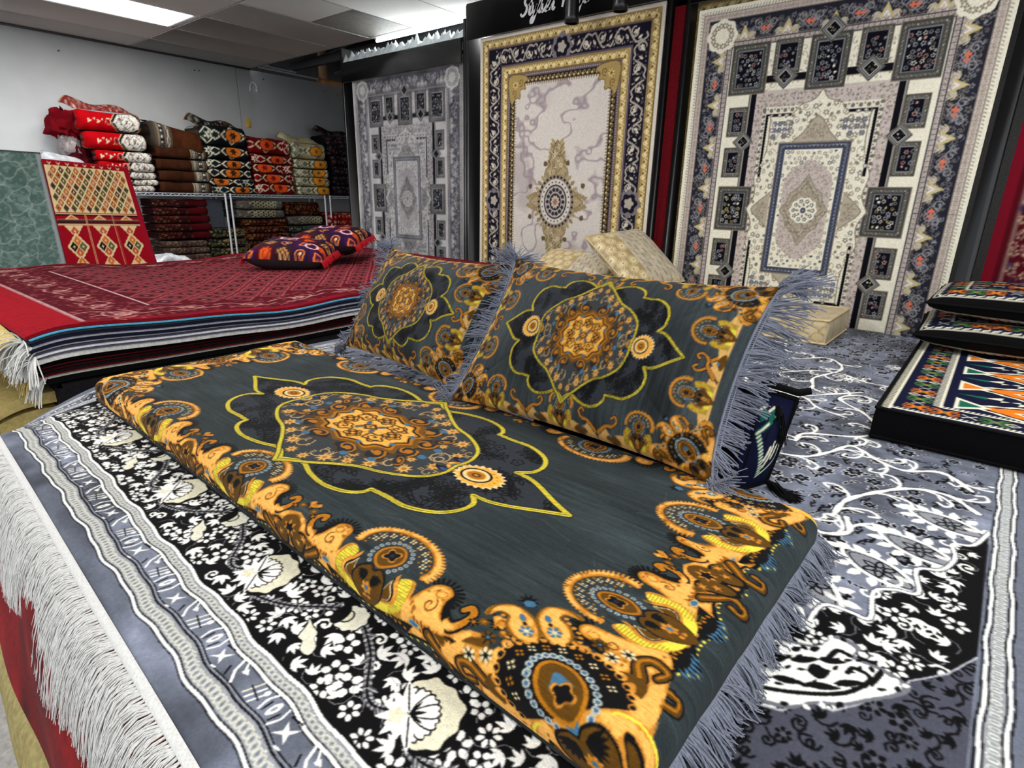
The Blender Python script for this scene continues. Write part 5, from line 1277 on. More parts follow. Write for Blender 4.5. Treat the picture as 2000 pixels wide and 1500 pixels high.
og = np.concatenate([og, (og * (-1, 1))[::-1]]); c.fill(og, (190, 180, 140)); c.line(og, .02, (110, 84, 60), True); c.fill(og * (.82, .88), (120, 96, 76)); c.fill(og * (.76, .84), (80, 10, 22))
for k in range(0, len(og), 7): c.push(og[k][0], og[k][1], k, .05); c.line(spiral(1.1, .1, 1, 0, 12), .25, (200, 190, 150)); c.pop()
for s in (-1, 1):
    for y in (-.75, 0, .75):
        c.push(s * .62, y)
        for q in range(11): c.push(0, 0, q * .57); c.fill(leafpoly(.12, .04, 5), (206, 194, 156) if q % 2 else (60, 62, 96)); c.pop()
        c.pop()
hang('hanging_rug', .905, .775, .95, 1.375, c.blur(1), tapestry, 'dark red rug with cream flowers hanging at the right edge of the view', Y=RY + .02, res=.009, seed=7)
mb = MB(); mb.box(-2.19, -2.10, RY + .0, RY + .03, FLOOR, 2.16, b=.005); tag(mb.build('rug_edge', mat('maroon_pile', (96, 14, 22), rough=.9)), 'narrow dark red rug edge showing between the middle and right racks', 'rug')
# steel racks
blk = mat('black_steel', (14, 15, 17), rough=.32, noise=(8, .2), bump=None, spec=.6)
def rack(xl, xr, ztop_l, hz0, hz1, label, pr=True, pl=True, deep=.55):
    e = empty('display_rack', ((xl + xr) / 2, RY + .05, FLOOR), label, 'display rack', 'black steel rug racks'); X0 = (xl + xr) / 2
    def part(n, *b):
        m_ = MB(); m_.box(b[0] - X0, b[1] - X0, b[2] - RY - .05, b[3] - RY - .05, b[4] - FLOOR, b[5] - FLOOR, b=.003); return m_.build(n, blk, e)
    part('post', xl, xl + .035, RY - .02, RY + deep, FLOOR, ztop_l)
    part('post', xr - .035, xr, RY - .02, RY + deep, FLOOR, ztop_l)
    h = part('header_board', xl + .036, xr - .036, RY - .05, RY - .028, hz0, hz1)
    part('top_rail', xl + .036, xr - .036, RY + .03, RY + .07, hz1 - .12, hz1 - .08)
    return e, h
rack(-6.30, -4.295, 2.40, 2.03, 2.235, 'black rack holding the faded grey rug, leftmost of the display racks')
e2, h2 = rack(-4.29, -2.20, 2.50, 2.205, 2.50, 'tall black rack with lettered header board above the gold bordered rug')
rack(-2.09, -.10, 2.50, 2.14, 2.50, 'black rack holding the large cream panelled rug')
mb = MB(); mb.box(-.17, -.095, RY - .03, RY - .0, FLOOR, 2.5, b=.003)
tag(mb.build('steel_upright', blk), 'broad black steel upright between the cream rug and the dark red rug', 'post')
# rack lettering: brush script drawn stroke by stroke (unit = x height)
GLY = {
 'S': ([[(1.15, 1.75), (1.0, 2.05), (.6, 2.05), (.35, 1.7), (.5, 1.35), (.85, 1.0), (.9, .5), (.6, .05), (.2, .0), (-.05, .3)]], 1.25),
 't': ([[(.35, 1.9), (.25, 1.0), (.2, .3), (.4, .0), (.7, .25)], [(-.1, 1.15), (.7, 1.25)]], .72),
 'y': ([[(.0, 1.0), (.05, .35), (.3, .1), (.6, .4), (.75, 1.0), (.65, .0), (.4, -.9), (.05, -1.0), (.1, -.5), (.6, -.05), (.95, .2)]], .95),
 'l': ([[(.0, .3), (.4, 1.2), (.5, 1.9), (.3, 1.95), (.2, 1.2), (.2, .3), (.4, .0), (.65, .25)]], .62),
 'i': ([[(.05, .95), (.08, .3), (.25, .0), (.5, .25)], [(.16, 1.42), (.17, 1.46)]], .5),
 's': ([[(.0, .25), (.35, .75), (.5, 1.05), (.55, .6), (.55, .2), (.3, .0), (.1, .1)], [(.45, .05), (.8, .25)]], .78),
 'h': ([[(.0, .3), (.4, 1.3), (.45, 1.95), (.25, 1.9), (.15, 1.0), (.1, .0)], [(.12, .4), (.4, .95), (.62, .8), (.58, .3), (.75, .0), (1.0, .25)]], 1.05),
 'R': ([[(.25, 2.0), (.15, 1.0), (.1, .0)], [(-.3, 1.5), (.1, 2.0), (.8, 2.1), (1.1, 1.7), (.8, 1.2), (.2, 1.05), (.7, .9), (.95, .3), (1.2, .0), (1.45, .25)]], 1.45),
 'u': ([[(.05, 1.0), (.05, .35), (.25, .0), (.55, .3), (.68, 1.0), (.65, .3), (.8, .0), (1.0, .25)]], 1.0),
 'g': ([[(.65, .85), (.35, 1.0), (.05, .6), (.15, .1), (.45, .15), (.65, .6), (.7, .95), (.6, .0), (.4, -.9), (.05, -1.0), (.1, -.5), (.55, -.1), (.95, .2)]], .95)}
def script_word(name, word, x, z, h, label):
    mb = MB(); cur = 0.
    for ch in word:
        for st_ in GLY[ch][0]:
            Q = cr(np.array(st_, float), 7); sl = .22
            P = np.stack([x + h * (Q[:, 0] + cur + sl * Q[:, 1]), np.zeros(len(Q)), z + h * Q[:, 1]], 1)
            w = h * (.13 + .06 * np.abs(np.sin(np.linspace(0, pi, len(Q))))); T_ = np.gradient(P, axis=0); T_ /= np.linalg.norm(T_, axis=1)[:, None] + 1e-9; N_ = np.stack([-T_[:, 2], 0 * w, T_[:, 0]], 1) * w[:, None]
            mb.grid(np.stack([P - N_ + (0, .003, 0), P - N_, P + N_, P + N_ + (0, .003, 0)], 1)[:, ::-1])
        cur += GLY[ch][1]
    o = mb.build(name, mat('white_vinyl', (236, 238, 240), rough=.5, noise=None), h2); o.location = (-(-4.29 - 2.20) / 2, -.105, -FLOOR); o['label'] = label; return o
script_word('lettering', 'Stylish', -3.60, 2.30, .062, 'white script word Stylish')
script_word('lettering', 'Rugs', -3.17, 2.30, .062, 'white script word Rugs')
for x, z0, lab in ((-2.925, 2.10, 'black cylinder spotlight in front of the rack lettering'), (-2.50, 2.115, 'black cylinder spotlight right of the rack lettering')):
    e = empty('spotlight', (x, 4.20, 2.3), lab, 'spotlight', 'spotlights before the lettered header')
    mb = MB(); mb.tube([(0, 0, z0 - 2.3 + .02), (0, 0, z0 - 2.3 + .27)], .052, 20); lb_ = mb.build('lamp_body', blk, e, False)
    mb = MB(); a = np.linspace(0, 2 * pi, 20, endpoint=False); ring = np.stack([np.stack([.045 * np.cos(a), .045 * np.sin(a), np.full(20, z0 - 2.3 + .008)], 1), np.stack([.055 * np.cos(a), .055 * np.sin(a), np.full(20, z0 - 2.3 + .008)], 1), np.stack([.055 * np.cos(a), .055 * np.sin(a), np.full(20, z0 - 2.3 + .05)], 1)], 0)
    mb.grid(np.concatenate([ring, ring[:, :1]], 1)); mb.build('lamp_rim', blk, lb_)
    mb = MB(); mb.tube([(0, 0, .24), (0, 0, CEIL - 2.3)], .008, 6); mb.build('stem', blk, e)
# crumpled clear wrap lying on the left rack, lit from above
rr = np.random.default_rng(8); xs = np.linspace(-6.24, -4.32, 90); ys = np.linspace(RY - .03, RY + .34, 12); X_, Y_ = np.meshgrid(xs, ys, indexing='ij')
Z_ = 2.30 + .03 * rr.normal(size=X_.shape) + .05 * np.clip((Y_ - RY) / .3, 0, 1); Z_[:, 0] = 2.245; 
rawmesh('plastic_wrap', np.stack([X_, Y_, Z_], -1), quads(*X_.shape), mat('wrap_film', (214, 224, 228), rough=.18, noise=None, bump=(60, .4)), None, False)
tag(bpy.data.objects['plastic_wrap'], 'crumpled shiny plastic wrap along the top of the left display rack', 'plastic wrap')
e = empty('tube_lamp', (-5.2, RY + .36, 2.52), 'long fluorescent tube lamp shining down behind the left rack header', 'lamp')
mb = MB(); mb.tube([(-.9, 0, 0), (1.3, 0, 0)], .018, 8); mb.build('tube', mat('tube_glow', (255, 255, 255), noise=None, bump=None, emis=((240, 248, 255), 9.0)), e)
mb = MB(); mb.box(-.95, 1.35, -.05, .05, .025, .06); mb.build('lamp_batten', frame_m, e)
area('tube_light', (-5.0, RY + .35, 2.49), 2.0, .06, 26)
mb = MB(); mb.grid(np.array([[(-6.2, RY + .25, 2.27), (-5.9, RY + .9, 2.5)], [(-5.2, RY + .25, 2.36), (-4.9, RY + .9, 2.60)]])); mb.grid(np.array([[(-6.2, RY + .25, 2.28), (-5.9, RY + .9, 2.51)], [(-5.2, RY + .25, 2.37), (-4.9, RY + .9, 2.61)]]))
tag(mb.build('white_sheet', mat('white_board', (206, 216, 220), rough=.4)), 'folded white sheet leaning above the left rack', 'sheet')
mb = MB(); mb.box(-9.0, 2.0, 5.4, 5.5, 2.62, 2.72); tag(mb.build('roof_beam', mat('grey_beam', (84, 86, 88), rough=.7)), 'long grey roof beam crossing behind the display racks', 'beam')
mb = MB(); mb.box(-6.5, -4.4, 6.3, 6.36, 2.62, 3.2); tag(mb.build('plaster_panel', mat('plaster_old', (176, 168, 150), rough=.9, noise=(5, .2))), 'patchy cream plaster panel high behind the left rack', 'panel')
# ------------------------------------------------------------------ the pile of red rugs
rng = np.random.default_rng(60)
PX0, PX1, PY0, PY1 = -5.75, -3.02, .50, 4.10
def wave(x, y): return .016 * np.sin(2.1 * y + .6) + .010 * np.sin(4.7 * y + .8 * x) + .006 * np.sin(9 * y + 2)
LAY = [('crimson', (132, 14, 26), .016), ('sky blue', (84, 170, 204), .008), ('charcoal', (46, 52, 58), .012), ('navy', (24, 26, 48), .014), ('silver', (166, 168, 176), .007), ('dark navy', (22, 24, 42), .014), ('pale grey', (190, 190, 196), .007),
       ('slate', (60, 60, 78), .009), ('white', (216, 218, 222), .008), ('grey violet', (84, 80, 98), .009), ('ivory', (214, 212, 206), .022), ('black', (12, 12, 14), .020), ('dark maroon', (74, 14, 18), .007), ('soot black', (14, 14, 17), .011), ('blood red', (96, 18, 20), .007), ('blackish', (20, 20, 22), .010), ('wine red', (84, 16, 22), .009), ('cream', (206, 204, 190), .014), ('jet black', (12, 12, 14), .026)]
tot = sum(l[2] for l in LAY); z = .215
yarn_w = mat('white_yarn', (224, 224, 220), rough=.85, noise=(200, .1), bump=None)
yarn_g = mat('gold_yarn', (186, 164, 104), rough=.85, noise=(200, .15), bump=None)
# design of the top rug
c = Cv(PX0, PX1, PY0, PY1, .004, (112, 6, 26)); rr = np.random.default_rng(61)
c.a *= (1 + cloud(c.H, c.W, rr, [(60, 60), (20, 200)], [.12, .08]))[..., None]
c.rect(PX0, PX1, PY0, PY0 + .20, (140, 8, 24))
RD, PK, DKR, PLE = (112, 6, 26), (164, 92, 92), (40, 4, 16), (206, 164, 150)
c.rect(PX0 + .1, PX1 - .07, PY0 + .22, PY1 - .2, (78, 4, 20))
for x in np.arange(PX0 + .08, PX1 - .05, .035): c.line([(x, PY0 + .215), (x + .018, PY0 + .215)], .012, (236, 226, 216))
for x in np.arange(PX0 + .45, PX1 - .40, .03): c.line([(x, PY0 + .60), (x + .016, PY0 + .60)], .01, (220, 196, 190))
def bcurve(x, y, a):
    c.push(x, y, a, .17); c.line(cr([(-1, .2), (-.5, .42), (0, .1), (.5, -.3), (1, -.1)], 6), .05, PLE); c.line(cr([(-.6, -.3), (0, -.42), (.5, -.05), (.2, .3)], 6), .05, PLE); c.line(rosette(5, .1, .2, 4), .05, PLE, True); c.ell(.7, .3, .08, .06, PK, n=6); c.ell(-.7, -.4, .08, .05, PK, n=6); c.pop()
for x in np.arange(PX0 + .2, PX1 - .1, .34): bcurve(x, PY0 + .40, 0)
for y in np.arange(PY0 + .4, PY1, .32): bcurve(PX1 - .22, y, pi / 2); bcurve(PX0 + .2, y, pi / 2)
for _ in range(900):
    s = rr.uniform() < .45
    x, y = (rr.uniform(PX0 + .1, PX1 - .08), rr.uniform(PY0 + .24, PY0 + .57)) if s else (rr.uniform(PX1 - .38, PX1 - .07), rr.uniform(PY0 + .24, PY1))
    c.ell(x, y, rr.uniform(.008, .018), .005, PK, rr.uniform(0, 3), 6)
iy = 0; y = PY0 + .70
while y < PY1 - .1:
    x = PX0 + .45 + (.13 if iy % 2 else 0)
    while x < PX1 - .44:
        R_ = .108; c.fill([(x - R_, y), (x, y + .085), (x + R_, y), (x, y - .085)], (96, 12, 28)); c.line([(x - R_, y), (x, y + .085), (x + R_, y), (x, y - .085)], .009, PK, True)
        c.fill([(x - .07, y), (x, y + .052), (x + .07, y), (x, y - .052)], DKR); c.line([(x - .07, y), (x, y + .052), (x + .07, y), (x, y - .052)], .006, (140, 84, 84), True); c.ell(x, y, .025, .015, (150, 60, 60), n=6); x += .26
    y += .105; iy += 1
c.blur(1)
pile_m = mat('crimson_pile', None, rough=.95, sheen=.0, noise=(30, .14), bump=(300, .2))
ny = 130
for k, (nm, colr, th) in enumerate(LAY):
    x1 = PX1 + .010 * math.sin(k * 1.7) + (-.02 if k > 10 else 0) + .0035 * k * (k < 11); y0 = PY0 + .012 * math.sin(k * 2.3) + .002 * k
    ys = np.linspace(y0, PY1, ny); xs = np.linspace(PX0, x1, 40 if k else 90)
    if k == 0: xs = np.linspace(PX0, x1, 300); ys = np.linspace(y0, PY1, 360)
    X_, Y_ = np.meshgrid(xs, ys, indexing='ij'); amp = 1 - .75 * k / len(LAY)
    W_ = wave(X_, Y_) * amp * (1 - .35 * (k > 10)) ; W_ = W_ - .02 * np.clip((PY0 + .15 - Y_) / .15, 0, 1) ** 2 * amp
    T_ = np.stack([X_, Y_, z + W_], -1); Bt = T_ - (0, 0, th - .0016)
    o = empty('pile_rug', ((PX0 + x1) / 2, (y0 + PY1) / 2, z - th), '%s edged rug in the big red pile, %s' % (nm, 'topmost with diamond lattice pattern' if k == 0 else 'layer %s below the top' % ['', 'one', 'two', 'three', 'four', 'five', 'six', 'seven', 'eight', 'nine', 'ten', 'eleven', 'twelve', 'thirteen', 'fourteen', 'fifteen', 'sixteen', 'seventeen', 'eighteen'][k]), 'rug', 'rugs in the big pile')
    loc = np.array(o.location)
    m_ = mat('edge_%d' % k, colr, rough=.8, noise=(60, .2), bump=(200, .1))
    if k == 0: rawmesh('pile', T_ - loc, quads(*X_.shape), pile_m, o, col=c.sample(X_, Y_).reshape(-1, 3))
    mb = MB()
    if k: mb.grid(T_ - loc)
    mb.grid((Bt - loc)[:, ::-1])
    for A_, B_ in ((T_[-1], Bt[-1]), (Bt[0], T_[0]), (Bt[:, -1], T_[:, -1]), (T_[:, 0], Bt[:, 0])):
        mid = (A_ + B_) / 2; out = (.006, 0, 0) if A_ is T_[-1] else (0, -.004, 0); mb.grid(np.stack([B_, mid + out * np.array(1), A_], 1) - loc)
    mb.build('binding', m_, o, True)
    if k in (2, 4, 6, 8, 10, 13, 17):
        mb = MB(); n = 420; P0 = T_[:, 0]; t = np.linspace(0, len(P0) - 1, n) ** 1.0; R_ = np.stack([np.interp(t, np.arange(len(P0)), P0[:, q]) for q in range(3)], 1) - loc
        R_ = R_[R_[:, 0] > (-4.6 - loc[0])]
        strands(mb, np.repeat(R_, 2, 0), [(.1, -1, -.25)] * (2 * len(R_)), .10 + .02 * (k % 3), rng, .0035, 4, 1.9, .4, clump=9)
        mb.build('fringe', yarn_w if k != 13 else yarn_g, o, True)
    z -= th
# pale gold rugs peeping out at the near end of the pile
for q, (zt, y0, th) in enumerate(((.197, .33, .03), (-.06, .33, .05), (-.14, .36, .06), (-.24, .40, .08))):
    xs = np.linspace(PX0, PX1 - .06 - .03 * q, 40); ys = np.linspace(y0, .62, 14); X_, Y_ = np.meshgrid(xs, ys, indexing='ij')
    Z_ = zt + .02 * np.sin(3 * X_) - (.09 if q == 0 else .05) * np.clip((.5 - Y_) / .17, 0, 1) ** 2 + (0 if q else -.05 * (Y_ > .5)); T_ = np.stack([X_, Y_, Z_], -1); Bt = T_ - (0, 0, th if q else .014)
    o = empty('gold_rug', (0, 0, 0), ['pale gold rug with fringed end below the top red rug at the left edge', 'tan rug under the red pile, upper one at the left edge', 'tan rug under the red pile, middle one at the left edge', 'tan rug under the red pile, lowest at the left edge'][q], 'rug')
    mb = MB(); mb.grid(T_); mb.grid(Bt[:, ::-1]); mb.grid(np.stack([Bt[-1], T_[-1]], 1)); mb.grid(np.stack([T_[:, 0], Bt[:, 0]], 1)); mb.build('pile', mat('gold_weave', (190, 170, 108), rough=.8, noise=(60, .2)), o, True)
    mb = MB(); R_ = T_[:, 0]; t = np.linspace(0, 39, 300); R_ = np.stack([np.interp(t, np.arange(40), R_[:, k]) for k in range(3)], 1); R_ = R_[R_[:, 0] > -4.4]
    strands(mb, np.repeat(R_, 2, 0), [(.05, -1, -.3)] * (2 * len(R_)), .14, rng, .004, 4, 2.0, .3, clump=8); mb.build('fringe', yarn_g, o, True)
# carpets the pile stands on
zz = [-.02, -.16, -.30, -.45, -.6]
for k in range(4):
    mb = MB(); mb.box(PX0, PX1 - .03 - .01 * k, PY0 + .07 + .02 * k, PY1, zz[k + 1] + .002, zz[k] - .0, b=.02)
    tag(mb.build('base_carpet', mat('base_%d' % k, [(30, 28, 30), (120, 110, 84), (50, 44, 44), (90, 84, 70)][k], rough=.95)), '%s folded carpet deep under the red pile' % ['black', 'tan', 'brown black', 'grey tan'][k], 'carpet', 'carpets supporting the red pile')
# ------------------------------------------------------------------ boards of rug leaning behind the pile
def lean(name, corners, cv, m, label, back, th=.05, nx=150, nz=150):
    """corners BL, BR, TR, TL"""
    A, B, Cc, D = [np.array(p, float) for p in corners]; u = np.linspace(0, 1, nx)[:, None, None]; v = np.linspace(0, 1, nz)[None, :, None]
    P = (A * (1 - u) + B * u) * (1 - v) + (D * (1 - u) + Cc * u) * v; n = np.cross(B - A, D - A); n /= np.linalg.norm(n)
    e = np.minimum(np.minimum(u, 1 - u), np.minimum(v, 1 - v)); P = P - n * .01 * np.clip(1 - e / .02, 0, 1) ** 2
    o = empty(name, tuple((A + B) / 2), label, 'rug'); L = np.array(o.location); U, V = np.meshgrid(u.ravel(), v.ravel(), indexing='ij')
    rawmesh('pile', P - L, quads(nx, nz), m, o, col=cv.sample(U, V).reshape(-1, 3))
    Bk = P[::10, ::10] - n * th; mb = MB(); Bk[-1] = P[-1, ::10] - n * th; Bk[:, -1] = P[::10, -1] - n * th; mb.grid((Bk - L)[:, ::-1])
    for E_ in (P[0], P[-1][::-1], P[:, -1], P[:, 0][::-1]): mb.grid(np.stack([E_, E_ - n * th], 1) - L)
    mb.build('edge', back, o); return o
rr = np.random.default_rng(70)
c = Cv(0, 1, 0, 1, 1 / 420, (84, 108, 102)); n1 = cloud(420, 420, rr, [(26, 34), (11, 14)], [1, .5]); n2 = cloud(420, 420, rr, [(9, 10), (5, 5)], [1, .8])
w = (n2 > .25)[..., None] * .55; c.a = c.a * (1 - w) + np.array((128, 150, 142)) * w; w = (n1 > .8)[..., None] * .3; c.a = c.a * (1 - w) + np.array((60, 84, 80)) * w
pts = np.array([((i + rr.uniform(.1, .9)) / 8, (j + rr.uniform(.1, .9)) / 11) for i in range(-1, 9) for j in range(-1, 12)])
YY, XX = np.mgrid[0:420, 0:420] / 420.; d = np.sqrt(((XX + .012 * np.sin(YY * 60))[..., None] - pts[:, 0]) ** 2 + ((YY + .012 * np.sin(XX * 50))[..., None] - pts[:, 1]) ** 2); d.partition(1, axis=-1)
w = np.clip(1 - (d[..., 1] - d[..., 0]) / .009, 0, 1)[..., None] * .7; c.a = c.a * (1 - w) + np.array((176, 192, 180)) * w; del d
c.rect(.965, 1, 0, 1, (150, 160, 160)); c.rect(0, 1, .985, 1, (60, 62, 60)); c.blur(1)
lean('leaning_green_rug', [(-5.95, .25, -.02), (-5.95, 1.375, -.02), (-6.28, 1.425, 1.085), (-6.28, .35, 1.10)], c, tapestry, 'grey green rug with pale branching pattern leaning at the left edge of the view', mat('green_back', (110, 122, 122)))
# kilim: lattice top, diamonds middle, triangles at the foot
CRX, REDK, ORK, GRK, BKK = (226, 200, 150), (150, 12, 28), (206, 110, 50), (84, 88, 58), (24, 22, 22)
c = Cv(0, 1, 0, 1, 1 / 560, REDK)
c.rect(0, .93, .60, .955, CRX)
for i in range(11):
    for j in range(8):
        x = .045 + .084 * i + (.042 if j % 2 else 0); y = .632 + .0415 * j
        if x > .9: continue
        colr = [ORK, GRK, (70, 60, 56), (206, 120, 84), GRK, (186, 96, 40)][(i * 2 + j * 3 + (j // 2)) % 6]
        c.fill([(x - .032, y), (x, y + .031), (x + .032, y), (x, y - .031)], (60, 50, 30)); c.fill([(x - .027, y), (x, y + .026), (x + .027, y), (x, y - .026)], colr); c.fill([(x - .010, y), (x, y + .010), (x + .010, y), (x, y - .010)], CRX if j % 2 else (40, 30, 26))
for y, colr in ((.585, CRX), (.572, BKK), (.556, REDK), (.54, CRX), (.53, BKK), (.515, BKK), (.502, CRX), (.165, CRX), (.15, BKK), (.138, CRX), (.125, REDK), (.112, REDK), (.10, CRX)): c.rect(0, .93, y, y + (.012 if colr != CRX else .008), colr)
for k in range(3):
    x = .16 + .31 * k
    c.fill([(x - .08, .545), (x, .585), (x + .08, .545)], CRX); c.fill([(x - .05, .55), (x, .575), (x + .05, .55)], ORK); c.fill([(x - .08, .14), (x, .10), (x + .08, .14)], CRX); c.fill([(x - .05, .135), (x, .112), (x + .05, .135)], GRK)
for k in range(2):
    x = .315 + .31 * k; c.line([(x - .008, .10), (x - .008, .59)], .006, (206, 150, 110)); c.line([(x + .008, .10), (x + .008, .59)], .006, (206, 150, 110))
for k in range(3):
    x = .16 + .31 * k
    for y, R_ in ((.50, .10), (.335, .115), (.17, .10)):
        n = 9; top_ = min(.50, y + R_ * 1.0)
        P = []
        for s_, t_ in ((1, 1), (1, -1), (-1, -1), (-1, 1)):
            pass
        for q in range(n):
            f = q / n
        D_ = [(x - R_, y), (x, y + R_ * .95), (x + R_, y), (x, y - R_ * .95)]
        Z_ = []
        for a in range(4):
            p, q_ = np.array(D_[a]), np.array(D_[(a + 1) % 4])
            for t in range(8):
                m_ = p + (q_ - p) * (t / 8); Z_.append(m_ + (m_ - (x, y)) * .06 * (t % 2))
        Z_ = np.array(Z_); Z_[:, 1] = np.clip(Z_[:, 1], .172, .50); c.fill(Z_, CRX)
        for a, b, colr in ((0, .048, ORK), (-.048, 0, BKK), (.048, 0, GRK), (0, -.048, (190, 84, 50))):
            yy = y + b * .95
            if .19 < yy < .485: c.fill([(x + a - .042, yy), (x + a, yy + .04), (x + a + .042, yy), (x + a, yy - .04)], colr); c.fill(spiky(4, .006, .018) + (x + a, yy), CRX)
for j in range(4):
    for i in range(26):
        x = .015 + .036 * i + (.018 if j % 2 else 0); y = .012 + .022 * j
        if x < .91: c.fill([(x - .017, y), (x + .017, y), (x + .017 * (1 if i % 2 else -1), y + .02)], [CRX, (200, 176, 130), GRK, ORK, CRX][(i + j) % 5]) ; c.fill([(x - .017, y), (x + .0, y + .02), (x - .017, y + .02)], [GRK, BKK, (186, 96, 40)][(i + 2 * j) % 3])
for k in range(9): x = .06 + .1 * k; c.fill([(x - .03, .985), (x, .957), (x + .03, .985), (x, .972)], CRX)
c.rect(.93, 1, 0, 1, (150, 16, 36)); c.blur(1)
lean('leaning_kilim', [(-5.93, 1.37, -.02), (-5.93, 2.07, -.02), (-6.22, 2.03, 1.0), (-6.22, 1.415, 1.035)], c, tapestry, 'crimson kilim with cream lattice and diamonds leaning between green rug and shelves', mat('kilim_back', (140, 16, 32)))
# ------------------------------------------------------------------ navy floor mattress and cushions at the right
NV_, NB, WCR, ORN, TEAL, GR2 = (16, 20, 46), (9, 9, 11), (224, 220, 196), (222, 118, 30), (24, 92, 76), (78, 124, 58)
NX0, NX1, NY0, NY1, NH = -.215, 1.35, 2.315, 3.95, .118
c = Cv(NX0 - .02, NX1 + .02, NY0 - .02, NY1 + .02, .0025, NV_)
c.rect(NX0, NX1, NY0, NY1, NV_); c.rect(NX0 - .02, NX0 + .03, NY0 - .02, NY1 + .02, NB)
def combline(p0, p1, w, n, colr=WCR, dk=NV_):
    p0 = np.array(p0, float); p1 = np.array(p1, float); d = (p1 - p0) / n; L = np.hypot(*d); nn = np.array([-d[1], d[0]]) / L
    c.line([p0, p1], w * .45, colr)
    for k in range(n): q = p0 + d * k; c.line([q + nn * w * .2, q + nn * w + d * .5], L * .5, colr)
combline((NX0 + .035, NY0 + .02), (NX0 + .035, NY1), .022, 110); combline((NX0 + .175, NY0 + .16), (NX0 + .175, NY1), .022, 100); combline((NX0 + .035, NY0 + .035), (NX1, NY0 + .035), .02, 100); combline((NX0 + .175, NY0 + .155), (NX1, NY0 + .155), .02, 95)
def spider(x, y, r, colr, core):
    c.push(x, y, 0, r)
    for sx in (-1, 1):
        for sy in (-1, 1):
            c.line([(0, 0), (sx * .6, sy * .35), (sx * 1, sy * .25)], .22, colr); c.line([(0, 0), (sx * .45, sy * .7), (sx * .9, sy * .8)], .2, colr)
    c.fill([(-.4, 0), (0, .4), (.4, 0), (0, -.4)], colr); c.fill([(-.2, 0), (0, .2), (.2, 0), (0, -.2)], core); c.pop()
def xx(x, y, r, colr):
    c.push(x, y, 0, r); c.line([(-.8, -.8), (.8, .8)], .18, colr); c.line([(-.8, .8), (.8, -.8)], .18, colr); c.ell(-.8, -.8, .2, .2, colr); c.ell(.8, .8, .2, .2, colr); c.ell(-.8, .8, .2, .2, colr); c.ell(.8, -.8, .2, .2, colr); c.pop()
def twod(x, y, r, colr):
    for s in (-1, 1): c.line([(x + s * r * .5 - r * .4, y), (x + s * r * .5, y + r * .4), (x + s * r * .5 + r * .4, y), (x + s * r * .5, y - r * .4)], r * .14, colr, True); c.ell(x + s * r * .5, y, r * .1, r * .1, colr)
k = 0
for y in np.arange(NY0 + .10, NY1, .058):
    [lambda: spider(NX0 + .108, y, .038, ORN, GR2), lambda: xx(NX0 + .108, y, .02, WCR), lambda: spider(NX0 + .108, y, .038, GR2, ORN), lambda: twod(NX0 + .108, y, .045, WCR)][k % 4](); k += 1
for x in np.arange(NX0 + .19, NX1, .07):
    [lambda: xx(x, NY0 + .1, .022, WCR), lambda: spider(x, NY0 + .1, .04, GR2, (150, 100, 120)), lambda: twod(x, NY0 + .1, .05, WCR), lambda: spider(x, NY0 + .1, .04, ORN, GR2)][k % 4](); k += 1
def bigdia(x, y, rx, ry):
    def dia(k_, colr):
        Z_ = []; D_ = [(x - rx * k_, y), (x, y + ry * k_), (x + rx * k_, y), (x, y - ry * k_)]
        for a in range(4):
            p, q_ = np.array(D_[a]), np.array(D_[(a + 1) % 4])
            for t in range(9): m_ = p + (q_ - p) * (t / 9); Z_.append(m_ + (m_ - (x, y)) * .05 * (t % 2))
        c.fill(Z_, colr)
    dia(1.08, WCR); dia(.95, NV_); dia(.86, ORN if rx > .2 else TEAL); dia(.5, WCR); dia(.42, NV_)
    for a, b in ((0, .2), (0, -.2), (.2, 0), (-.2, 0)): c.ell(x + a * rx, y + b * ry, .016, .014, WCR, n=8)
for j, y in enumerate(np.arange(NY0 + .26, NY1, .29)):
    for i, x in enumerate(np.arange(NX0 + .50, NX1, .62)):
        bigdia(x, y, .25, .13)
    for i, x in enumerate(np.arange(NX0 + .19, NX1, .62)):
        for s in (1, -1):
            T_ = [(x + .02, y - .085), (x + .13, y), (x + .02, y + .085)]; c.fill(T_, WCR); c.fill([(x + .032, y - .05), (x + .10, y), (x + .032, y + .05)], ORN if j % 2 else TEAL); break
        c.fill([(x + .10, y + .145), (x + .16, y + .19), (x + .15, y + .12), (x + .21, y + .17), (x + .2, y + .1), (x + .24, y + .145)], WCR); c.fill([(x + .02, y + .145), (x + .11, y + .165), (x + .11, y + .125)], TEAL)
    c.push(0, y + .145, 0, 1, 1); c.pop()
c.blur(1)
U_ = np.linspace(NX0 - .1, NX1 + .1, 480); V_ = np.linspace(NY0 - .1, NY1 + .1, 440); uu, vv = np.meshgrid(U_, V_, indexing='ij'); cx_, cy_ = (NX0 + NX1) / 2, (NY0 + NY1) / 2
P = wrap_box(uu - cx_, vv - cy_, (NX1 - NX0) / 2, (NY1 - NY0) / 2, NH, .008, 0, 0, .004); C_ = c.sample(uu, vv)
side = (np.abs(uu - cx_) > (NX1 - NX0) / 2 - .004) | (np.abs(vv - cy_) > (NY1 - NY0) / 2 - .004); C_[side] = NB
nm = empty('navy_mattress', (cx_, cy_, .004), 'navy and black kilim floor mattress with orange diamonds, at the right edge', 'mattress')
kil = mat('kilim_weave', None, rough=.85, noise=(200, .12), bump=(400, .2))
rawmesh('patterned_cover', P, quads(480, 440), kil, nm, col=C_.reshape(-1, 3))
hx_, hy_ = (NX1 - NX0) / 2, (NY1 - NY0) / 2
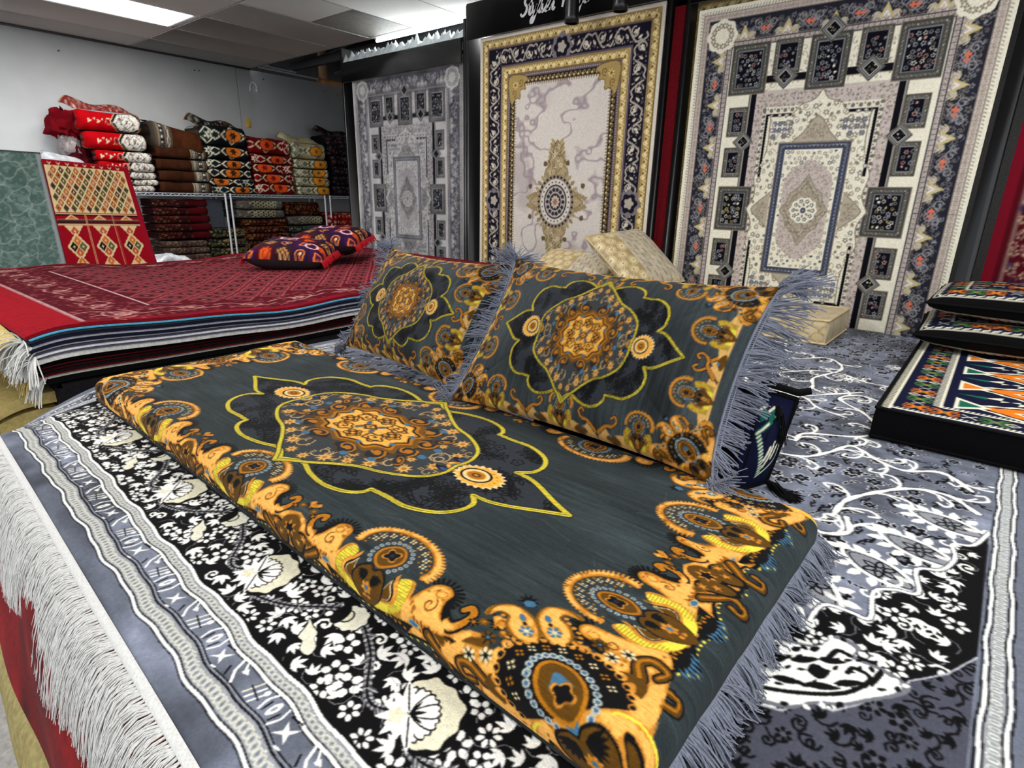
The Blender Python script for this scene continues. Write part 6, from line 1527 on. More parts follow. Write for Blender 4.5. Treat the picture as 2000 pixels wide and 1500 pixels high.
for zq, n_ in ((NH - .002, 'upper_piping'), (.010, 'lower_piping')):
    mb = MB(); pts_ = np.concatenate([np.linspace(a, b, 12) for a, b in (((-hx_, -hy_, zq), (hx_, -hy_, zq)), ((hx_, -hy_, zq), (hx_, hy_, zq)), ((hx_, hy_, zq), (-hx_, hy_, zq)), ((-hx_, hy_, zq), (-hx_, -hy_, zq)))]); mb.tube(pts_, .006, 6); mb.build(n_, mat('black_piping', (12, 12, 13), rough=.8), nm, True)
def navy_canvas(W, H, seed):
    global c
    rr = np.random.default_rng(seed); c = Cv(-W / 2, W / 2, -H / 2, H / 2, .003, NV_)
    frame_fill(c, W / 2, H / 2, 0, .02, NB)
    def hookf(k): c.fill([(-.5, -.25), (.1, -.2), (.45, .15), (.3, .45), (.2, .2), (-.1, .1), (-.3, .1)], WCR)
    frame_line(c, W / 2, H / 2, .022, .006, WCR); along(c, W / 2, H / 2, .034, .036, hookf)
    for x in np.arange(-W / 2 + .1, W / 2 - .05, .075):
        for y in np.arange(-H / 2 + .09, H / 2 - .05, .09):
            q = rr.integers(4)
            (spider if q < 2 else xx)(*((x, y, .036, ORN, GR2) if q == 0 else (x, y, .036, GR2, ORN) if q == 1 else (x, y, .022, WCR)))
    frame_line(c, W / 2, H / 2, .13, .008, WCR)
    return c.blur(1)
for k, (yc, zc, lab) in enumerate(((3.76, NH + .090, 'navy kilim cushion with white hooked edge, lower of the two stacked on the navy mattress'), (3.80, NH + .245, 'navy kilim cushion with white hooked edge, upper of the two on the navy mattress'))):
    cvn = navy_canvas(.95, .62, 80 + k)
    plain_cushion('navy_cushion', mat4(.235 + .03 * k, yc, zc, (1, .02 - .05 * k, 0), (0, 1, .03)), .95, .62, .155, cvn, kil, 81 + k, lab, 'cushion', 'navy kilim cushions on the navy mattress', res=.007, welt=MATS['black_piping'], pinch=.02, pw=.32)
cvn = navy_canvas(.8, .36, 90)
c = cvn; c.rect(.2, .4, -.18, .18, NV_)
# ------------------------------------------------------------------ small navy cushion with tassels standing behind the velvet cushions
c = Cv(0, .2, 0, .34, .0015, NV_)
c.line([(.03, .0), (.03, .34)], .006, NB)
P_ = [(.045, .20), (.10, .05), (.165, .12), (.125, .29)]
for k in range(4):
    a, b = np.array(P_[k]), np.array(P_[(k + 1) % 4]); c.line([a, b], .016, TEAL)
    for t in np.linspace(0, 1, 14): q = a + (b - a) * t; c.line([q - (.004, .006), q + (.004, .006)], .006, WCR)
for x in (.06, .09): c.fill([(x - .012, .235), (x + .012, .25), (x + .01, .29), (x - .015, .27)], TEAL); c.line([(x - .013, .275), (x + .01, .292)], .008, WCR)
for x, y in ((.09, .13), (.105, .15), (.12, .14), (.10, .105)): c.line([(x, y - .02), (x + .008, y + .03)], .01, WCR)
c.blur(1)
o = empty('tasselled_cushion', (-.765, 1.61, .165), 'navy cushion with black tassels standing behind the right grey cushion', 'cushion')
n_u, n_v = 60, 90; U_, V_ = np.meshgrid(np.linspace(0, 1, n_u), np.linspace(0, 1, n_v), indexing='ij')
# right end face: a bulged quad seen from the front right
A_ = np.array([.315, -.055, -.155]); Bv = np.array([.375, .075, -.165]); Cv_ = np.array([.41, .13, .10]); Dv = np.array([.30, .02, .145])
Pq = (A_ * (1 - U_)[..., None] + Bv * U_[..., None]) * (1 - V_)[..., None] + (Dv * (1 - U_)[..., None] + Cv_ * U_[..., None]) * V_[..., None]
Pq = Pq + np.array([.035, -.012, 0]) * (np.sin(pi * U_) * np.sin(pi * V_))[..., None]
rawmesh('patterned_side', Pq, quads(n_u, n_v), kil, o, col=c.sample(U_ * .2, V_ * .34).reshape(-1, 3))
mb = MB(); L_ = Pq - np.array([.72, 0, 0]); ring = lambda Q: np.concatenate([Q[:, 0], Q[-1, 1:], Q[::-1, -1][1:], Q[0, ::-1][1:]])
R1, R2 = ring(Pq)[::3], ring(L_)[::3]; t = np.linspace(0, 1, 14)[None, :, None]; G = R1[:, None] * (1 - t) + R2[:, None] * t
mb.grid(G); mb.grid(L_[::4, ::4][:, ::-1]); mb.build('cushion_body', mat('navy_cloth', (14, 18, 40), rough=.85), o, True)
mb = MB(); mb.tube(ring(Pq), .007, 6); mb.tube(np.array([Dv + (.0, -.02, -.03), Dv + (.04, .02, .01), Cv_ + (0, 0, .02), Cv_ + (.03, .01, .03)]), .011, 6); mb.build('piping', MATS['black_piping'], o, True)
ty = mat('black_yarn', (15, 15, 16), rough=.9, noise=None, bump=None)
for p, d in ((Dv * .35 + Cv_ * .65 + (.005, -.02, -.03), (.1, -.1, -1)), (Bv + (.01, -.02, .02), (.9, -.35, -.25)), (A_ * .2 + Dv * .8 + (0, -.03, -.05), (-.2, -.2, -1))):
    mb = MB(); mb.tube([p, p + np.array(d) / np.linalg.norm(d) * .025], [.008, .014], 8); n = 160
    strands(mb, [p + np.array(d) / np.linalg.norm(d) * .02 + rng.normal(size=3) * .006 for _ in range(n)], [d] * n, .09, rng, .0019, 4, .3, .14, floor=-.16, clump=5); mb.build('tassel', ty, o, True)
# ------------------------------------------------------------------ gold brocade block and cushions
GB0, GB1, GY0, GY1 = -2.55, -.675, 3.76, 4.36
GOL, GOD, GOP = (200, 182, 146), (152, 128, 88), (224, 210, 180)
def shells(c, x0, x1, y0, y1, s, bright, dark):
    j = 0; y = y0
    while y < y1:
        x = x0 + (s / 2 if j % 2 else 0)
        while x < x1:
            for k in range(9):
                a = .15 + k * (pi - .3) / 8; c.line([(x + .12 * s * cos(a), y + .12 * s * sin(a)), (x + .48 * s * cos(a), y + .5 * s * sin(a))], .05 * s, bright)
            c.ring(x, y, .5 * s, .52 * s, .035 * s, dark, 14, 0, pi); x += s
        y += s * .5; j += 1
cg1 = Cv(GB0 - .2, GB1 + .2, GY0 - .2, GY1 + .2, .004, GOL); cg1.a *= (1 + .06 * cloud(cg1.H, cg1.W, np.random.default_rng(1), [(12, 12), (5, 5)], [1, .6]))[..., None]
shells(cg1, GB0, GB1, GY0 - .16, GY0 + .0, .085, (222, 200, 146), (150, 122, 72))
for i, x in enumerate(np.arange(GB0, GB1 - .02, .055)):
    for y in np.arange(GY0 + .04 + .03 * (i % 2), GY1, .06): cg1.line([(x, y), (x + .022, y - .012)], .01, GOD); cg1.line([(x + .004, y + .007), (x + .026, y - .005)], .007, GOP)
cg1.blur(1)
U_ = np.linspace(GB0 - .15, GB1 + .15, 330); V_ = np.linspace(GY0 - .15, GY1 + .15, 150); uu, vv = np.meshgrid(U_, V_, indexing='ij'); cx_, cy_ = (GB0 + GB1) / 2, (GY0 + GY1) / 2
P = wrap_box(uu - cx_, vv - cy_, (GB1 - GB0) / 2, (GY1 - GY0) / 2, .150, .012, 0, 0, .004); P[..., 2] += .006 * np.sin(uu * 9) * np.clip(P[..., 2] / .15, 0, 1)
gb = empty('brocade_mattress', (cx_, cy_, .004), 'pale gold brocade floor mattress standing in front of the display racks', 'mattress')
broc = mat('gold_brocade', None, rough=.42, sheen=.2, noise=(120, .08), bump=(260, .25))
rawmesh('brocade_cover', P, quads(330, 150), broc, gb, col=cg1.sample(uu, vv).reshape(-1, 3))
for zq, n_ in ((.149, 'upper_piping'), (.008, 'lower_piping')):
    hx_, hy_ = (GB1 - GB0) / 2, (GY1 - GY0) / 2; mb = MB(); pts_ = np.concatenate([np.linspace(a, b, 30) for a, b in (((-hx_, -hy_, zq), (hx_, -hy_, zq)), ((hx_, -hy_, zq), (hx_, hy_, zq)), ((hx_, hy_, zq), (-hx_, hy_, zq)), ((-hx_, hy_, zq), (-hx_, -hy_, zq)))]); mb.tube(pts_ + np.stack([0 * pts_[:, 0], 0 * pts_[:, 0], .006 * np.sin((pts_[:, 0] + cx_) * 9) * (zq > .1)], 1), .007, 6); mb.build(n_, mat('gold_piping', (206, 186, 140), rough=.5), gb, True)
def brocade(W, H, left, seed):
    c = Cv(-W / 2, W / 2, -H / 2, H / 2, .003, (198, 186, 162)); c.a *= (1 + .05 * cloud(c.H, c.W, np.random.default_rng(seed), [(3, 12), (9, 9)], [1, .6]))[..., None]
    c.rect(-W / 2, left, -H / 2, H / 2, (172, 148, 104)); 
    for j, y in enumerate(np.arange(-H / 2, H / 2, .075)):
        for x in np.arange(-W / 2 + (.05 if j % 2 else 0), left, .10):
            for k in range(16): a = k * pi / 8; c.line([(x + .012 * cos(a), y + .012 * sin(a)), (x + .042 * cos(a), y + .042 * sin(a))], .005, (240, 226, 180))
    for i, x in enumerate(np.arange(left + .03, W / 2, .05)):
        for y in np.arange(-H / 2 + .02 + .045 * (i % 2), H / 2, .09): c.line([(x, y + .022), (x + .010, y - .022)], .008, (128, 116, 92))
    return c.blur(1)
plain_cushion('gold_cushion', mat4(-2.10, 4.0, .385, (.152, .603, .05), (-.509, .10, .38)), .58, .60, .17, brocade(.58, .60, -.10, 5), broc, 91, 'gold brocade cushion with dashes and sunbursts, tilted behind the right grey cushion', 'cushion', res=.006, welt=MATS['gold_piping'], pw=.4)
plain_cushion('gold_cushion', mat4(-2.70, 4.08, .265, (1, -.05, -.02), (0, .8, .42)), .80, .40, .17, brocade(.80, .44, .05, 6), broc, 92, 'pale gold cushion lying lower, behind the meeting of both grey cushions', 'cushion', res=.007, welt=MATS['gold_piping'], pw=.4)
# ------------------------------------------------------------------ purple and red fringed cushions on the pile
def purple(seed):
    rr = np.random.default_rng(seed); W = .72; c = Cv(-W / 2, W / 2, -W / 2, W / 2, .004, (48, 12, 46))
    for i in range(5):
        for j in range(5):
            x, y = -.28 + .14 * i, -.28 + .14 * j; q = (i + j) % 4
            c.rect(x - .066, x + .066, y - .066, y + .066, [(48, 14, 62), (64, 12, 26), (40, 20, 20), (36, 12, 48)][q])
            c.push(x, y, rr.uniform(0, 3), .05)
            if q == 0: c.fill(rosette(4, .5, 1), (214, 110, 30)); c.fill(rosette(4, .3, .6), (64, 18, 60))
            elif q == 1: c.fill(rosette(8, .7, 1), (206, 84, 24)); c.line(spiral(1.3, .2, .9, 0, 14), .14, (120, 16, 30))
            elif q == 2:
                for k in range(3): c.line([(-.9, -.5 + .5 * k), (.9, -.5 + .5 * k)], .16, (220, 180, 120)); c.line([(-.6 + .6 * k, -.8), (-.6 + .6 * k, .8)], .12, (214, 120, 50))
            else: c.line(spiral(1.5, .1, 1, 0, 16), .2, (222, 130, 50)); c.ell(0, 0, .2, .2, (230, 200, 170))
            c.pop()
    c.ring(-.05, .08, .07, .09, .02, (224, 190, 200)); c.ring(.2, -.15, .05, .05, .015, (224, 190, 200))
    frame_line(c, W / 2, W / 2, .012, .024, (160, 40, 30)); return c.blur(1)
rf = mat('red_yarn', (190, 14, 34), rough=.7, sheen=.3, noise=None, bump=None)
leath = mat('black_cloth', (22, 22, 26), rough=.55)
cvp = purple(1)
for k, (x, y, zc, ax, ay, lab) in enumerate((( -4.55, 2.62, .325, (.75, .66, -.03), (-.66, .75, .10), 'purple and orange cushion with red fringe, nearest of those on the red pile'),
        (-4.75, 3.12, .40, (.80, .6, .02), (-.6, .78, .10), 'purple and orange cushion farther back on the red pile'))):
    plain_cushion('purple_cushion', mat4(x, y, zc, ax, ay), .62, .60, .23, cvp, mat('cushion_weave', None, rough=.8, noise=(150, .12)), 95 + k, lab, 'cushion', 'purple cushions on the red pile', back=leath, res=.009, fringe=rf, pw=.42)
# ------------------------------------------------------------------ wire shelving along the left wall, with folded rugs
rng = np.random.default_rng(7)
chrome = mat('chrome_wire', (214, 218, 224), rough=.3, metal=.25, noise=None, bump=None)
SX0, SX1, SZ = -9.06, -8.58, .775
def wire_shelf(y0, y1, label, xf=SX1):
    e = empty('wire_shelf', ((SX0 + xf) / 2, (y0 + y1) / 2, FLOOR), label, 'shelf', 'chrome wire shelves'); L = np.array(e.location)
    for x in (SX0 + .02, xf):
        for y in (y0 + .012, y1 - .012):
            mb = MB(); mb.tube(np.array([(x, y, FLOOR), (x, y, SZ + .012)]) - L, .015, 8); mb.build('post', chrome, e, True)
    for zz_, n_ in ((SZ, 'upper_deck'), (-.50, 'lower_deck')):
        mb = MB()
        for zq in (zz_, zz_ - .032):
            mb.tube(np.array([(xf, y0, zq), (xf, y1, zq)]) - L, .0055, 5); mb.tube(np.array([(SX0 + .02, y0, zq), (SX0 + .02, y1, zq)]) - L, .0055, 5)
            mb.tube(np.array([(SX0 + .02, y0, zq), (xf, y0, zq)]) - L, .0055, 5); mb.tube(np.array([(SX0 + .02, y1, zq), (xf, y1, zq)]) - L, .0055, 5)
        n = int((y1 - y0) / .05); zs = [(xf, y0 + (y1 - y0) * k / n, zz_ if k % 2 else zz_ - .032) for k in range(n + 1)]
        for a, b in zip(zs[:-1], zs[1:]): mb.tube(np.array([a, b]) - L, .004, 4)
        for k in range(int((y1 - y0) / .03)): y = y0 + .03 * k; mb.tube(np.array([(SX0 + .02, y, zz_ + .003), (xf, y, zz_ + .003)]) - L, .0022, 4)
        mb.build(n_, chrome, e, True)
wire_shelf(1.62, 3.98, 'chrome wire shelf under the red and brown folded rugs')
wire_shelf(4.03, 5.585, 'chrome wire shelf under the orange and cream folded rugs')
wire_shelf(5.655, 7.2, 'chrome wire shelf mostly behind the left display rack')
folded_m = mat('folded_pile', None, rough=.85, sheen=.05, noise=(90, .12), bump=(200, .2))
def folded(y0, y1, z0, z1, cv, off, label, group, depth=.375, loose=0.0, xf=SX1 + .02, skew=0, layers=None, cat='folded rug', name='folded_rug', tilt=0.0, flipx=1, dz=0.0):
    """one rug folded to a bundle; front bulges towards the aisle, design read from cv (metres along, metres around)"""
    h = z1 - z0; W = y1 - y0; n_a = 26; n_y = 54
    a = np.linspace(-pi / 2, pi / 2, n_a); px = np.sign(np.cos(a)) * np.abs(np.cos(a)) ** .75 * h * .46; pz = np.sign(np.sin(a)) * np.abs(np.sin(a)) ** .85 * h / 2
    # back-to-front profile: bottom, rounded nose, top
    xs = np.concatenate([np.linspace(-depth, -.02, 8), px, np.linspace(-.02, -depth, 8)]); zs = np.concatenate([np.full(8, -h / 2), pz, np.full(8, h / 2)])
    t = np.linspace(0, 1, n_y); prof_x, T_ = np.meshgrid(xs, t); prof_z = np.broadcast_to(zs, prof_x.shape).copy()
    end = np.clip(np.minimum(t, 1 - t) / .06, 0, 1) ** .5; sag = (-.10 * h * np.sin(pi * t * 1.0 + rng.uniform(-.4, .4)) * rng.uniform(-.6, 1))[:, None]
    X_ = prof_x - (1 - end[:, None]) * h * .25 + .012 * np.sin(9 * T_ + rng.uniform(0, 6)) ; Z_ = (prof_z + .0) * (.72 + .28 * end[:, None]) + sag * (prof_z > 0) + skew * (T_ - .5)
    Y_ = y0 + W * T_ + .0 * X_
    s = np.concatenate([[0], np.cumsum(np.hypot(np.diff(xs), np.diff(zs)))]); s -= s[len(s) // 2]
    S_ = np.broadcast_to(s, X_.shape); C_ = cv.sample(off[0] + (Y_ - y0) * flipx, np.clip(S_ + off[1], cv.y0 + .005, cv.y0 + cv.H * cv.r - .005))
    zc = (z0 + z1) / 2; e = empty(name, (xf - h * .46, (y0 + y1) / 2, z0), label, cat, group); L = np.array(e.location)
    P = np.stack([X_ + xf - h * .46, Y_, Z_ + zc], -1); P[..., 2] += tilt * (P[..., 1] - y0); P[..., 0] = np.maximum(P[..., 0], -9.085)
    ins = .06 * h
    rawmesh('outer_fold', P - L, quads(n_y, len(xs)), folded_m, e, col=C_.reshape(-1, 3))
    # folded layers seen at the ends
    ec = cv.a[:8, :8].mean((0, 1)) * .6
    for side, yy in ((0, P[0]), (-1, P[-1])):
        mb = MB(); m_ = yy.mean(0); cen = np.stack([np.linspace(yy[0, 0], yy[len(yy) // 2, 0] - h * .3, 12), np.full(12, yy[0, 1]), np.full(12, yy[:, 2].mean())], 1)
        half = len(yy) // 2; t2 = np.linspace(0, 1, 5)[None, :, None]
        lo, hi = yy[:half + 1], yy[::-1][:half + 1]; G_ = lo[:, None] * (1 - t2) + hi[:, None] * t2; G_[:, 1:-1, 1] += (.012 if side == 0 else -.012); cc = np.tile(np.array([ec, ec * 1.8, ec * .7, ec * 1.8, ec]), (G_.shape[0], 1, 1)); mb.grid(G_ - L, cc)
        mb.build('fold_edge', folded_m, e, True)
    if loose:
        # the free end flips up behind the nose
        u = np.linspace(0, 1, 40); v = np.linspace(0, 1, 8); U2, V2 = np.meshgrid(u, v, indexing='ij')
        fl = np.stack([xf - h * .6 - .10 * V2 - .03 * V2 ** 2, y0 + W * (U2 * .96 + .01) - .05 * V2 * (1 - U2) * 2, z1 + dz + loose * np.sin(V2 * pi / 2) * np.clip(U2 / .12 + .15, 0, 1) ** .5 * np.clip((1.02 - U2) / .15, 0, 1) ** .5 * (.9 - .55 * U2 + .16 * np.sin(9 * U2 + 1)) + tilt * W * U2], -1)
        cf_ = cv.sample(off[0] + U2 * W * .96, np.clip(cv.y0 + .03 + .10 * V2, cv.y0, 9)); bk = fl + (-.012, 0, .0)
        rawmesh('loose_flap', fl - L, quads(40, 8), folded_m, e, col=cf_.reshape(-1, 3)); mb = MB(); mb.grid((bk - L)[:, ::-1]); mb.grid(np.stack([fl[:, -1], bk[:, -1]], 1) - L); mb.grid(np.stack([fl[0], bk[0]], 1) - L); mb.build('flap_back', mat('flap_edge', (60, 16, 20), rough=.9), e, True)
    return e
# --- designs (x along the fold, y around it; y=0 is the nose)
def strip(w, base, seed): 
    c = Cv(0, w, -.30, .30, .0035, base); return c, np.random.default_rng(seed)
# red with ivory medallion half
cR, rr = strip(.95, (172, 2, 14), 1)
cR.a *= (1 + .06 * cloud(cR.H, cR.W, rr, [(20, 20)], [1]))[..., None]
cR.rect(0, .95, -.30, -.17, (120, 40, 40)); flora(cR, 0, .95, -.30, -.18, .035, rr, [(214, 196, 176), (150, 120, 110)], (120, 40, 40), (200, 180, 150), (.35, .5))
cR.line([(0, -.17), (.95, -.17)], .008, (226, 196, 150)); cR.rect(0, .95, .18, .3, (170, 10, 24))
cR.push(.361, 0, 0, .62, 1)
hexp = [(.40, 0), (.55, .14), (.80, .14), (.95, .02), (.95, -.02), (.80, -.14), (.55, -.14)]
cR.fill([(.37, 0), (.54, .165), (.82, .165), (.97, .03), (.97, -.03), (.82, -.165), (.54, -.165)], (226, 190, 150)); cR.fill([(.385, 0), (.545, .152), (.81, .152), (.96, .02), (.96, -.02), (.81, -.152), (.545, -.152)], (24, 24, 30))
m_ = np.zeros((cR.H, cR.W), bool); r = cR.polymask(hexp); m_[r[0]:r[1], r[2]:r[3]] = r[4]
cR.fill([(.43, 0), (.56, .115), (.79, .115), (.93, 0), (.79, -.115), (.56, -.115)], (222, 218, 206)); cR.mask = m_
flora(cR, .4, .95, -.14, .14, .05, rr, [(24, 24, 30), (222, 218, 206)], (196, 150, 140), (40, 40, 46), (.2, .4), (.6, .3, .1), .06); cR.mask = None
cR.fill([(.665, 0), (.68, .022), (.70, 0), (.68, -.022)], (110, 10, 20)); cR.line([(.56, 0), (.68, .085), (.80, 0), (.68, -.085)], .006, (30, 30, 36), True)
cR.pop()
cR.push(.33, 0, 0, .75, 1)
for x in (.08, .20): cR.push(x, -.01, 0, .03); cR.fill(rosette(3, .3, 1.0), (232, 214, 180)); cR.pop()
for x in (.145, .255): cR.ell(x, .02, .012, .012, (232, 214, 180)); cR.ell(x + .03, -.035, .006, .006, (232, 214, 180))
cR.line([(.29, 0), (.32, .04), (.36, .04), (.38, 0), (.36, -.04), (.32, -.04)], .008, (214, 190, 160), True); cR.ell(.335, 0, .02, .02, (40, 30, 30)); cR.pop(); cR.blur(1)
G1 = 'red folded rugs in the leftmost stack'
ord_ = ['topmost with its edge flipped up', 'second from the top', 'third from the top', 'fourth from the top', 'fifth from the top', 'sixth from the top', 'bottom one']
zt = [1.60, 1.37, 1.19, 1.05, .93, .855, .78]; zb = [1.39, 1.20, 1.06, .935, .86, .79, .785]
zt = [1.70, 1.46, 1.26, 1.13, 1.02, .935, .86]; zb = [1.475, 1.27, 1.135, 1.025, .94, .865, .785]
ysl = [2.36, 2.40, 2.49, 2.50, 2.5, 2.5, 2.5]; ysr = [3.03, 3.06, 3.10, 3.12, 3.13, 3.13, 3.10]
for k in range(7):
    folded(ysl[k], ysr[k], zb[k], zt[k], cR, (.95 - (ysr[k] - ysl[k]) - .03 * (k % 2), 0.01), 'red rug with ivory medallion folded in the leftmost stack, ' + ord_[k], G1, loose=.15 if k == 0 else 0, xf=SX1 + .04 - .01 * k)
# the wrapped and fringed ends at the back left of that stack
def blob(name, lo, hi, colr, label, cat, seed, rough=.9, amp=.02, gl=None):
    rr = np.random.default_rng(seed); n = 40; u = np.linspace(0, 2 * pi, n); v = np.linspace(0, pi, n // 2); U2, V2 = np.meshgrid(u, v, indexing='ij'); lo = np.array(lo); hi = np.array(hi); ce = (lo + hi) / 2; R_ = (hi - lo) / 2
    f = lambda w: np.sign(w) * np.abs(w) ** .6
    P = np.stack([f(np.cos(U2)) * f(np.sin(V2)), f(np.sin(U2)) * f(np.sin(V2)), f(np.cos(V2))], -1) * R_ * (1 + amp * 4 * cloud(n, n // 2, rr, [(4, 3), (2, 2)], [.5, .5]))[..., None]; P[-1] = P[0]
    o = rawmesh(name, P, quads(n, n // 2), gl or mat(name + '_m', colr, rough=rough, noise=(20, .3)), None); o.location = ce; return tag(o, label, cat)
film = mat('clear_film', (206, 210, 216), rough=.22, noise=(14, .3), bump=(26, .9))
blob('wrapped_bundle', (-8.95, 1.60, .80), (-8.45, 2.36, 1.17), (200, 204, 210), 'plastic wrapped rug bundle above the leaning green rug and kilim', 'bundle', 3, gl=film, amp=.03)
blob('maroon_roll', (-8.96, 2.14, 1.40), (-8.72, 2.42, 1.66), (110, 8, 20), 'bunched maroon fringe at the back of the top red rug', 'rug', 4, amp=.09)
blob('clear_wrapped_roll', (-8.96, 2.20, 1.18), (-8.74, 2.40, 1.41), (150, 140, 140), 'clear wrapped roll behind the red stack', 'roll', 5, amp=.05, gl=mat('dim_film', (140, 130, 130), rough=.3, bump=(20, .6)))
blob('dark_maroon_roll', (-8.96, 2.25, .92), (-8.70, 2.50, 1.24), (70, 10, 20), 'dark maroon rolled end low behind the red stack', 'roll', 6, amp=.08)
# brown with grey border
cB, rr = strip(.80, (60, 31, 16), 2); cB.a *= (1 + .10 * cloud(cB.H, cB.W, rr, [(30, 3), (8, 8)], [.7, .6]))[..., None]
def brownborder(c, x, s):
    c.rect(*sorted((x, x + s * .20)), -.3, .3, (84, 74, 62))
    for q in (.004, .075, .085, .155, .165): c.line([(x + s * q, -.3), (x + s * q, .3)], .004, (190, 172, 140))
    for y in np.arange(-.3, .3, .045): c.line([(x + s * .025, y), (x + s * .06, y + .0225), (x + s * .025, y + .045)], .005, (226, 222, 210)); c.line([(x + s * .06, y), (x + s * .025, y + .0225), (x + s * .06, y + .045)], .005, (226, 222, 210))
    for y in np.arange(-.29, .3, .07): c.rect(*sorted((x + s * .098, x + s * .145)), y, y + .055, (24, 24, 24)); c.rect(*sorted((x + s * .106, x + s * .138)), y + .014, y + .044, (228, 228, 222)); c.line([(x + s * .12, y), (x + s * .12, y + .055)], .004, (24, 24, 24))
brownborder(cB, .50, 1); cB.blur(1)
cB2, rr = strip(.80, (74, 38, 19), 2); cB2.a *= (1 + .10 * cloud(cB2.H, cB2.W, rr, [(30, 3), (8, 8)], [.7, .6]))[..., None]; brownborder(cB2, .24, -1); cB2.rect(0, .05, -.3, .3, (70, 62, 52)); cB2.blur(1)
G2 = 'brown folded rugs'
folded(3.14, 3.76, 1.33, 1.66, cB2, (0.02, .05), 'brown rug with grey banded end folded on top of the brown stack', G2, tilt=-.18, loose=0.02, xf=SX1 + .03)
for k, (zb_, zt_) in enumerate(((1.215, 1.345), (1.065, 1.205), (.93, 1.055), (.785, .92))):
    folded(3.15 - .01 * (k % 2), 3.80 + .01 * k, zb_, zt_, cB, (.09 - .01 * (k % 3), 0), 'brown rug folded in the brown stack, ' + ['second from the top', 'third from the top', 'fourth from the top', 'bottom one'][k], G2, xf=SX1 + .03 - .01 * (k % 2))
# kilim ovals
def kilim(base, zig, ov, ov2, seed, base2=None):
    c, rr = strip(1.3, base, seed); IV = (228, 222, 196)
    for k in range(6):
        x = .1 + .34 * k
        # big oval or star
        def zz_(w, colr):
            P = [(x - .34, .0)]
            for s in (1, -1): c.line([(x - .17, s * .0), (x - .11, s * .05), (x - .09, s * .03), (x - .02, s * .115), (x + .05, s * .03), (x + .08, s * .055), (x + .17, s * .0)], w, colr)
        c.fill([(x - .15, 0), (x, .16), (x + .15, 0), (x, -.16)], base2 or base)
        zz_(.017, zig)
        c.fill([(x + .17 - .035, 0), (x + .17, .045), (x + .17 + .035, 0), (x + .17, -.045)], (26, 20, 20)); c.fill([(x + .17 - .016, 0), (x + .17, .02), (x + .17 + .016, 0), (x + .17, -.02)], ov); c.ell(x + .17, 0, .005, .005, IV)
        if k % 2 == 0:
            c.ell(x, 0, .118, .088, (20, 18, 20), n=10); c.ell(x, 0, .108, .078, ov, n=10)
            c.push(x, 0, 0, .055); c.fill(rosette(6, .45, 1.05, 2), ov2); c.fill(rosette(4, .2, .5, 2), (30, 30, 24)); c.ell(0, 0, .12, .12, (70, 100, 80)); c.pop()
        else:
            c.push(x, 0, .4, .065); c.fill(rosette(6, .4, 1.1, 2), IV); c.line([(-.3, 0), (.3, 0)], .14, base); c.line([(0, -.3), (0, .3)], .14, base); c.pop()
    for s in (-1, 1):
        c.line([(0, s * .17), (1.3, s * .17)], .006, (150, 90, 60)); flora(c, 0, 1.3, *sorted((s * .18, s * .30)), .04, rr, [zig, ov, (150, 120, 90)], base, zig, (.3, .45), (.3, .3, .4), .06)
    return c.blur(1)
cK = kilim((16, 18, 22), (226, 222, 196), (214, 110, 34), (24, 16, 14), 3, (22, 36, 38))
cRk = kilim((112, 10, 16), (224, 206, 172), (224, 84, 30), (150, 12, 20), 4, (120, 10, 22))
cC = kilim((176, 168, 130), (228, 222, 192), (228, 144, 34), (150, 120, 70), 5, (128, 130, 104))
cD, rr = strip(1.3, (16, 15, 24), 6); flora(cD, 0, 1.3, -.3, .3, .075, rr, [(126, 104, 88), (110, 70, 60), (84, 70, 70)], (16, 15, 24), (60, 40, 44), (.28, .42), (.7, .2, .1)); cD.blur(1)
def stack(cv, y0, y1, zs, gname, lname, seed, loose=.1, x=SX1 + .03, ordn=None, depth=.375, offs=None, tilt=0.0):
    rr = np.random.default_rng(seed); n = len(zs) - 1
    nm = ['topmost', 'second from the top', 'third from the top', 'fourth from the top', 'fifth from the top', 'bottom one'] 
    for k in range(n):
        w = ('bottom one' if k == n - 1 else nm[k])
        a = y0 + rr.uniform(-.012, .012) + .008 * k; b = y1 + rr.uniform(-.015, .015) + .008 * k
        folded(a, b, zs[k + 1] + .006, zs[k], cv, ((offs[k] if offs else .12 + rr.uniform(0, .3)), rr.uniform(-.015, .015)), '%s, %s' % (lname, w), gname, loose=loose if k == 0 else 0, xf=x + rr.uniform(-.015, .015), depth=depth, tilt=tilt if k == 0 else 0)
stack(cK, 3.74, 4.38, [1.66, 1.40, 1.235, 1.11, .985, .875, .785], 'black kilim rugs folded on the shelf', 'black and orange kilim folded beside the brown stack', 31, .16, offs=[.36, .38, .42, .44, .62, .36])
stack(cRk, 4.40, 5.03, [1.555, 1.345, 1.21, 1.075, .93, .785], 'red kilim rugs folded on the shelf', 'red and orange kilim folded near the yellow wall plate', 32, .05, offs=[.52, .40, .62, .50, .40])
stack(cC, 5.06, 5.66, [1.56, 1.315, 1.18, 1.045, .915, .785], 'cream kilim rugs folded on the shelf', 'cream and orange kilim folded right of the red kilims', 33, .14, offs=[.38, .34, .36, .38, .34])
stack(cD, 5.72, 6.36, [1.72, 1.40, 1.24, 1.09, .94, .785], 'black floral rugs folded on the shelf', 'black floral rug folded at the right end of the shelf', 34, .14)
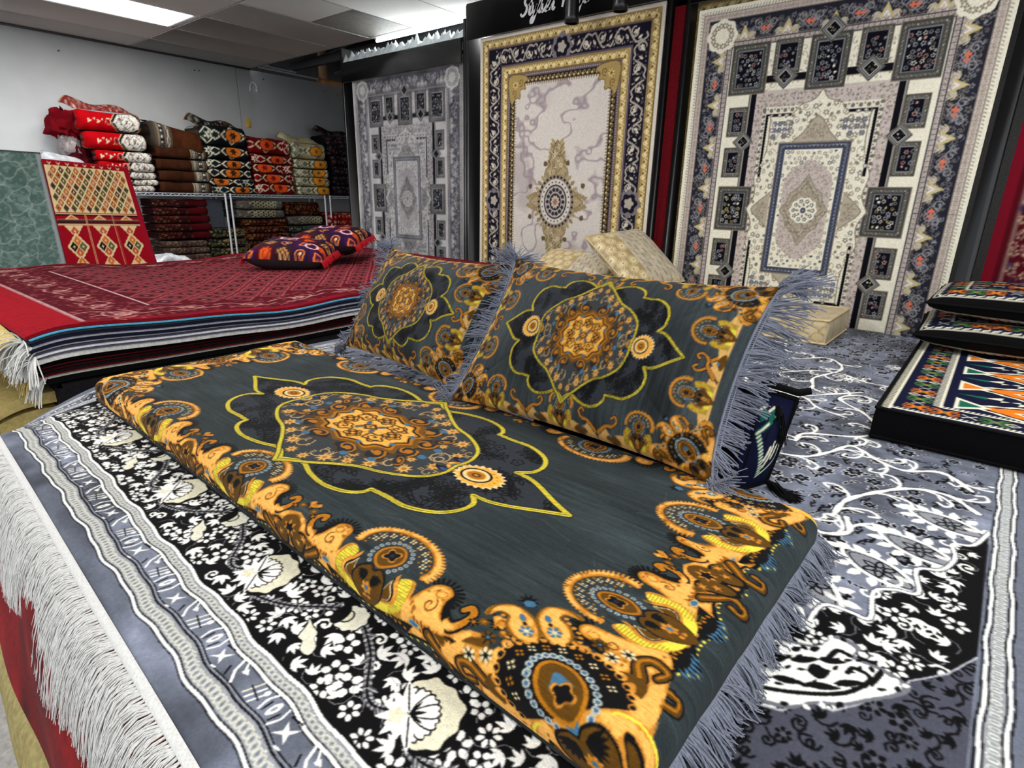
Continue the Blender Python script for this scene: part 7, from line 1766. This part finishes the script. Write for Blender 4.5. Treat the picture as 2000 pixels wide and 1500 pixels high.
# --- under the shelf
def dk(base, cols, seed, step=.05, core=None):
    c, rr = strip(1.3, base, seed); flora(c, 0, 1.3, -.3, .3, step, rr, cols, core or base, cols[0], (.32, .5), (.45, .3, .25), .07); return c.blur(1)
cM = dk((40, 8, 12), [(112, 88, 54), (78, 18, 22)], 11); cM.a[:, 150:] = (66, 6, 12)
cF = dk((56, 46, 42), [(140, 122, 92), (110, 40, 44)], 12, .04); cGo = dk((24, 30, 28), [(168, 140, 78), (120, 108, 74)], 13, .06)
cGy = dk((78, 76, 72), [(160, 152, 130), (110, 90, 70)], 14, .05)
for x in np.arange(.26, .6, .022):
    for y in np.arange(-.3, .3, .026): pass
cGy.rect(.22, .6, -.3, .3, (150, 144, 118))
for i, x in enumerate(np.arange(.235, .6, .042)):
    for y in np.arange(-.29, .3, .05): cGy.ell(x, y + (.025 if i % 2 else 0), .015, .014, (30, 30, 30), n=6)
cRb = dk((40, 12, 12), [(150, 110, 60), (110, 30, 24), (130, 90, 50)], 15, .06); cGl = dk((34, 40, 42), [(150, 146, 110), (130, 130, 100)], 16, .055); cGl.rect(.3, .62, -.3, .3, (60, 66, 70))
cRf = dk((130, 10, 20), [(222, 206, 176), (206, 110, 50)], 17, .08)
zrow = lambda a, b, n: list(np.linspace(a, b, n + 1))
stack(cM, 3.02, 3.72, zrow(.70, .17, 5), 'maroon rugs folded under the shelf', 'dark maroon rug folded under the brown stack', 41, 0, x=SX1 - .04, offs=[.1] * 5)
stack(cF, 3.06, 3.66, zrow(.155, -.48, 7)[:7], 'mottled rugs low under the shelf', 'mottled beige rug folded under the maroon ones', 42, 0, x=SX1 - .02)
stack(cGo, 3.68, 4.26, zrow(.30, -.48, 6)[:6], 'black and gold rugs low under the shelf', 'black and gold rug folded low at the shelf posts', 43, 0, x=SX1 - .05)
stack(cGy, 4.14, 4.86, zrow(.70, .44, 2), 'grey dotted rugs under the shelf', 'grey rug with dotted end folded under the red kilims', 44, 0, x=SX1 - .03, offs=[-.0, .02])
stack(cRb, 4.18, 4.92, zrow(.43, -.20, 6), 'dark red rugs under the shelf', 'dark red and gold rug folded under the grey dotted ones', 45, 0, x=SX1 - .04)
stack(cRb, 4.88, 5.52, [.68, .48], 'maroon covered rugs under the shelf', 'maroon rug folded under the cream kilims', 46, 0, x=SX1 - .05)
stack(cGy, 4.92, 5.54, [.465, .33], 'grey dotted rugs right under the shelf', 'grey rug with dotted end folded under the maroon one', 47, 0, x=SX1 - .04, offs=[.0])
stack(cGl, 4.92, 5.54, zrow(.32, -.18, 5), 'grey leafy rugs under the shelf', 'grey rug with leafy end folded low beside the shelf post', 48, 0, x=SX1 - .03, offs=[.03] * 5)
stack(cRf, 5.62, 6.30, [.52, .25, .02, -.20], 'red floral rugs under the shelf', 'red rug with cream flowers folded at the right under the shelf', 49, 0, x=SX1)
mb = MB(); mb.box(-9.09, -8.98, 3.86, 4.1, FLOOR, .70, b=.01); tag(mb.build('storage_box', mat('grey_box', (120, 128, 140), rough=.7)), 'blue grey box standing against the wall behind the shelf posts', 'box')
blob('white_wrap_bag', (-8.2, 2.55, -.45), (-7.6, 3.1, .03), (210, 214, 220), 'white plastic bag behind the red pile near the leaning kilim', 'bag', 21, gl=film, amp=.05)
blob('clear_plastic_heap', (-8.4, 3.5, -.5), (-7.3, 5.0, -.06), (210, 214, 220), 'low heap of white plastic wrap behind the red pile', 'plastic wrap', 22, gl=film, amp=.05)
